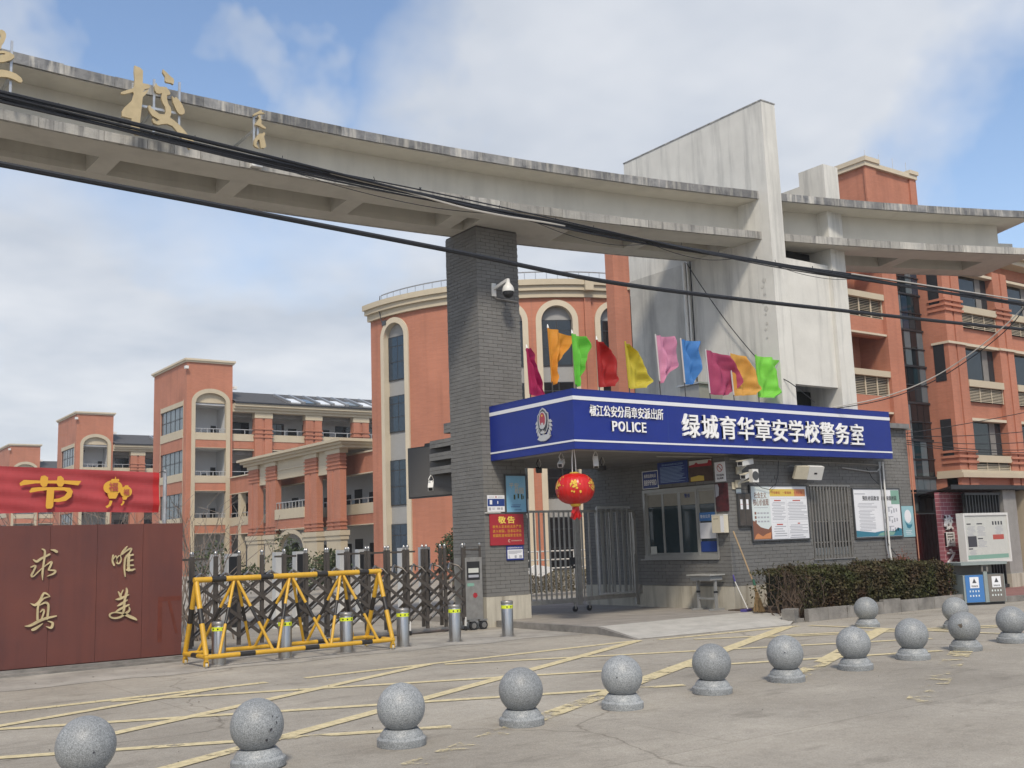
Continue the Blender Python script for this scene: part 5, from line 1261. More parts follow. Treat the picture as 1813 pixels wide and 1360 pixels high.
# ================================================================== FLAGS
mat('flag_pole', (.05,.05,.05), .5); mat('flag_sleeve', (.62,.60,.60), .7, transl=.3)
FL = [('crimson', (.40,.025,.11), 'crimson flag folded against its pole, nearest the pillar', (12.36,16.40), 1.00, [.31,.27,.20,.14,.08,.02], .92, .0),
      ('orange', (.62,.27,.035), 'orange flag swept to a point, second from the pillar', (12.36,15.68), 1.27, [.05,.13,.15,.24,.37,.42], 1.05, .12),
      ('green', (.14,.50,.06), 'narrow bright green flag above the sign corner', (12.48,15.12), 1.07, [.04,.12,.17,.21,.28,.22], .98, .05),
      ('red', (.34,.018,.018), 'deep red flag, fourth from the pillar', (13.05,15.12), 1.0, [.24,.32,.35,.38,.33,.12], .95, .10),
      ('yellow', (.50,.42,.045), 'yellow flag with a drooping fly edge, fifth from the pillar', (13.83,15.12), 1.02, [.28,.43,.38,.33,.29,.05], .92, .10),
      ('pink', (.56,.24,.36), 'pale pink flag before the stained fin wall', (14.66,15.12), 1.24, [.02,.22,.40,.37,.36,.36], .95, .0),
      ('blue', (.06,.20,.48), 'bright blue flag beside the drain pipe', (15.36,15.12), 1.22, [.22,.29,.33,.33,.32,.43], .92, .02),
      ('rose', (.37,.06,.13), 'wide crimson flag right of the blue one', (16.08,15.12), 1.05, [.45,.66,.72,.68,.62,.56], .92, .12),
      ('amber', (.60,.32,.07), 'amber flag between the crimson and green ones', (16.80,15.12), 1.05, [.46,.60,.60,.60,.60,.50], .92, .14),
      ('lime', (.20,.58,.07), 'lime green flag at the right end of the row', (17.58,15.12), 1.05, [.32,.54,.57,.56,.57,.62], .92, .03)]
for k, (cn, col, lb, (x, y), hp, prof_, H, sag) in enumerate(FL):
    mat('flag_'+cn, tuple(min(.9,c*1.4) for c in col), .65, transl=.5, var=.10, vscale=5)
    t = thing('flag', lb, 'flag', (x, y, 4.47), 0, 'coloured flags along the top of the police sign')
    lean = random.uniform(-.05,.02) - .02
    MB().cyl((0,0,-.12),(lean,0,hp),.011,n=8).build('pole', 'flag_pole', t)
    MB().cyl((lean*.2,0,max(.08,hp-H)),(lean,0,hp+.01),.017,n=8).build('sleeve', 'flag_sleeve' if k in (5,6,7,8) else 'flag_'+cn, t)
    if k in (0,1,2,3): MB().cyl((lean,0,hp),(lean-.01,0,hp+.07),.020,.008,n=8).build('finial', 'white_letter', t, True)
    b = MB(); nu, nv = 22, 24; ph = random.uniform(0,6)
    z1, z0 = hp-.015, max(.07, hp-.015-H)
    def pt_(i, j):
        s, v = i/nu, j/nv          # s from pole to fly, v from bottom to top
        q = v*5; qi = min(4, int(q)); e = q-qi; e = e*e*(3-2*e); wloc = 1.32*(prof_[qi]*(1-e)+prof_[qi+1]*e) + .012*math.sin(23*v+ph)
        xx = lean*(.2+.8*v) + wloc*s
        fold = (.045+.06*s)*math.sin(8.0*s + 3.2*v + ph) + .022*math.sin(17*s - 6*v + 2*ph) + .018*math.sin(14*v+5*s+ph)
        zz_ = z0 + (z1-z0)*v - sag*s*s*v - .05*s*math.sin(2.5*s+ph)*(1-v)
        return (xx, fold*min(1, s*3), zz_)
    for i in range(nu):
        for j in range(nv): b.quad(pt_(i,j), pt_(i+1,j), pt_(i+1,j+1), pt_(i,j+1))
    b.build('cloth', 'flag_'+cn, t, True)

# ================================================================== PEDESTRIAN GATE
pg = thing('pedestrian_gate', 'grey steel double-leaf pedestrian gate with vertical bars beside the pillar', 'gate', (13.2,18.36,.12))
GH = 2.22
P('steel_gate', 'top_rail', pg, (0,1.86,-.02,.02,GH-.05,GH)); P('steel_gate', 'bottom_rail', pg, (0.03,1.76,-.02,.02,.20,.30)); P('steel_gate', 'lock_post', pg, (1.74,1.86,-.03,.03,.14,GH-.05))
n = 13
for k in range(n):
    x = .04 + 1.66*k/(n-1); P('steel_gate', 'bar', pg, (x-.017,x+.017,-.012,.012,.30,GH-.05))
P('steel_gate', 'top_rail', pg, (1.88,3.52,-.02,.02,GH-.06,GH+.0)); P('steel_gate', 'bottom_rail', pg, (1.88,3.45,-.02,.02,.22,.31)); P('steel_gate', 'hinge_post', pg, (3.44,3.54,-.03,.03,.05,GH-.06))
for k in range(8):
    x = 1.93 + 1.46*k/7; P('steel_gate', 'bar', pg, (x-.017,x+.017,-.012,.012,.31,GH-.06))
# the sliding slatted leaf in front of the right half
sl = P('galv', 'slat_frame', pg, (2.30,3.30,-.12,-.09,.33,.37), (2.30,3.30,-.12,-.09,GH+.02,GH+.07), (2.28,2.31,-.125,-.085,.33,GH+.05))
for k in range(6):
    x = 2.36 + .95*k/6; MB().obox((x,-.15,.37), (.10,.05,0), (0,.012,0), (0,0,GH-.36)).build('slat', 'alu', sl)
for x in (1.62, 2.02):
    w_ = MB().cyl((x,-.05,.065),(x,-.01,.065),.062,n=16).build('wheel', 'black', pg, True); P('steel_gate', 'wheel_fork', w_, (x-.02,x+.02,-.058,-.004,.06,.20))
lk = P('black', 'lock_case', pg, (1.52,1.66,-.05,-.021,1.02,1.18)); P('black', 'handle', lk, (1.56,1.62,-.10,-.05,.94,1.0))
P('steel_gate', 'closer_arm', pg, (3.40,3.46,-.10,-.03,1.2,2.0)); P('steel_gate', 'bolt_box', pg, (3.52,3.66,-.10,-.02,.30,.50))

# ================================================================== DESK, BROOM, MOP
dk = thing('school_desk', 'grey school desk standing against the guard room wall under the window', 'desk', (16.5,15.97,.12))
MB().box(-.24,.22,-.34,.34,.72,.745).build('top', 'desk_top', dk)
MB().box(-.18,.18,-.29,.29,.62,.72).build('drawer', 'desk_metal', dk)
for y in (-.25, .25):
    l = MB().box(-.03,.03,y-.02,y+.02,.04,.62).build('leg', 'desk_metal', dk); MB().box(-.22,.22,y-.022,y+.022,0,.04).build('foot', 'desk_metal', l); MB().box(-.035,.035,y-.025,y+.025,.36,.40).build('clamp', 'frame_dark', l)
MB().box(-.015,.015,-.25,.25,.22,.26).build('stretcher', 'desk_metal', dk)
bo = thing('bamboo_broom', 'long bamboo broom leaning on the wall at the hedge end', 'broom', (16.45,14.55,.12))
MB().tube([(.28,.78,1.62),(.16,.42,1.05),(.02,.06,.50)], .016, 8).build('handle', 'bamboo', bo, True)
MB().tube([(.05,.12,.64),(.028,.07,.52)], .026, 8).build('binding', 'green_tape', bo, True)
b = MB(); rng = random.Random(5)
for k in range(150):
    a, r_ = rng.uniform(0,6.28), rng.uniform(.2,1)**.5; b.tube([(.03,.08,.55),(.0+.05*r_*math.cos(a),.0+.04*r_*math.sin(a),.32),(-.03+.15*r_*math.cos(a),-.05+.09*r_*math.sin(a),.0+rng.uniform(0,.05))], .0035, 3)
b.build('bristles', 'straw', bo)
mp_ = thing('dust_pan', 'long white handled dustpan with a purple grip leaning on the plinth', 'dustpan', (16.5,14.95,.12))
MB().tube([(.05,-.05,.02),(.28,.48,.60)], .011, 6).build('handle', 'white_plastic', mp_); MB().tube([(.27,.46,.58),(.34,.58,.74),(.33,.60,.80)], .018, 6).build('grip', 'purple_plastic', mp_); MB().obox((-.08,-.12,0), (.24,.08,0), (-.05,.12,0), (0,0,.05)).build('pan', 'purple_plastic', mp_)

# ================================================================== HEDGE
hg = thing('hedge', 'clipped dark reddish green hedge in front of the guard room', 'hedge', (16.1,13.2,.1))
rng = random.Random(11)
b = MB()
def leaf(b, c, s, rng):
    n = Vector((rng.gauss(0,1), rng.gauss(-.3,1), rng.gauss(.5,1))).normalized(); a = n.orthogonal().normalized(); a = (a*math.cos(rng.uniform(0,6.28)) + n.cross(a)*math.sin(rng.uniform(0,6.28))).normalized(); e = n.cross(a)
    b.quad(c - a*s, c + e*s*.5, c + a*s, c - e*s*.5)
def hedge_h(x): return .79 + .045*math.sin(2.1*x) + .04*math.sin(5.3*x+1) + .025*math.sin(11*x) - (.35 if x < .3 else 0)
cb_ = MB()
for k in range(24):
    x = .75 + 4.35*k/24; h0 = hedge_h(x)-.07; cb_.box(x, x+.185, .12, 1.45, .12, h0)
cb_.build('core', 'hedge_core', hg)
n = 26000
for k in range(n):
    x = rng.uniform(.1, 5.15)
    hh = hedge_h(x)
    if x < .9 and rng.random() > (x/.9)**1.3: continue
    t = rng.random()
    if t < .42: y, z = rng.uniform(-.06,.14)**1, rng.uniform(.02,hh)
    elif t < .75: y, z = rng.uniform(0,1.5), hh + rng.gauss(0,.03)
    else: y, z = rng.uniform(0,1.5), rng.uniform(.1,hh)
    y += .05*math.sin(3*x)
    if z < .14 and rng.random() < .5: continue
    leaf(b, Vector((x, y, z)), rng.uniform(.020,.046), rng)
for k in range(90):
    x, y = rng.uniform(.6,5.1), rng.uniform(0,1.3); hh = hedge_h(x); L0 = rng.uniform(.05,.17); e = Vector((rng.gauss(0,.03), rng.gauss(0,.03), L0))
    for q in range(7): leaf(b, Vector((x,y,hh)) + e*(q/6) + Vector((rng.gauss(0,.012), rng.gauss(0,.012), 0)), rng.uniform(.018,.034), rng)
o = b.build('foliage', 'leaf_hedge', hg); o['kind'] = 'stuff'
b = MB()
for k in range(110):
    x = rng.uniform(.0,5.1) if k > 35 else rng.uniform(.0,.9); y = rng.uniform(.05,.9); hh = hedge_h(x)
    p = Vector((x,y,0)); pts = [p]
    for j in range(4): p = p + Vector((rng.gauss(0,.06), rng.gauss(0,.05), hh*rng.uniform(.2,.3))); pts.append(p)
    b.tube(pts, [.011,.009,.007,.005,.003], 4)
    for j in (1,2,3): b.tube([pts[j], pts[j]+Vector((rng.gauss(0,.1),rng.gauss(0,.08),rng.uniform(.05,.18)))], .003, 3)
b.build('stems', 'twig', hg)
b = MB()
for k in range(500): leaf(b, Vector((rng.uniform(.4,5.1), rng.uniform(-.02,.25), rng.uniform(.005,.04))), rng.uniform(.02,.035), rng)
o = b.build('fallen_leaves', 'straw', hg); o['kind'] = 'stuff'
sh = thing('bare_shrub', 'leafless dark shrub at the left end of the hedge behind the broom', 'shrub', (16.85,13.75,.1))
b = MB(); lv = MB()
for k in range(16):
    p = Vector((rng.gauss(0,.06), rng.gauss(0,.06), 0)); dr_ = Vector((rng.gauss(0,.5), rng.gauss(0,.4), 1.6)).normalized(); pts = [p]
    for j in range(6):
        dr_ = (dr_ + Vector((rng.gauss(0,.3), rng.gauss(0,.3), rng.gauss(.05,.15)))).normalized(); p = p + dr_*.165; pts.append(p)
        if j > 1: 
            e = p + Vector((rng.gauss(0,.12), rng.gauss(0,.12), rng.gauss(.06,.06))); b.tube([p, e], .003, 3)
            for q in range(3): leaf(lv, e+Vector((rng.gauss(0,.03),rng.gauss(0,.03),rng.gauss(0,.03))), .018, rng)
    b.tube(pts, [.012,.010,.009,.007,.005,.004,.003], 5)
b.build('branches', 'twig', sh); lv.build('leaves', 'leaf_hedge', sh)
dp = thing('dry_plant', 'dry reddish weed sprouting by the pipe foot behind the hedge', 'plant', (22.2,15.1,.1))
b = MB()
for k in range(420): leaf(b, Vector((rng.gauss(0,.13), rng.gauss(0,.1), .72+abs(rng.gauss(0,.13)))), .022, rng)
for k in range(20): b.tube([(rng.gauss(0,.04),0,0),(rng.gauss(0,.12),rng.gauss(0,.08),.9)], .005, 3)
b.build('foliage', mat('dry_leaf', (.17,.055,.035), .8, island=.4), dp)

# ================================================================== LITTER BINS
bi = thing('recycling_bin', 'two-compartment litter bin with blue and grey doors under a flat roof', 'litter bin', (21.20,12.98,0), R(-27)); bi.scale = (1.1, 1.1, 1.06)
MB().box(.02,.86,.03,.42,0,.05).build('base', 'black', bi); MB().box(0,.88,0,.45,.05,.60).build('body', 'bin_green', bi)
d1 = MB().box(.04,.42,-.012,-.0005,.06,.60).build('blue_door', 'bin_blue', bi); d2 = MB().box(.52,.86,-.012,-.0005,.06,.60).build('grey_door', 'bin_grey', bi)
MB().box(.43,.51,-.02,-.0005,.05,.74).build('centre_post', 'bin_green', bi); MB().box(.40,.54,-.02,.06,.66,.80).build('ash_tray', 'bin_grey', bi); MB().box(.44,.50,-.024,-.019,.68,.77).build('ash_slot', 'black', bi)
MB().box(.02,.86,.36,.42,.60,.80).build('back_panel', 'bin_grey', bi); MB().box(-.05,.93,-.06,.50,.80,.855).build('roof', 'bin_green', bi)
for dr_, x0, s in ((d1,.13,'可回收物'), (d2,.60,'其他垃圾')):
    c_ = MB().box(x0,x0+.19,-.015,-.012,.34,.56).build('label_card', 'paper_white', dr_); b = MB(); fr = front(x0,-.015,0)
    b.prism([(.05,.44),(.14,.44),(.095,.535)], fr, .0004, .0012); text_line(b, s, fr, .025, .36, .14, .035, .0004, .0012, .01); b.build('symbol', 'ink', c_)
    b = MB()
    for q in range(4):
        for r_ in range(2): b.box(x0-.02+q*.06, x0+.005+q*.06, -.0135, -.012, .17+.09*r_, .205+.09*r_)
    b.build('pictograms', 'paper_pale', dr_)

# ================================================================== PINK KIOSK, NOTICE CASE, DOORWAY
dw = thing('dark_doorway', 'dark red door in the recess between guard room and pink pier', 'door', (24.70,16.4,0))
MB().box(0,1.25,0,.08,.1,2.05).build('door_leaf', 'door_red', dw); MB().box(0,1.25,-.02,.06,2.06,2.6).build('transom', 'frame_dark', dw)
for k in range(4): MB().box(.08+.29*k,.30+.29*k,-.03,-.021,2.12,2.5).build('pane', 'glass_tower', dw)
MB().box(-.05,1.3,-.25,.05,2.62,2.68).build('lintel', 'frame_dark', dw)
for k in range(8): MB().box(.08+.145*k,.10+.145*k,-.04,-.021,.12,2.04).build('door_ridge', 'door_red', dw)
kp = thing('pink_brick_pier', 'pink brick pier with white characters right of the guard room', 'pier', (24.15,15.2,0))
MB().box(0,1.12,0,.14,0,2.55).build('core', 'pink_brick', kp)
b = MB()
for k, ch in enumerate('校园之'):
    b = MB(); add_glyph(b, ch, front(0,0,0), .03, 1.62-.42*k, .37, .36, .02, .06, .032); b.build('letter', 'white_letter', kp)
aw = thing('black_awning', 'low black metal awning over the pink pier and side gate', 'awning', (23.55,14.25,2.53))
MB().obox((.15,.35,.10),(4.4,0,0),(1.3,1.75,-.13),(0,0,.04)).build('roof_sheet', 'awning', aw)
MB().obox((.13,.32,.06),(4.44,0,0),(0,.028,0),(0,0,.11)).build('fascia', 'black', aw)
for k in range(26): MB().obox((.25+.16*k,.37,.055),(.05,0,0),(1.28,1.72,-.128),(0,0,.043)).build('rib', 'awning', aw)
sg = thing('side_gate', 'dark vertical bar side gate behind the notice case', 'gate', (24.6,14.80,0))
MB().box(0,1.6,.06,.08,.12,2.5).build('back_sheet', 'dark_void', sg)
for k in range(12): MB().box(.05+.135*k,.085+.135*k,0,.04,.15,2.48).build('bar', 'frame_dark', sg)
MB().box(0,1.65,-.01,.05,2.46,2.52).build('top_rail', 'frame_dark', sg); MB().box(0,1.65,-.01,.05,.12,.2).build('bottom_rail', 'frame_dark', sg)
gp = thing('concrete_gate_post', 'grey concrete gate post right of the notice case', 'post', (26.28,14.75,.1))
MB().box(0,.62,0,.5,0,2.5).build('shaft', 'post_concrete', gp); MB().box(-.06,.68,-.06,.56,2.5,2.57).build('cap', 'black', gp); MB().box(-.04,.66,-.04,.54,0,.35).build('foot', 'plinth', gp)
gp2 = thing('slim_gate_post', 'slim pale gate post at the right picture edge', 'post', (27.25,14.6,.1))
MB().box(0,.5,0,.5,0,2.5).build('shaft', 'cream', gp2); MB().box(-.05,.55,-.05,.55,2.5,2.56).build('cap', 'black', gp2)
nc = thing('notice_case', 'white framed outdoor notice case in front of the pink pier', 'notice board', (23.90,14.50,0))
MB().box(0,2.02,.02,.16,.78,2.0).build('case', 'white_plastic', nc)
P('white_plastic', 'frame', nc, (0,2.02,-.03,.019,1.94,2.0), (0,2.02,-.03,.019,.78,.84), (0,.06,-.03,.019,.84,1.94), (1.96,2.02,-.03,.019,.84,1.94))
P('paper_grey', 'display_sheet', nc, (.062,1.958,-.004,.018,.842,1.938))
rows = []
for x0 in (.16,.60,1.42): para(x0, x0+.36, 1.66, 8, .03, .011)
para(.60,.98,1.32,6,.03,.011); para(.18,.56,1.08,4,.03,.011)
bars(nc, 'printed_text', 'ink_grey', rows, -.004); bars(nc, 'headings', 'ink', [(.16,.34,1.72,.03),(.60,.84,1.72,.03),(.60,.82,1.36,.03),(.16,.34,1.12,.03)] + [(1.30+.13*k,1.37+.13*k,1.70,.09) for k in range(4)], -.004)
P('ink', 'printed_photo', nc, (.16,.54,-.006,-.0045,1.18,1.44)); P('ink_red', 'printed_banner', nc, (1.28,1.78,-.006,-.0045,1.34,1.46)); P('ink_green', 'printed_hills', nc, (.10,1.92,-.006,-.0045,.88,.98))
for x in (.9, 1.82): MB().box(x,x+.06,.161,.30,1.2,1.26).build('wall_bracket', 'steel_gate', nc)

# ================================================================== OVERHEAD CABLES
def spline(pts, n=8):
    q = []; pts = [Vector(p) for p in pts]
    for k in range(len(pts)-1):
        p0, p1, p2, p3 = pts[max(k-1,0)], pts[k], pts[k+1], pts[min(k+2,len(pts)-1)]
        for j in range(n):
            t = j/n; q.append(.5*((2*p1)+(-p0+p2)*t+(2*p0-5*p1+4*p2-p3)*t*t+(-p0+3*p1-3*p2+p3)*t**3))
    return q+[pts[-1]]
cbn = thing('cable_bundle', 'thick bundle of black overhead cables sagging across the picture', 'cable', (0,0,0))
core = spline([(-7,11,6.62),(-2,11,6.40),(1.78,11,6.24),(4.79,11,6.13),(8.41,11,6.03),(10.5,11,6.01),(12.97,11,6.02),(16.12,11,6.08),(21.2,11,6.21),(27,11,6.45),(34,11,6.8)], 6)
rng = random.Random(21)
for k in range(9):
    a0, r_, ph, sp_ = rng.uniform(0,6.28), rng.uniform(.012,.042), rng.uniform(0,6), rng.uniform(.25,.6)
    rad = rng.choice((.009,.012,.015,.018)); pts = []
    for j, p in enumerate(core):
        s = .55 + .45*math.cos(.35*p.x+ph); zoff = -.035 if p.x < 9 else 0
        pts.append(p + Vector((0, r_*math.cos(a0+sp_*p.x), r_*math.sin(a0+sp_*p.x)*1.3 - (.10*max(0,math.sin(.42*p.x+ph))*(k in (1,2)) if p.x < 13 else 0) - (.03 if k == 3 else 0))))
    MB().tube(pts, rad, 6).build('cable', 'cable', cbn, True)
MB().tube(spline([(5.4,11,6.10),(6.4,10.98,6.05),(7.2,10.97,5.98),(7.9,10.97,5.965),(8.5,10.98,5.985),(9.0,11,6.0)], 6), .014, 6).build('pale_cable', 'cable_pale', cbn, True)
MB().tube(spline([(15.4,10.97,6.105),(18,10.96,6.17),(21.2,10.96,6.255),(27,10.96,6.48)], 6), .013, 6).build('pale_cable', 'cable_pale', cbn, True)
for x0, x1, dz in ((4.1,8.3,.13), (8.2,10.8,.14), (10.4,12.6,.11), (13.2,15.8,.10)):
    za = lambda x: next(p.z for p in core if p.x >= x)
    MB().tube(spline([(x0,11,za(x0)),((x0*2+x1)/3,11,za((x0*2+x1)/3)-dz),((x0+x1*2)/3,11,za((x0+2*x1)/3)-dz*1.1),(x1,11,za(x1))], 6), .005, 5).build('slack_wire', 'cable', cbn, True)
for k in range(26):
    x = rng.uniform(1,16); p = next(q for q in core if q.x >= x); MB().bar(p+Vector((0,0,.03)), p+Vector((rng.uniform(-.02,.02),0,.075)), .006, .006).build('cable_tie', 'cable', cbn)
sc1 = thing('single_cable', 'single thick black cable crossing below the bundle', 'cable', (0,0,0))
MB().tube(spline([(-6,12,6.2),(-2,12,6.03),(1.97,12,5.89),(4.49,12,5.82),(7.76,12,5.72),(11.03,12,5.62),(16.62,12,5.77),(22.99,12,6.01),(32,12,6.5)], 8), .036, 8).build('sheath', 'cable', sc1, True)
dwr = thing('drop_wire', 'pale drop wire curving from the cable bundle down to the sign roof', 'wire', (0,0,0))
MB().tube(spline([(19.9,15.2,4.46),(20.6,14.2,4.62),(21.0,13.2,4.92),(21.15,12.2,5.38),(21.2,11.4,5.86),(21.25,11.0,6.18)], 8), .012, 6).build('wire', 'cable_pale', dwr, True)
MB().tube(spline([(20.05,15.2,4.45),(20.7,14.2,4.58),(21.1,13.2,4.87),(21.25,12.2,5.33),(21.28,11.4,5.80),(21.25,11.0,6.16)], 8), .010, 6).build('black_wire', 'cable', dwr, True)
fwi = thing('wall_wire', 'thin black wire running slantwise across the tall fin wall', 'wire', (0,0,0))
MB().tube(spline([(18.33,17.75,8.32),(18.32,17.2,7.5),(18.32,16.4,6.4),(18.34,15.5,5.35),(18.6,15.05,4.95),(19.3,15.0,4.56)], 8), .011, 5).build('wire', 'cable', fwi, True)
for k, (z0, x1, z1, sag, lb) in enumerate(((4.02,29.5,5.25,.10,'upper thin wire leaving the guard room corner to the right'), (3.95,29.5,4.55,.22,'second thin wire from the guard room corner, sagging to the right'),
        (3.85,29.5,4.25,.30,'third thin wire from the guard room corner'), (3.80,29.5,3.98,.34,'fourth thin wire from the guard room corner'), (3.75,29.0,3.78,.30,'lowest thin wire from the guard room corner'))):
    t = thing('thin_wire', lb, 'wire', (0,0,0)); a, c = Vector((23.2,15.35,z0)), Vector((x1,12.2,z1))
    MB().tube([a.lerp(c, s/14) - Vector((0,0,4*sag*(s/14)*(1-s/14))) for s in range(15)], .010, 5).build('wire', 'cable', t)

# ================================================================== SCHOOL BUILDINGS
def strip_arch(mb, cx, rx, ry, zs, ztop, y0, y1, n=16):
    """wall above an arch: columns from the arch line to ztop"""
    for k in range(n):
        a, c = -1+2*k/n, -1+2*(k+1)/n; za, zc = zs+ry*math.sqrt(max(0,1-a*a)), zs+ry*math.sqrt(max(0,1-c*c)); xa, xc = cx+rx*a, cx+rx*c
        mb.quad((xa,y0,za),(xc,y0,zc),(xc,y0,ztop),(xa,y0,ztop)); mb.quad((xa,y0,za),(xa,y1,za),(xc,y1,zc),(xc,y0,zc))
def arch_ring(mb, cx, rx, ry, wx, wy, zs, y0, y1, n=20):
    for k in range(n):
        a, c = math.pi*k/n, math.pi*(k+1)/n
        P0 = [(cx+(rx+e*wx)*math.cos(t), zs+(ry+e*wy)*math.sin(t)) for t in (a, c) for e in (0, 1)]
        (i0, o0, i1, o1) = P0
        mb.quad((i0[0],y0,i0[1]),(o0[0],y0,o0[1]),(o1[0],y0,o1[1]),(i1[0],y0,i1[1]))
        mb.quad((o0[0],y0,o0[1]),(o0[0],y1,o0[1]),(o1[0],y1,o1[1]),(o1[0],y0,o1[1])); mb.quad((i0[0],y1,i0[1]),(i0[0],y0,i0[1]),(i1[0],y0,i1[1]),(i1[0],y1,i1[1]))
def railing(parent, x0, x1, y, z, h=.38, nposts=5, m='rail_grey', axis='x'):
    b = MB()
    def bx(a, c, d0, d1, e0, e1):
        b.box(a, c, d0, d1, e0, e1) if axis == 'x' else b.box(d0, d1, a, c, e0, e1)
    bx(x0, x1, y-.03, y+.03, z+h-.06, z+h)
    for k in range(nposts+1):
        x = x0+(x1-x0)*k/nposts; bx(x-.03, x+.03, y-.025, y+.025, z, z+h-.06)
    return b.build('railing', m, parent)

def classroom_block(y0, label, detail=True, length=22.0):
    t = thing('classroom_block', label, 'building', (28.9, y0, 0), 0, 'red brick classroom blocks behind the gate')
    TW, TD, ZT_ = 3.95, 8.8, 17.7
    op = [(0.0,3.35),(4.75,6.95),(8.2,10.55),(11.85,14.3)]
    # tower front
    b = MB(); b.box(0,.42,0,.35,0,ZT_); b.box(3.75,TW,0,.35,0,ZT_)
    for zc in (4.1,7.6,11.2): b.box(.75,3.40,.02,.35,zc-.65,zc)
    b.box(.42,3.75,.001,.35,15.52,ZT_); strip_arch(b, 2.085, 1.665, 1.17, 14.35, 15.52, .001, .3); b.build('tower_wall', 'red_brick', t)
    tr = MB(); tr.box(.42,.75,-.06,.35,0,14.35); tr.box(3.40,3.75,-.06,.35,0,14.35); tr.build('pilaster_trim', 'cream', t)
    b = MB(); arch_ring(b, 2.085, 1.30, .82, .36, .36, 14.35, -.06, .3); b.build('arch_trim', 'cream', t)
    b = MB(); b.prism(ell(2.085,14.35,1.31,.83,18,0,180), front(0,.25,0), -.05, 0); b.build('tympanum', 'cream', t)
    for zc in (4.1,7.6,11.2):
        P('cream', 'parapet', t, (.75,3.40,-.02,.25,zc,zc+.6)); P('cream_pale', 'ledge', t, (.75,3.40,-.05,.3,zc-.68,zc-.65)); railing(t, .75, 3.40, .1, zc+.6)
    # tower interior
    b = MB(); b.box(.4,3.7,2.6,2.8,0,14.3); b.box(3.55,3.7,.36,2.6,0,14.3); b.build('inner_wall', 'white_wall', t)
    for zc in (3.5,7.0,10.6,14.32): P('white_wall', 'floor_slab', t, (.36,3.74,.352,2.6,zc-.15,zc))
    if detail:
        for zc in (3.5,7.0,10.6):
            P('dark_void', 'door', t, (3.0,3.45,2.55,2.6,zc,zc+2.1)); P('frame_dark', 'meter_box', t, (2.3,2.7,2.56,2.6,zc+1.2,zc+1.55)); P('frame_dark', 'ceiling_lamp', t, (.9,1.2,1.2,1.5,zc+3.05,zc+3.2))
    # tower left face
    gl = [(4.75,6.8),(8.45,10.4),(12.1,14.1)]
    b = MB(); b.box(0,.3,.352,.8,0,ZT_); b.box(0,.3,6.7,TD,0,ZT_); b.box(.002,.3,.8,6.7,14.5,ZT_)
    for a, c in ((0,4.1),(6.8,7.8),(10.4,11.4)): b.box(.002,.3,.8,6.7,a,c)
    b.build('side_wall', 'red_brick', t)
    for (a, c), zb in zip(gl, (4.1,7.8,11.4)):
        P('cream', 'window_sill', t, (-.05,.3,.8,6.7,zb,a)); wf = P('frame_dark', 'window', t, *[(.08,.16,.8+5.9*k/5-.035,.8+5.9*k/5+.035,a,c) for k in range(6)], (.08,.16,.8,6.7,(a+c)/2-.03,(a+c)/2+.03), (.08,.16,.8,6.7,c-.05,c))
        for k in range(5):
            for r_ in range(2): P('glass_tower', 'pane', wf, (.11,.12,.8+5.9*k/5+.035,.8+5.9*(k+1)/5-.035,a+(c-a)/2*r_+.03,a+(c-a)/2*(r_+1)-.03))
    P('cream', 'window_head', t, (-.05,.3,.8,6.7,14.1,14.5))
    b = MB(); b.box(-.02,.0,.74,.8,3.9,14.6); b.box(-.02,0,6.7,6.76,3.9,14.6); b.build('window_trim', 'cream', t)
    P('red_brick', 'rear_walls', t, (.3,TW,TD-.3,TD,0,ZT_), (TW-.3,TW,2.8,TD-.3,14.4,ZT_))
    P('cream_pale', 'tower_cornice', t, (-.12,TW+.12,-.12,TD+.12,ZT_,ZT_+.14), (-.22,TW+.22,-.22,TD+.22,ZT_+.14,ZT_+.30)); P('slate', 'tower_roof', t, (.0,TW,.0,TD,ZT_+.30,ZT_+.31))
    for (x, y, z) in ((-.1,-.15,17.2), (TW+.15,-.15,15.7)):
        MB().box(x-.14,x+.14,y-.2,y+.14,z-.12,z+.12).build('wall_camera', 'white_plastic', t)
    MB().cyl((TW-.08,-.08,0),(TW-.08,-.08,13.6),.06,n=8).build('downpipe', 'red_brick', t, True)
    # long corridor block
    X0, X1 = TW, TW+length
    b = MB()
    for za, zc in ((3.35,4.1),(6.95,7.6),(10.55,11.2)): b.box(X0,X1,.25,.5,za,zc)
    b.build('corridor_spandrel', 'red_brick', t)
    for zc in (4.1,7.6,11.2):
        P('cream', 'corridor_parapet', t, (X0,X1,.2,.45,zc,zc+.6)); P('cream_pale', 'corridor_ledge', t, (X0,X1,.12,.4,zc-.79,zc-.72)); railing(t, X0, X1, .3, zc+.6, .42, int(length/1.2))
    x = X0 + 2.0
    while x < X1:
        pl_ = MB().box(x,x+.68,-.1,.55,0,13.2).box(x+.88,x+1.56,-.1,.55,0,13.2).box(x+.66,x+.9,-.02,.5,0,13.2).build('pillar', 'red_brick', t)
        P('cream', 'pillar_head', pl_, (x-.04,x+1.6,-.14,.56,13.2,13.66))
        for zb in (11.5,11.85,12.2,8.0,8.3): P('red_brick', 'moulding', pl_, (x-.06,x+1.62,-.17,.56,zb,zb+.12))
        x += 4.72
    P('white_wall', 'corridor_wall', t, (X0,X1,2.6,2.8,0,14.0)); 
    for zc in (3.5,7.0,10.6,13.95): P('white_wall', 'corridor_slab', t, (X0,X1,.502,2.6,zc-.15,zc-.01))
    P('ceiling', 'corridor_beam', t, (X0,X1,.6,.8,13.3,13.8), (X0,X1,.6,.8,10.05,10.4), (X0,X1,.6,.8,6.5,6.85))
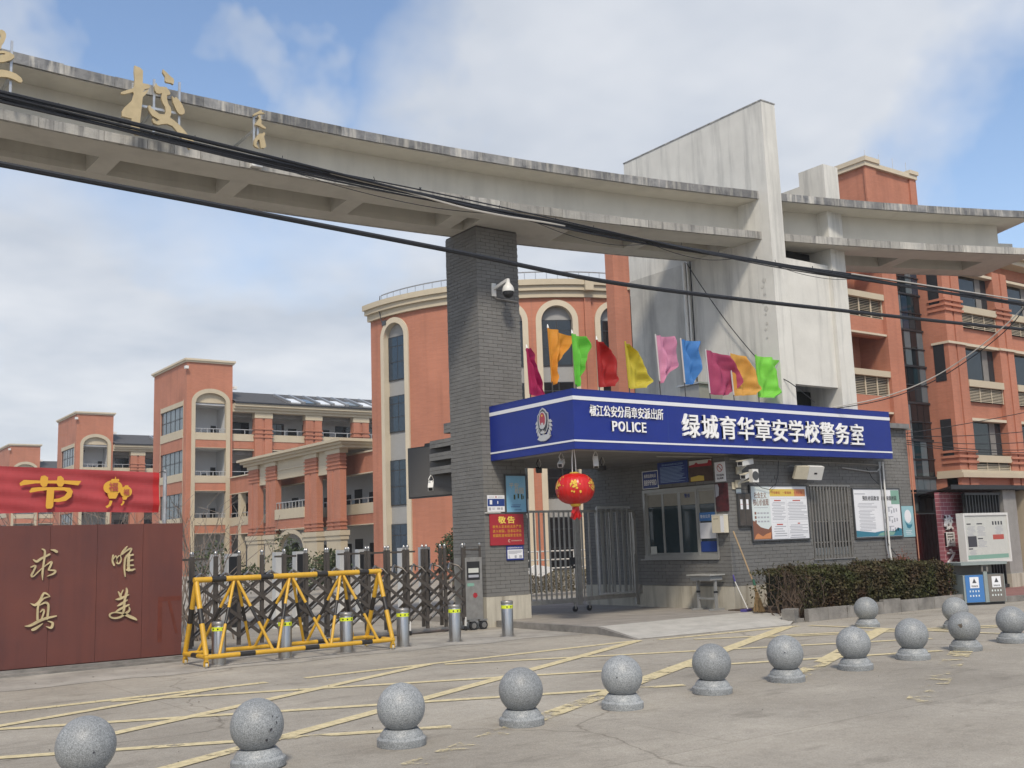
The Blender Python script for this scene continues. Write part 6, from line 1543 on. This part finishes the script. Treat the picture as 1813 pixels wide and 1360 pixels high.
    if detail:
        for zc in (3.5,7.0,10.6):
            x = X0+1.0
            while x < X1-2.2:
                wn_ = P('frame_dark', 'window', t, (x,x+1.5,2.55,2.6,zc+.9,zc+2.5)); P('glass_tower', 'pane', wn_, (x+.06,x+.72,2.53,2.55,zc+.96,zc+2.44)); P('glass_dark', 'pane', wn_, (x+.78,x+1.44,2.53,2.55,zc+.96,zc+2.44)); P('dark_void', 'door', t, (x+1.9,x+2.7,2.55,2.6,zc,zc+2.1)); x += 3.3
    P('cream', 'cornice', t, (X0,X1,-.25,.6,13.66,13.9), (X0,X1,-.45,.6,13.9,14.12), (X0,X1,-.62,.6,14.12,14.34)); P('frame_dark', 'gutter', t, (X0,X1,-.72,.6,14.34,14.46))
    b = MB(); b.quad((X0,-.72,14.47),(X1,-.72,14.47),(X1,3.9,16.0),(X0,3.9,16.0)); b.quad((X0,3.9,16.0),(X1,3.9,16.0),(X1,8.6,14.4),(X0,8.6,14.4)); b.quad((X1,-.72,14.47),(X1,8.6,14.4),(X1,3.9,16.0),(X1,3.9,16.0)); b.build('roof', 'slate', t)
    P('red_brick', 'rear_block', t, (X0,X1,8.2,8.5,0,14.4))
    if detail:
        dirv = Vector((0,4.62,1.53)); nrm_ = Vector((0,-1.53,4.62)).normalized(); x = X0+4.9; k = 0
        while x < X1-1:
            MB().obox(Vector((x,-.72,14.47))+dirv*.06, (.22,0,0), dirv*.72, nrm_*.22).build('skylight_rib', 'galv', t)
            MB().obox(Vector((x+.34,-.72,14.47))+dirv*.10, (.95,0,0), dirv*.36, nrm_*.10).build('skylight', 'skylight' if k % 3 != 1 else 'glass_tower', t); x += 1.42; k += 1
    return t
classroom_block(85.9, 'nearest red brick classroom block with a square arched tower and skylights', True, 22)
classroom_block(122.4, 'second red brick classroom block, its tower above the banner character', True, 18)
classroom_block(159.5, 'farthest red brick classroom block, tower top cut by the left picture edge', False, 18)

# two-storey wing with a porch, facing left
wg = thing('school_wing', 'two-storey red brick wing with a cream corniced porch', 'building', (32.5,0,0))
YA, YB = 54.0, 85.4
b = MB()
for za, zc in ((6.62,7.92),(3.3,3.96)): b.box(0,.35,YA,YB,za,zc)
b.build('spandrel', 'red_brick', wg)
P('cream_pale', 'coping', wg, (-.12,.5,YA,YB,7.92,8.02)); P('cream_pale', 'ledge', wg, (-.08,.35,YA,YB,6.56,6.62), (-.08,.35,YA,YB,3.24,3.3)); P('cream', 'parapet', wg, (-.03,.3,YA,YB,3.96,4.65))
railing(wg, YA, YB, .1, 4.65, .36, 26, 'rail_grey', 'y')
P('white_wall', 'back_wall', wg, (2.6,2.8,YA,YB,0,7.9)); P('white_wall', 'slab', wg, (.352,2.6,YA,YB,3.3,3.5), (.352,2.6,YA,YB,7.0,7.15))
y = 56.0
while y < 84:
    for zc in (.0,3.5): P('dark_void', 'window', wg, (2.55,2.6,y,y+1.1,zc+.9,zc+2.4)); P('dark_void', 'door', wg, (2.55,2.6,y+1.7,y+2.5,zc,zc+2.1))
    y += 3.6
for y in (80.6, 82.9):
    P('cream', 'column', wg, (-.05,.4,y,y+.55,0,6.56))
px_ = -1.5
cols = ((62.0,63.9),(65.5,67.4),(72.4,74.2),(75.7,77.6))
for a, c in cols:
    cl = MB().box(px_,px_+.42,a+.1,c-.1,2.95,6.9).box(px_-.03,px_+.42,a,a+(c-a)*.42,2.95,6.9).box(px_-.03,px_+.42,c-(c-a)*.42,c,2.95,6.9).build('porch_pillar', 'red_brick', wg)
    for zb in (6.95,7.2,7.45,7.7,3.0,3.25,3.5): P('red_brick', 'moulding', cl, (px_-.08,px_+.44,a-.06,c+.06,zb,zb+.1))
    P('red_brick', 'pillar_neck', cl, (px_-.02,px_+.42,a+.02,c-.02,6.9,7.95)); P('cream', 'pillar_head', cl, (px_-.1,px_+.5,a-.1,c+.1,7.95,8.25)); P('cream', 'pillar_base', cl, (px_-.12,px_+.5,a-.14,c+.14,2.35,2.62), (px_-.06,px_+.44,a-.06,c+.06,0,2.35), (px_-.18,px_+.55,a-.2,c+.2,2.62,2.94))
P('cream', 'frieze', wg, (px_+.1,px_+.38,63.9,65.5,6.7,8.25), (px_+.1,px_+.38,67.4,72.4,6.9,8.25), (px_+.1,px_+.38,74.2,75.7,6.7,8.25)); P('cream_pale', 'frieze_line', wg, (px_+.04,px_+.1,67.25,72.15,7.55,7.62))
P('cream', 'porch_cornice', wg, (px_-.25,2.0,61.2,78.1,8.25,8.45), (px_-.45,2.0,61.0,78.3,8.45,8.62), (px_-.65,2.2,60.8,78.5,8.62,8.8))
P('cream', 'balcony', wg, (px_-.1,px_+.2,67.4,72.4,4.0,4.72)); P('red_brick', 'balcony_face', wg, (px_-.04,px_+.2,67.4,72.4,3.3,3.98)); railing(wg, 67.4, 72.4, px_+.05, 4.72, .5, 9, 'rail_grey', 'y')
P('cream_pale', 'balcony_ledge', wg, (px_-.1,px_+.2,67.4,72.4,3.24,3.3))
b = MB()
for k in range(16):
    a, c = math.pi*k/16, math.pi*(k+1)/16
    q = [(69.7+r_*math.cos(t), 1.9+ (1.05 if r_ < 2.4 else 1.35)*math.sin(t)) for t in (a, c) for r_ in (2.1, 2.5)]
    b.quad((px_-.08,q[0][0],q[0][1]),(px_-.08,q[1][0],q[1][1]),(px_-.08,q[3][0],q[3][1]),(px_-.08,q[2][0],q[2][1])); b.quad((px_-.08,q[0][0],q[0][1]),(px_+.3,q[0][0],q[0][1]),(px_+.3,q[2][0],q[2][1]),(px_-.08,q[2][0],q[2][1]))
b.build('porch_arch', 'cream', wg)

# round-fronted building
rb = thing('round_building', 'round-fronted red brick building with tall arched windows and a roof rail', 'building', (39.6,52.4,0))
RR = 11.5
def rp_(ang, z, r=RR): return (r*math.cos(R(ang)), r*math.sin(R(ang)), z)
def rwall(mb, a0, a1, z0, z1, r=RR, step=1.6, zf0=None, zf1=None):
    n = max(1, int(math.ceil((a1-a0)/step)))
    for k in range(n):
        a, c = a0+(a1-a0)*k/n, a0+(a1-a0)*(k+1)/n
        za0 = zf0(a) if zf0 else z0; zc0 = zf0(c) if zf0 else z0
        mb.quad(rp_(a,za0,r), rp_(c,zc0,r), rp_(c,z1,r), rp_(a,z1,r))
def rslab(mb, a0, a1, r0, r1, z0, z1, step=1.6):
    n = max(1, int(math.ceil((a1-a0)/step)))
    for k in range(n):
        a, c = a0+(a1-a0)*k/n, a0+(a1-a0)*(k+1)/n
        mb.quad(rp_(a,z0,r1), rp_(c,z0,r1), rp_(c,z1,r1), rp_(a,z1,r1)); mb.quad(rp_(a,z1,r1), rp_(c,z1,r1), rp_(c,z1,r0), rp_(a,z1,r0)); mb.quad(rp_(c,z0,r1), rp_(a,z0,r1), rp_(a,z0,r0), rp_(c,z0,r0))
    for a in (a0, a1): mb.quad(rp_(a,z0,r0), rp_(a,z0,r1), rp_(a,z1,r1), rp_(a,z1,r0))
bays = [192.2, 227.0, 240.2, 256.0, 270.5]
hw = 4.1            # half width of the opening in degrees
ztop = 14.45
b = MB(); edge = 181.0
def archz(c): return lambda a: 13.2 + 0.82*math.sqrt(max(0, 1-((a-c)/hw)**2))
for c in bays:
    rwall(b, edge, c-hw, 0, ztop); rwall(b, c-hw, c+hw, 0, ztop, RR, .5, archz(c)); edge = c+hw
rwall(b, edge, 276, 0, ztop)
b.quad(rp_(181,0), rp_(181,ztop), rp_(181,ztop,RR-3), rp_(181,0,RR-3)); b.build('wall', 'red_brick', rb)
b = MB(); b.quad((1.0,-11.44,0),(9,-11.44,0),(9,-11.44,ztop),(1.0,-11.44,ztop)); b.build('straight_wall', 'red_brick', rb)
b = MB(); rslab(b, 180.6, 277, RR-.4, RR+.18, ztop, ztop+.35); rslab(b, 180.4, 277, RR-.4, RR+.34, ztop+.35, ztop+.62); rslab(b, 180.2, 277, RR-.4, RR+.46, ztop+.62, ztop+.92); b.build('cornice', 'cream', rb)
b = MB(); b.f.append(tuple(range(40))); b.v += [rp_(181+96*k/39, ztop+.9, RR-.3) for k in range(40)]; b.build('roof', 'roof_grey', rb)
for c in bays:
    wn2 = MB(); rwall(wn2, c-hw, c+hw, 0, 14.1, RR-.28, 1.0); bay = wn2.build('bay_infill', 'grey_panel', rb)
    tr = MB()
    for s in (-1, 1):
        a0, a1 = sorted((c+s*hw, c+s*(hw+1.5))); rslab(tr, a0, a1, RR-.28, RR+.10, 0, 13.2, 1.0)
    for k in range(20):
        t0, t1 = math.pi*k/20, math.pi*(k+1)/20
        q = [(c+(hw+e*1.5)*math.cos(t), 13.2+(.82+e*.30)*math.sin(t)) for t in (t0, t1) for e in (0, 1)]
        tr.quad(rp_(*q[0],RR+.10), rp_(*q[1],RR+.10), rp_(*q[3],RR+.10), rp_(*q[2],RR+.10)); tr.quad(rp_(*q[1],RR+.10), rp_(*q[1],RR), rp_(*q[3],RR), rp_(*q[3],RR+.10)); tr.quad(rp_(*q[0],RR-.28), rp_(*q[0],RR+.10), rp_(*q[2],RR+.10), rp_(*q[2],RR-.28))
    tr.build('arch_trim', 'cream_pale', rb)
    for (z0, z1) in ((10.84,13.3),(7.95,9.98),(3.95,6.42),(0.3,2.95)):
        fm = MB(); rslab(fm, c-hw+.1, c+hw-.1, RR-.27, RR-.22, z0, z1, 1.0); wo_ = fm.build('window', 'frame_dark', rb)
        gm = 'glass_blue' if c < 200 else 'glass_dark'
        for k in range(2):
            for (za, zb) in ((z0+.05, z0+(z1-z0)*.40), (z0+(z1-z0)*.40+.05, z0+(z1-z0)*.76), (z0+(z1-z0)*.76+.05, z1-.05)):
                pn = MB(); a0 = c-hw+.35+k*(hw-.18); rwall(pn, a0, a0+hw-.45, za, zb, RR-.215, 1.2); pn.build('pane', gm, wo_)
for a in (248.5,):
    b = MB(); rslab(b, a-.9, a+.9, RR-.1, RR+.14, 0, ztop); b.build('pilaster', 'red_brick', rb)
    b = MB(); rslab(b, a-1.1, a+1.1, RR, RR+.60, ztop+.3, ztop+.93); b.build('pilaster_head', 'cream', rb)
b = MB(); b.tube([rp_(183+92*k/60, ztop+1.55, RR-.5) for k in range(61)], .035, 6)
for k in range(31): p = rp_(183+92*k/30, ztop+.9, RR-.5); b.cyl(p, (p[0],p[1],ztop+1.55), .022, n=6)
b.build('roof_railing', 'galv', rb)
MB().box(-11.5,-11.1,-1.9,-1.5,14.0,14.25).tube([rp_(187.5,14.2,RR+.1),rp_(187.5,14.9,RR+.3),rp_(187.5,15.7,RR+.2)], .03, 5).build('roof_lamp', 'frame_grey', rb)
MB().box(.0-11.45,-11.3,-.9,-.6,4,13.0).build('downpipe_recess', 'red_brick', rb)

# building on the right, behind the guard room
rt_ = thing('right_building', 'red brick teaching building with louvred sills and glazed stair strip at right', 'building', (0,26.0,0))
b = MB(); b.box(23.3,36.0,0,.4,0,13.6); b.box(36.0,36.1,.0,1.4,0,13.6); b.box(38.45,39.45,-.12,1.4,0,13.6)
for zs in (4.75,8.05,11.35): b.box(36.1,38.45,.05,.4,zs-1.65,zs-.85)
b.box(36.1,38.45,.05,.4,13.1,13.6)
b.box(36.1,38.45,1.3,1.4,0,13.6); b.build('wall', 'red_brick', rt_)
for zs in (4.75,8.05,11.35):
    P('cream', 'sill', rt_, (36.0,38.55,-.1,.42,zs-.05,zs+.2)); P('cream_pale', 'lintel', rt_, (36.0,38.6,-.08,.3,zs+1.70,zs+1.78))
    lv_ = P('dark_void', 'louvre', rt_, (36.1,38.45,.22,.3,zs-.85,zs-.05))
    for k in range(11): MB().obox((36.12,.08,zs-.83+.07*k),(2.3,0,0),(0,.12,.045),(0,0,.014)).build('louvre_slat', 'cream_pale', lv_)
    for x in (36.1,36.85,37.65,38.41): P('cream_pale', 'louvre_mullion', lv_, (x,x+.04,.03,.075,zs-.85,zs-.05))
    P('red_brick', 'balcony_slab', rt_, (36.1,38.45,.4,1.3,zs-.95,zs-.85))
# pier trims on the far left end
P('cream_pale', 'end_sill', rt_, (23.9,24.05,-.15,0,10.1,10.35), (23.9,24.05,-.15,0,5.2,5.4)); P('frame_dark', 'end_window', rt_, (24.0,24.06,-.04,.0,6.0,9.9))
# glazed strip
gs = P('frame_dark', 'stair_glazing', rt_, (39.45,41.35,.12,.16,.5,13.6))
rng = random.Random(8)
for r_ in range(8):
    z0 = .7 + 1.6*r_
    for k in range(4): P(rng.choice(('glass_tower','glass_tower','glass_blue','glass_dark','glass_teal')), 'pane', gs, (39.5+.46*k,39.5+.46*k+.42,.09,.12,z0,z0+1.49))
    P('frame_dark', 'transom', gs, (39.45,41.35,.04,.088,z0+1.50,z0+1.58)); P('frame_dark', 'transom', gs, (39.45,41.35,.05,.088,z0+.70,z0+.74))
# projecting right-hand part
b = MB(); b.box(41.35,62,-.6,9,13.2,13.7)
for x0, x1 in ((41.35,42.65),(45.45,46.65),(49.4,50.6),(53.3,54.5)): b.box(x0,x1,-1.0,-.3,0,13.2); b.box(x0-.0,x0+.55,-1.06,-1.0,0,13.2); b.box(x0+.7,x1,-1.06,-1.0,0,13.2)
b.box(41.35,41.55,-.3,.5,0,13.2)
for zs in (4.75,8.05,11.35): b.box(42.65,60,-.85,-.4,(zs-1.75) if zs > 5 else 3.9,zs-.5)
b.build('projecting_wall', 'red_brick', rt_)
for zs in (4.75,8.05,11.35):
    for x0, x1 in ((42.65,45.45),(46.65,49.4),(50.6,53.3)):
        P('cream', 'sill', rt_, (x0,x1,-1.1,-.3,zs-.3,zs)); P('cream_pale', 'lintel', rt_, (x0-.05,x1+.05,-1.04,-.35,zs+1.5,zs+1.62))
        lv_ = P('dark_void', 'louvre', rt_, (x0,x1,-.9,-.86,zs-.95 if zs > 5 else zs-.63,zs-.3))
        for k in range(9 if zs > 5 else 4): MB().obox((x0+.02,-.98,zs-(.93 if zs > 5 else .62)+.068*k),(x1-x0-.04,0,0),(0,.075,.04),(0,0,.014)).build('louvre_slat', 'cream_pale', lv_)
        for q in range(4): P('cream_pale', 'louvre_mullion', lv_, (x0+(x1-x0-.04)*q/3,x0+(x1-x0-.04)*q/3+.04,-1.0,-.985,zs-(.96 if zs > 5 else .64),zs-.3))
        wf = P('frame_dark', 'window', rt_, (x0,x1,-.70,-.66,zs,zs+1.6)); P('glass_dark', 'pane', wf, (x0+.06,x0+(x1-x0)*.62,-.715,-.701,zs+.06,zs+1.54)); P('glass_teal', 'pane', wf, (x0+(x1-x0)*.66,x1-.06,-.715,-.701,zs+.06,zs+1.54)); P('ceiling', 'curtain', wf, (x0+(x1-x0)*.66,x0+(x1-x0)*.82,-.72,-.716,zs+.08,zs+1.5))
    for x0, x1 in ((41.35,42.65),(45.45,46.65),(49.4,50.6)):
        for dz in ((-.35,-.12,.1) if zs != 8.05 else (1.5,)): P('red_brick' if zs != 8.05 else 'cream_pale', 'moulding', rt_, (x0-.06,x1+.06,-1.14,-.3,zs+dz,zs+dz+.1))
P('cream', 'string_course', rt_, (41.3,62,-1.15,.0,3.98,4.10), (41.25,62,-1.24,.0,3.78,3.98)); P('red_brick', 'ground_wall', rt_, (41.35,62,-.9,-.4,2.6,3.78)); P('cream', 'cornice', rt_, (41.2,62,-1.3,.2,13.7,13.95), (41.1,62,-1.5,.2,13.95,14.2))
for zs in (4.75,8.05,11.35): P('frame_dark', 'narrow_window', rt_, (41.33,41.349,-.85,-.35,zs-.1,zs+1.55))
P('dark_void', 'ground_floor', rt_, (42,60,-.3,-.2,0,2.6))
b = MB(); b.box(38.4,42.0,.25,3.3,13.2,17.35); b.box(38.32,39.1,.17,.25,13.2,17.35); b.box(41.6,42.08,.17,.25,13.2,17.35); b.build('stair_tower', 'red_brick', rt_)
P('cream_pale', 'tower_coping', rt_, (38.25,42.1,.1,3.4,17.35,17.55), (38.2,39.25,.04,3.4,17.55,17.75), (41.5,42.15,.04,.9,17.55,17.72)); 
for x in (38.6,39.6,40.6,41.6): MB().cyl((x,.3,17.5),(x,.3,18.15),.015,n=5).build('lightning_rod', 'galv', rt_)

# ================================================================== INSIDE THE GATE
def cabinet(x, y, lb, w, dark):
    t = thing('turnstile_post', lb, 'turnstile', (x, y, 0), 0, 'row of turnstile posts inside the gate')
    MB().box(-w/2,w/2,-.1,.1,0,1.64).build('post', 'white_plastic', t)
    MB().box(-w/2+.025,w/2-.025,-.106,-.1,.1,1.58).build('front_panel', 'black' if dark else 'white_plastic', t)
for (x, w, dk_, lb) in ((8.05,.16,0,'white turnstile post nearest the feature wall'), (8.42,.26,1,'black fronted turnstile post beside the first white one'), (9.48,.21,0,'broad white turnstile post above the barrier middle'),
        (9.95,.20,1,'black fronted turnstile post right of the broad white one'), (10.98,.13,0,'slim white turnstile post'), (11.5,.20,1,'black fronted turnstile post beside the slim white one'), (12.6,.17,0,'white turnstile post right of the barrier'), (13.2,.22,1,'black fronted turnstile post farthest right')):
    cabinet(x, 22.0, lb, w, dk_)
def shrub(x, y, r, z, lb, n=1500, trunk=True, name='round_shrub'):
    t = thing(name, lb, 'shrub' if not trunk else 'tree', (x, y, 0)); b = MB(); rg = random.Random(int(x*100))
    if trunk:
        tb = MB(); tb.tube([(0,0,0),(.05,0,z*.5),(0,.03,z-.2)], [.09,.07,.05], 7)
        for k in range(7): a = rg.uniform(0,6.28); tb.tube([(0,0,z-.55),(.3*r*math.cos(a),.3*r*math.sin(a),z-.1),(.7*r*math.cos(a),.7*r*math.sin(a),z+.3*r)], [.04,.025,.012], 5)
        tb.build('trunk', 'bark', t)
    cl = [(Vector((rg.gauss(0,.42), rg.gauss(0,.42), rg.gauss(0,.36)))*r, rg.uniform(.28,.5)*r) for _ in range(16)]
    for k in range(n):
        c, cr2 = rg.choice(cl); v = Vector((rg.gauss(0,1), rg.gauss(0,1), rg.gauss(0,1))).normalized()*cr2*rg.uniform(.5,1.05)
        leaf(b, Vector((0,0,z)) + c + v, rg.uniform(.05,.10), rg)
    b.build('crown', 'leaf_green', t); return t
shrub(22.0,34.5,1.0,1.45,'round clipped tree standing before the round building behind the gate')
shrub(14.4,38.0,1.0,1.0,'low dark bush behind the left part of the folding gate',1600,False)
shrub(19.2,42.5,1.3,1.0,'low bush behind the middle of the folding gate',1600,False)
shrub(18.0,37.0,.9,1.1,'small tree beside the porch columns behind the gate',1400)
mat('low_leaf', (.10,.085,.045), .8, spec=.2, island=.4)
lh = thing('low_hedge', 'low brownish hedge seen through the pedestrian gate', 'hedge', (19.5,26.5,0)); b = MB(); rg = random.Random(4)
for k in range(14000): leaf(b, Vector((rg.uniform(-2,4), rg.uniform(0,.9), rg.uniform(.1,.75))), rg.uniform(.015,.035), rg)
o = b.build('foliage', 'low_leaf', lh); o['kind'] = 'stuff'
wb_ = thing('white_board', 'white board lying on the low hedge behind the pedestrian gate', 'board', (19.6,26.6,.78)); b = MB(); b.prism([(0,.05),(.35,.20),(.9,.12),(1.05,.0),(.55,-.18),(.1,-.08)], front(0,0,0), 0, .05); b.build('panel', 'white_letter', wb_)
hr = thing('hand_rail', 'white tubular handrail before the round building behind the pedestrian gate', 'railing', (22.5,30.0,0))
for z in (.75,1.05,1.35): MB().cyl((-3,0,z),(5,0,z),.025,n=6).build('rail', 'white_plastic', hr)
for x in (-3,-1.4,.2,1.8,3.4,5): MB().cyl((x,0,0),(x,0,1.35),.025,n=6).build('post', 'white_plastic', hr)
# leafless bushes behind the feature wall
rg = random.Random(31)
for j, (x, lb) in enumerate(((3.2,'leafless grey bush behind the wall at the left picture edge'), (4.4,'leafless twiggy bush behind the middle of the red wall'), (6.0,'leafless bush behind the right part of the red wall'))):
    t = thing('leafless_bush', lb, 'shrub', (x*1.2, 20.6, 0)); b = MB()
    for k in range(34):
        p = Vector((rg.gauss(0,.25), rg.gauss(0,.2), 0)); d_ = Vector((rg.gauss(0,.35), rg.gauss(0,.3), 1.5)).normalized(); pts = [p]
        for s in range(6):
            d_ = (d_+Vector((rg.gauss(0,.2), rg.gauss(0,.2), rg.gauss(.05,.1)))).normalized(); p = p+d_*.44; pts.append(p)
            if s > 2: b.tube([p, p+Vector((rg.gauss(0,.2), rg.gauss(0,.2), rg.uniform(.1,.35)))], .005, 3)
        b.tube(pts, [.016,.014,.012,.010,.008,.006,.004], 4)
    b.build('branches', mat('dead_twig%d' % j, (.20,.165,.14), .9), t)

# ================================================================== AIR
hz = MB().box(-420, 620, -320, 720, -1.0, 22.0)
hm = bpy.data.materials.new('haze_air'); hm.use_nodes = True; hm.node_tree.nodes.clear()
ho = hm.node_tree.nodes.new('ShaderNodeOutputMaterial'); hv_ = hm.node_tree.nodes.new('ShaderNodeVolumePrincipled')
hv_.inputs['Color'].default_value = (0.93, 0.95, 0.98, 1); hv_.inputs['Density'].default_value = 0.0005; hv_.inputs['Anisotropy'].default_value = 0.2
hm.node_tree.links.new(hv_.outputs[0], ho.inputs['Volume'])
MATS['haze'] = hm
ho_ = hz.build('haze', 'haze'); ho_['kind'] = 'stuff'; ho_['label'] = 'thin pale haze hanging in the air over the whole place'; ho_['category'] = 'haze'
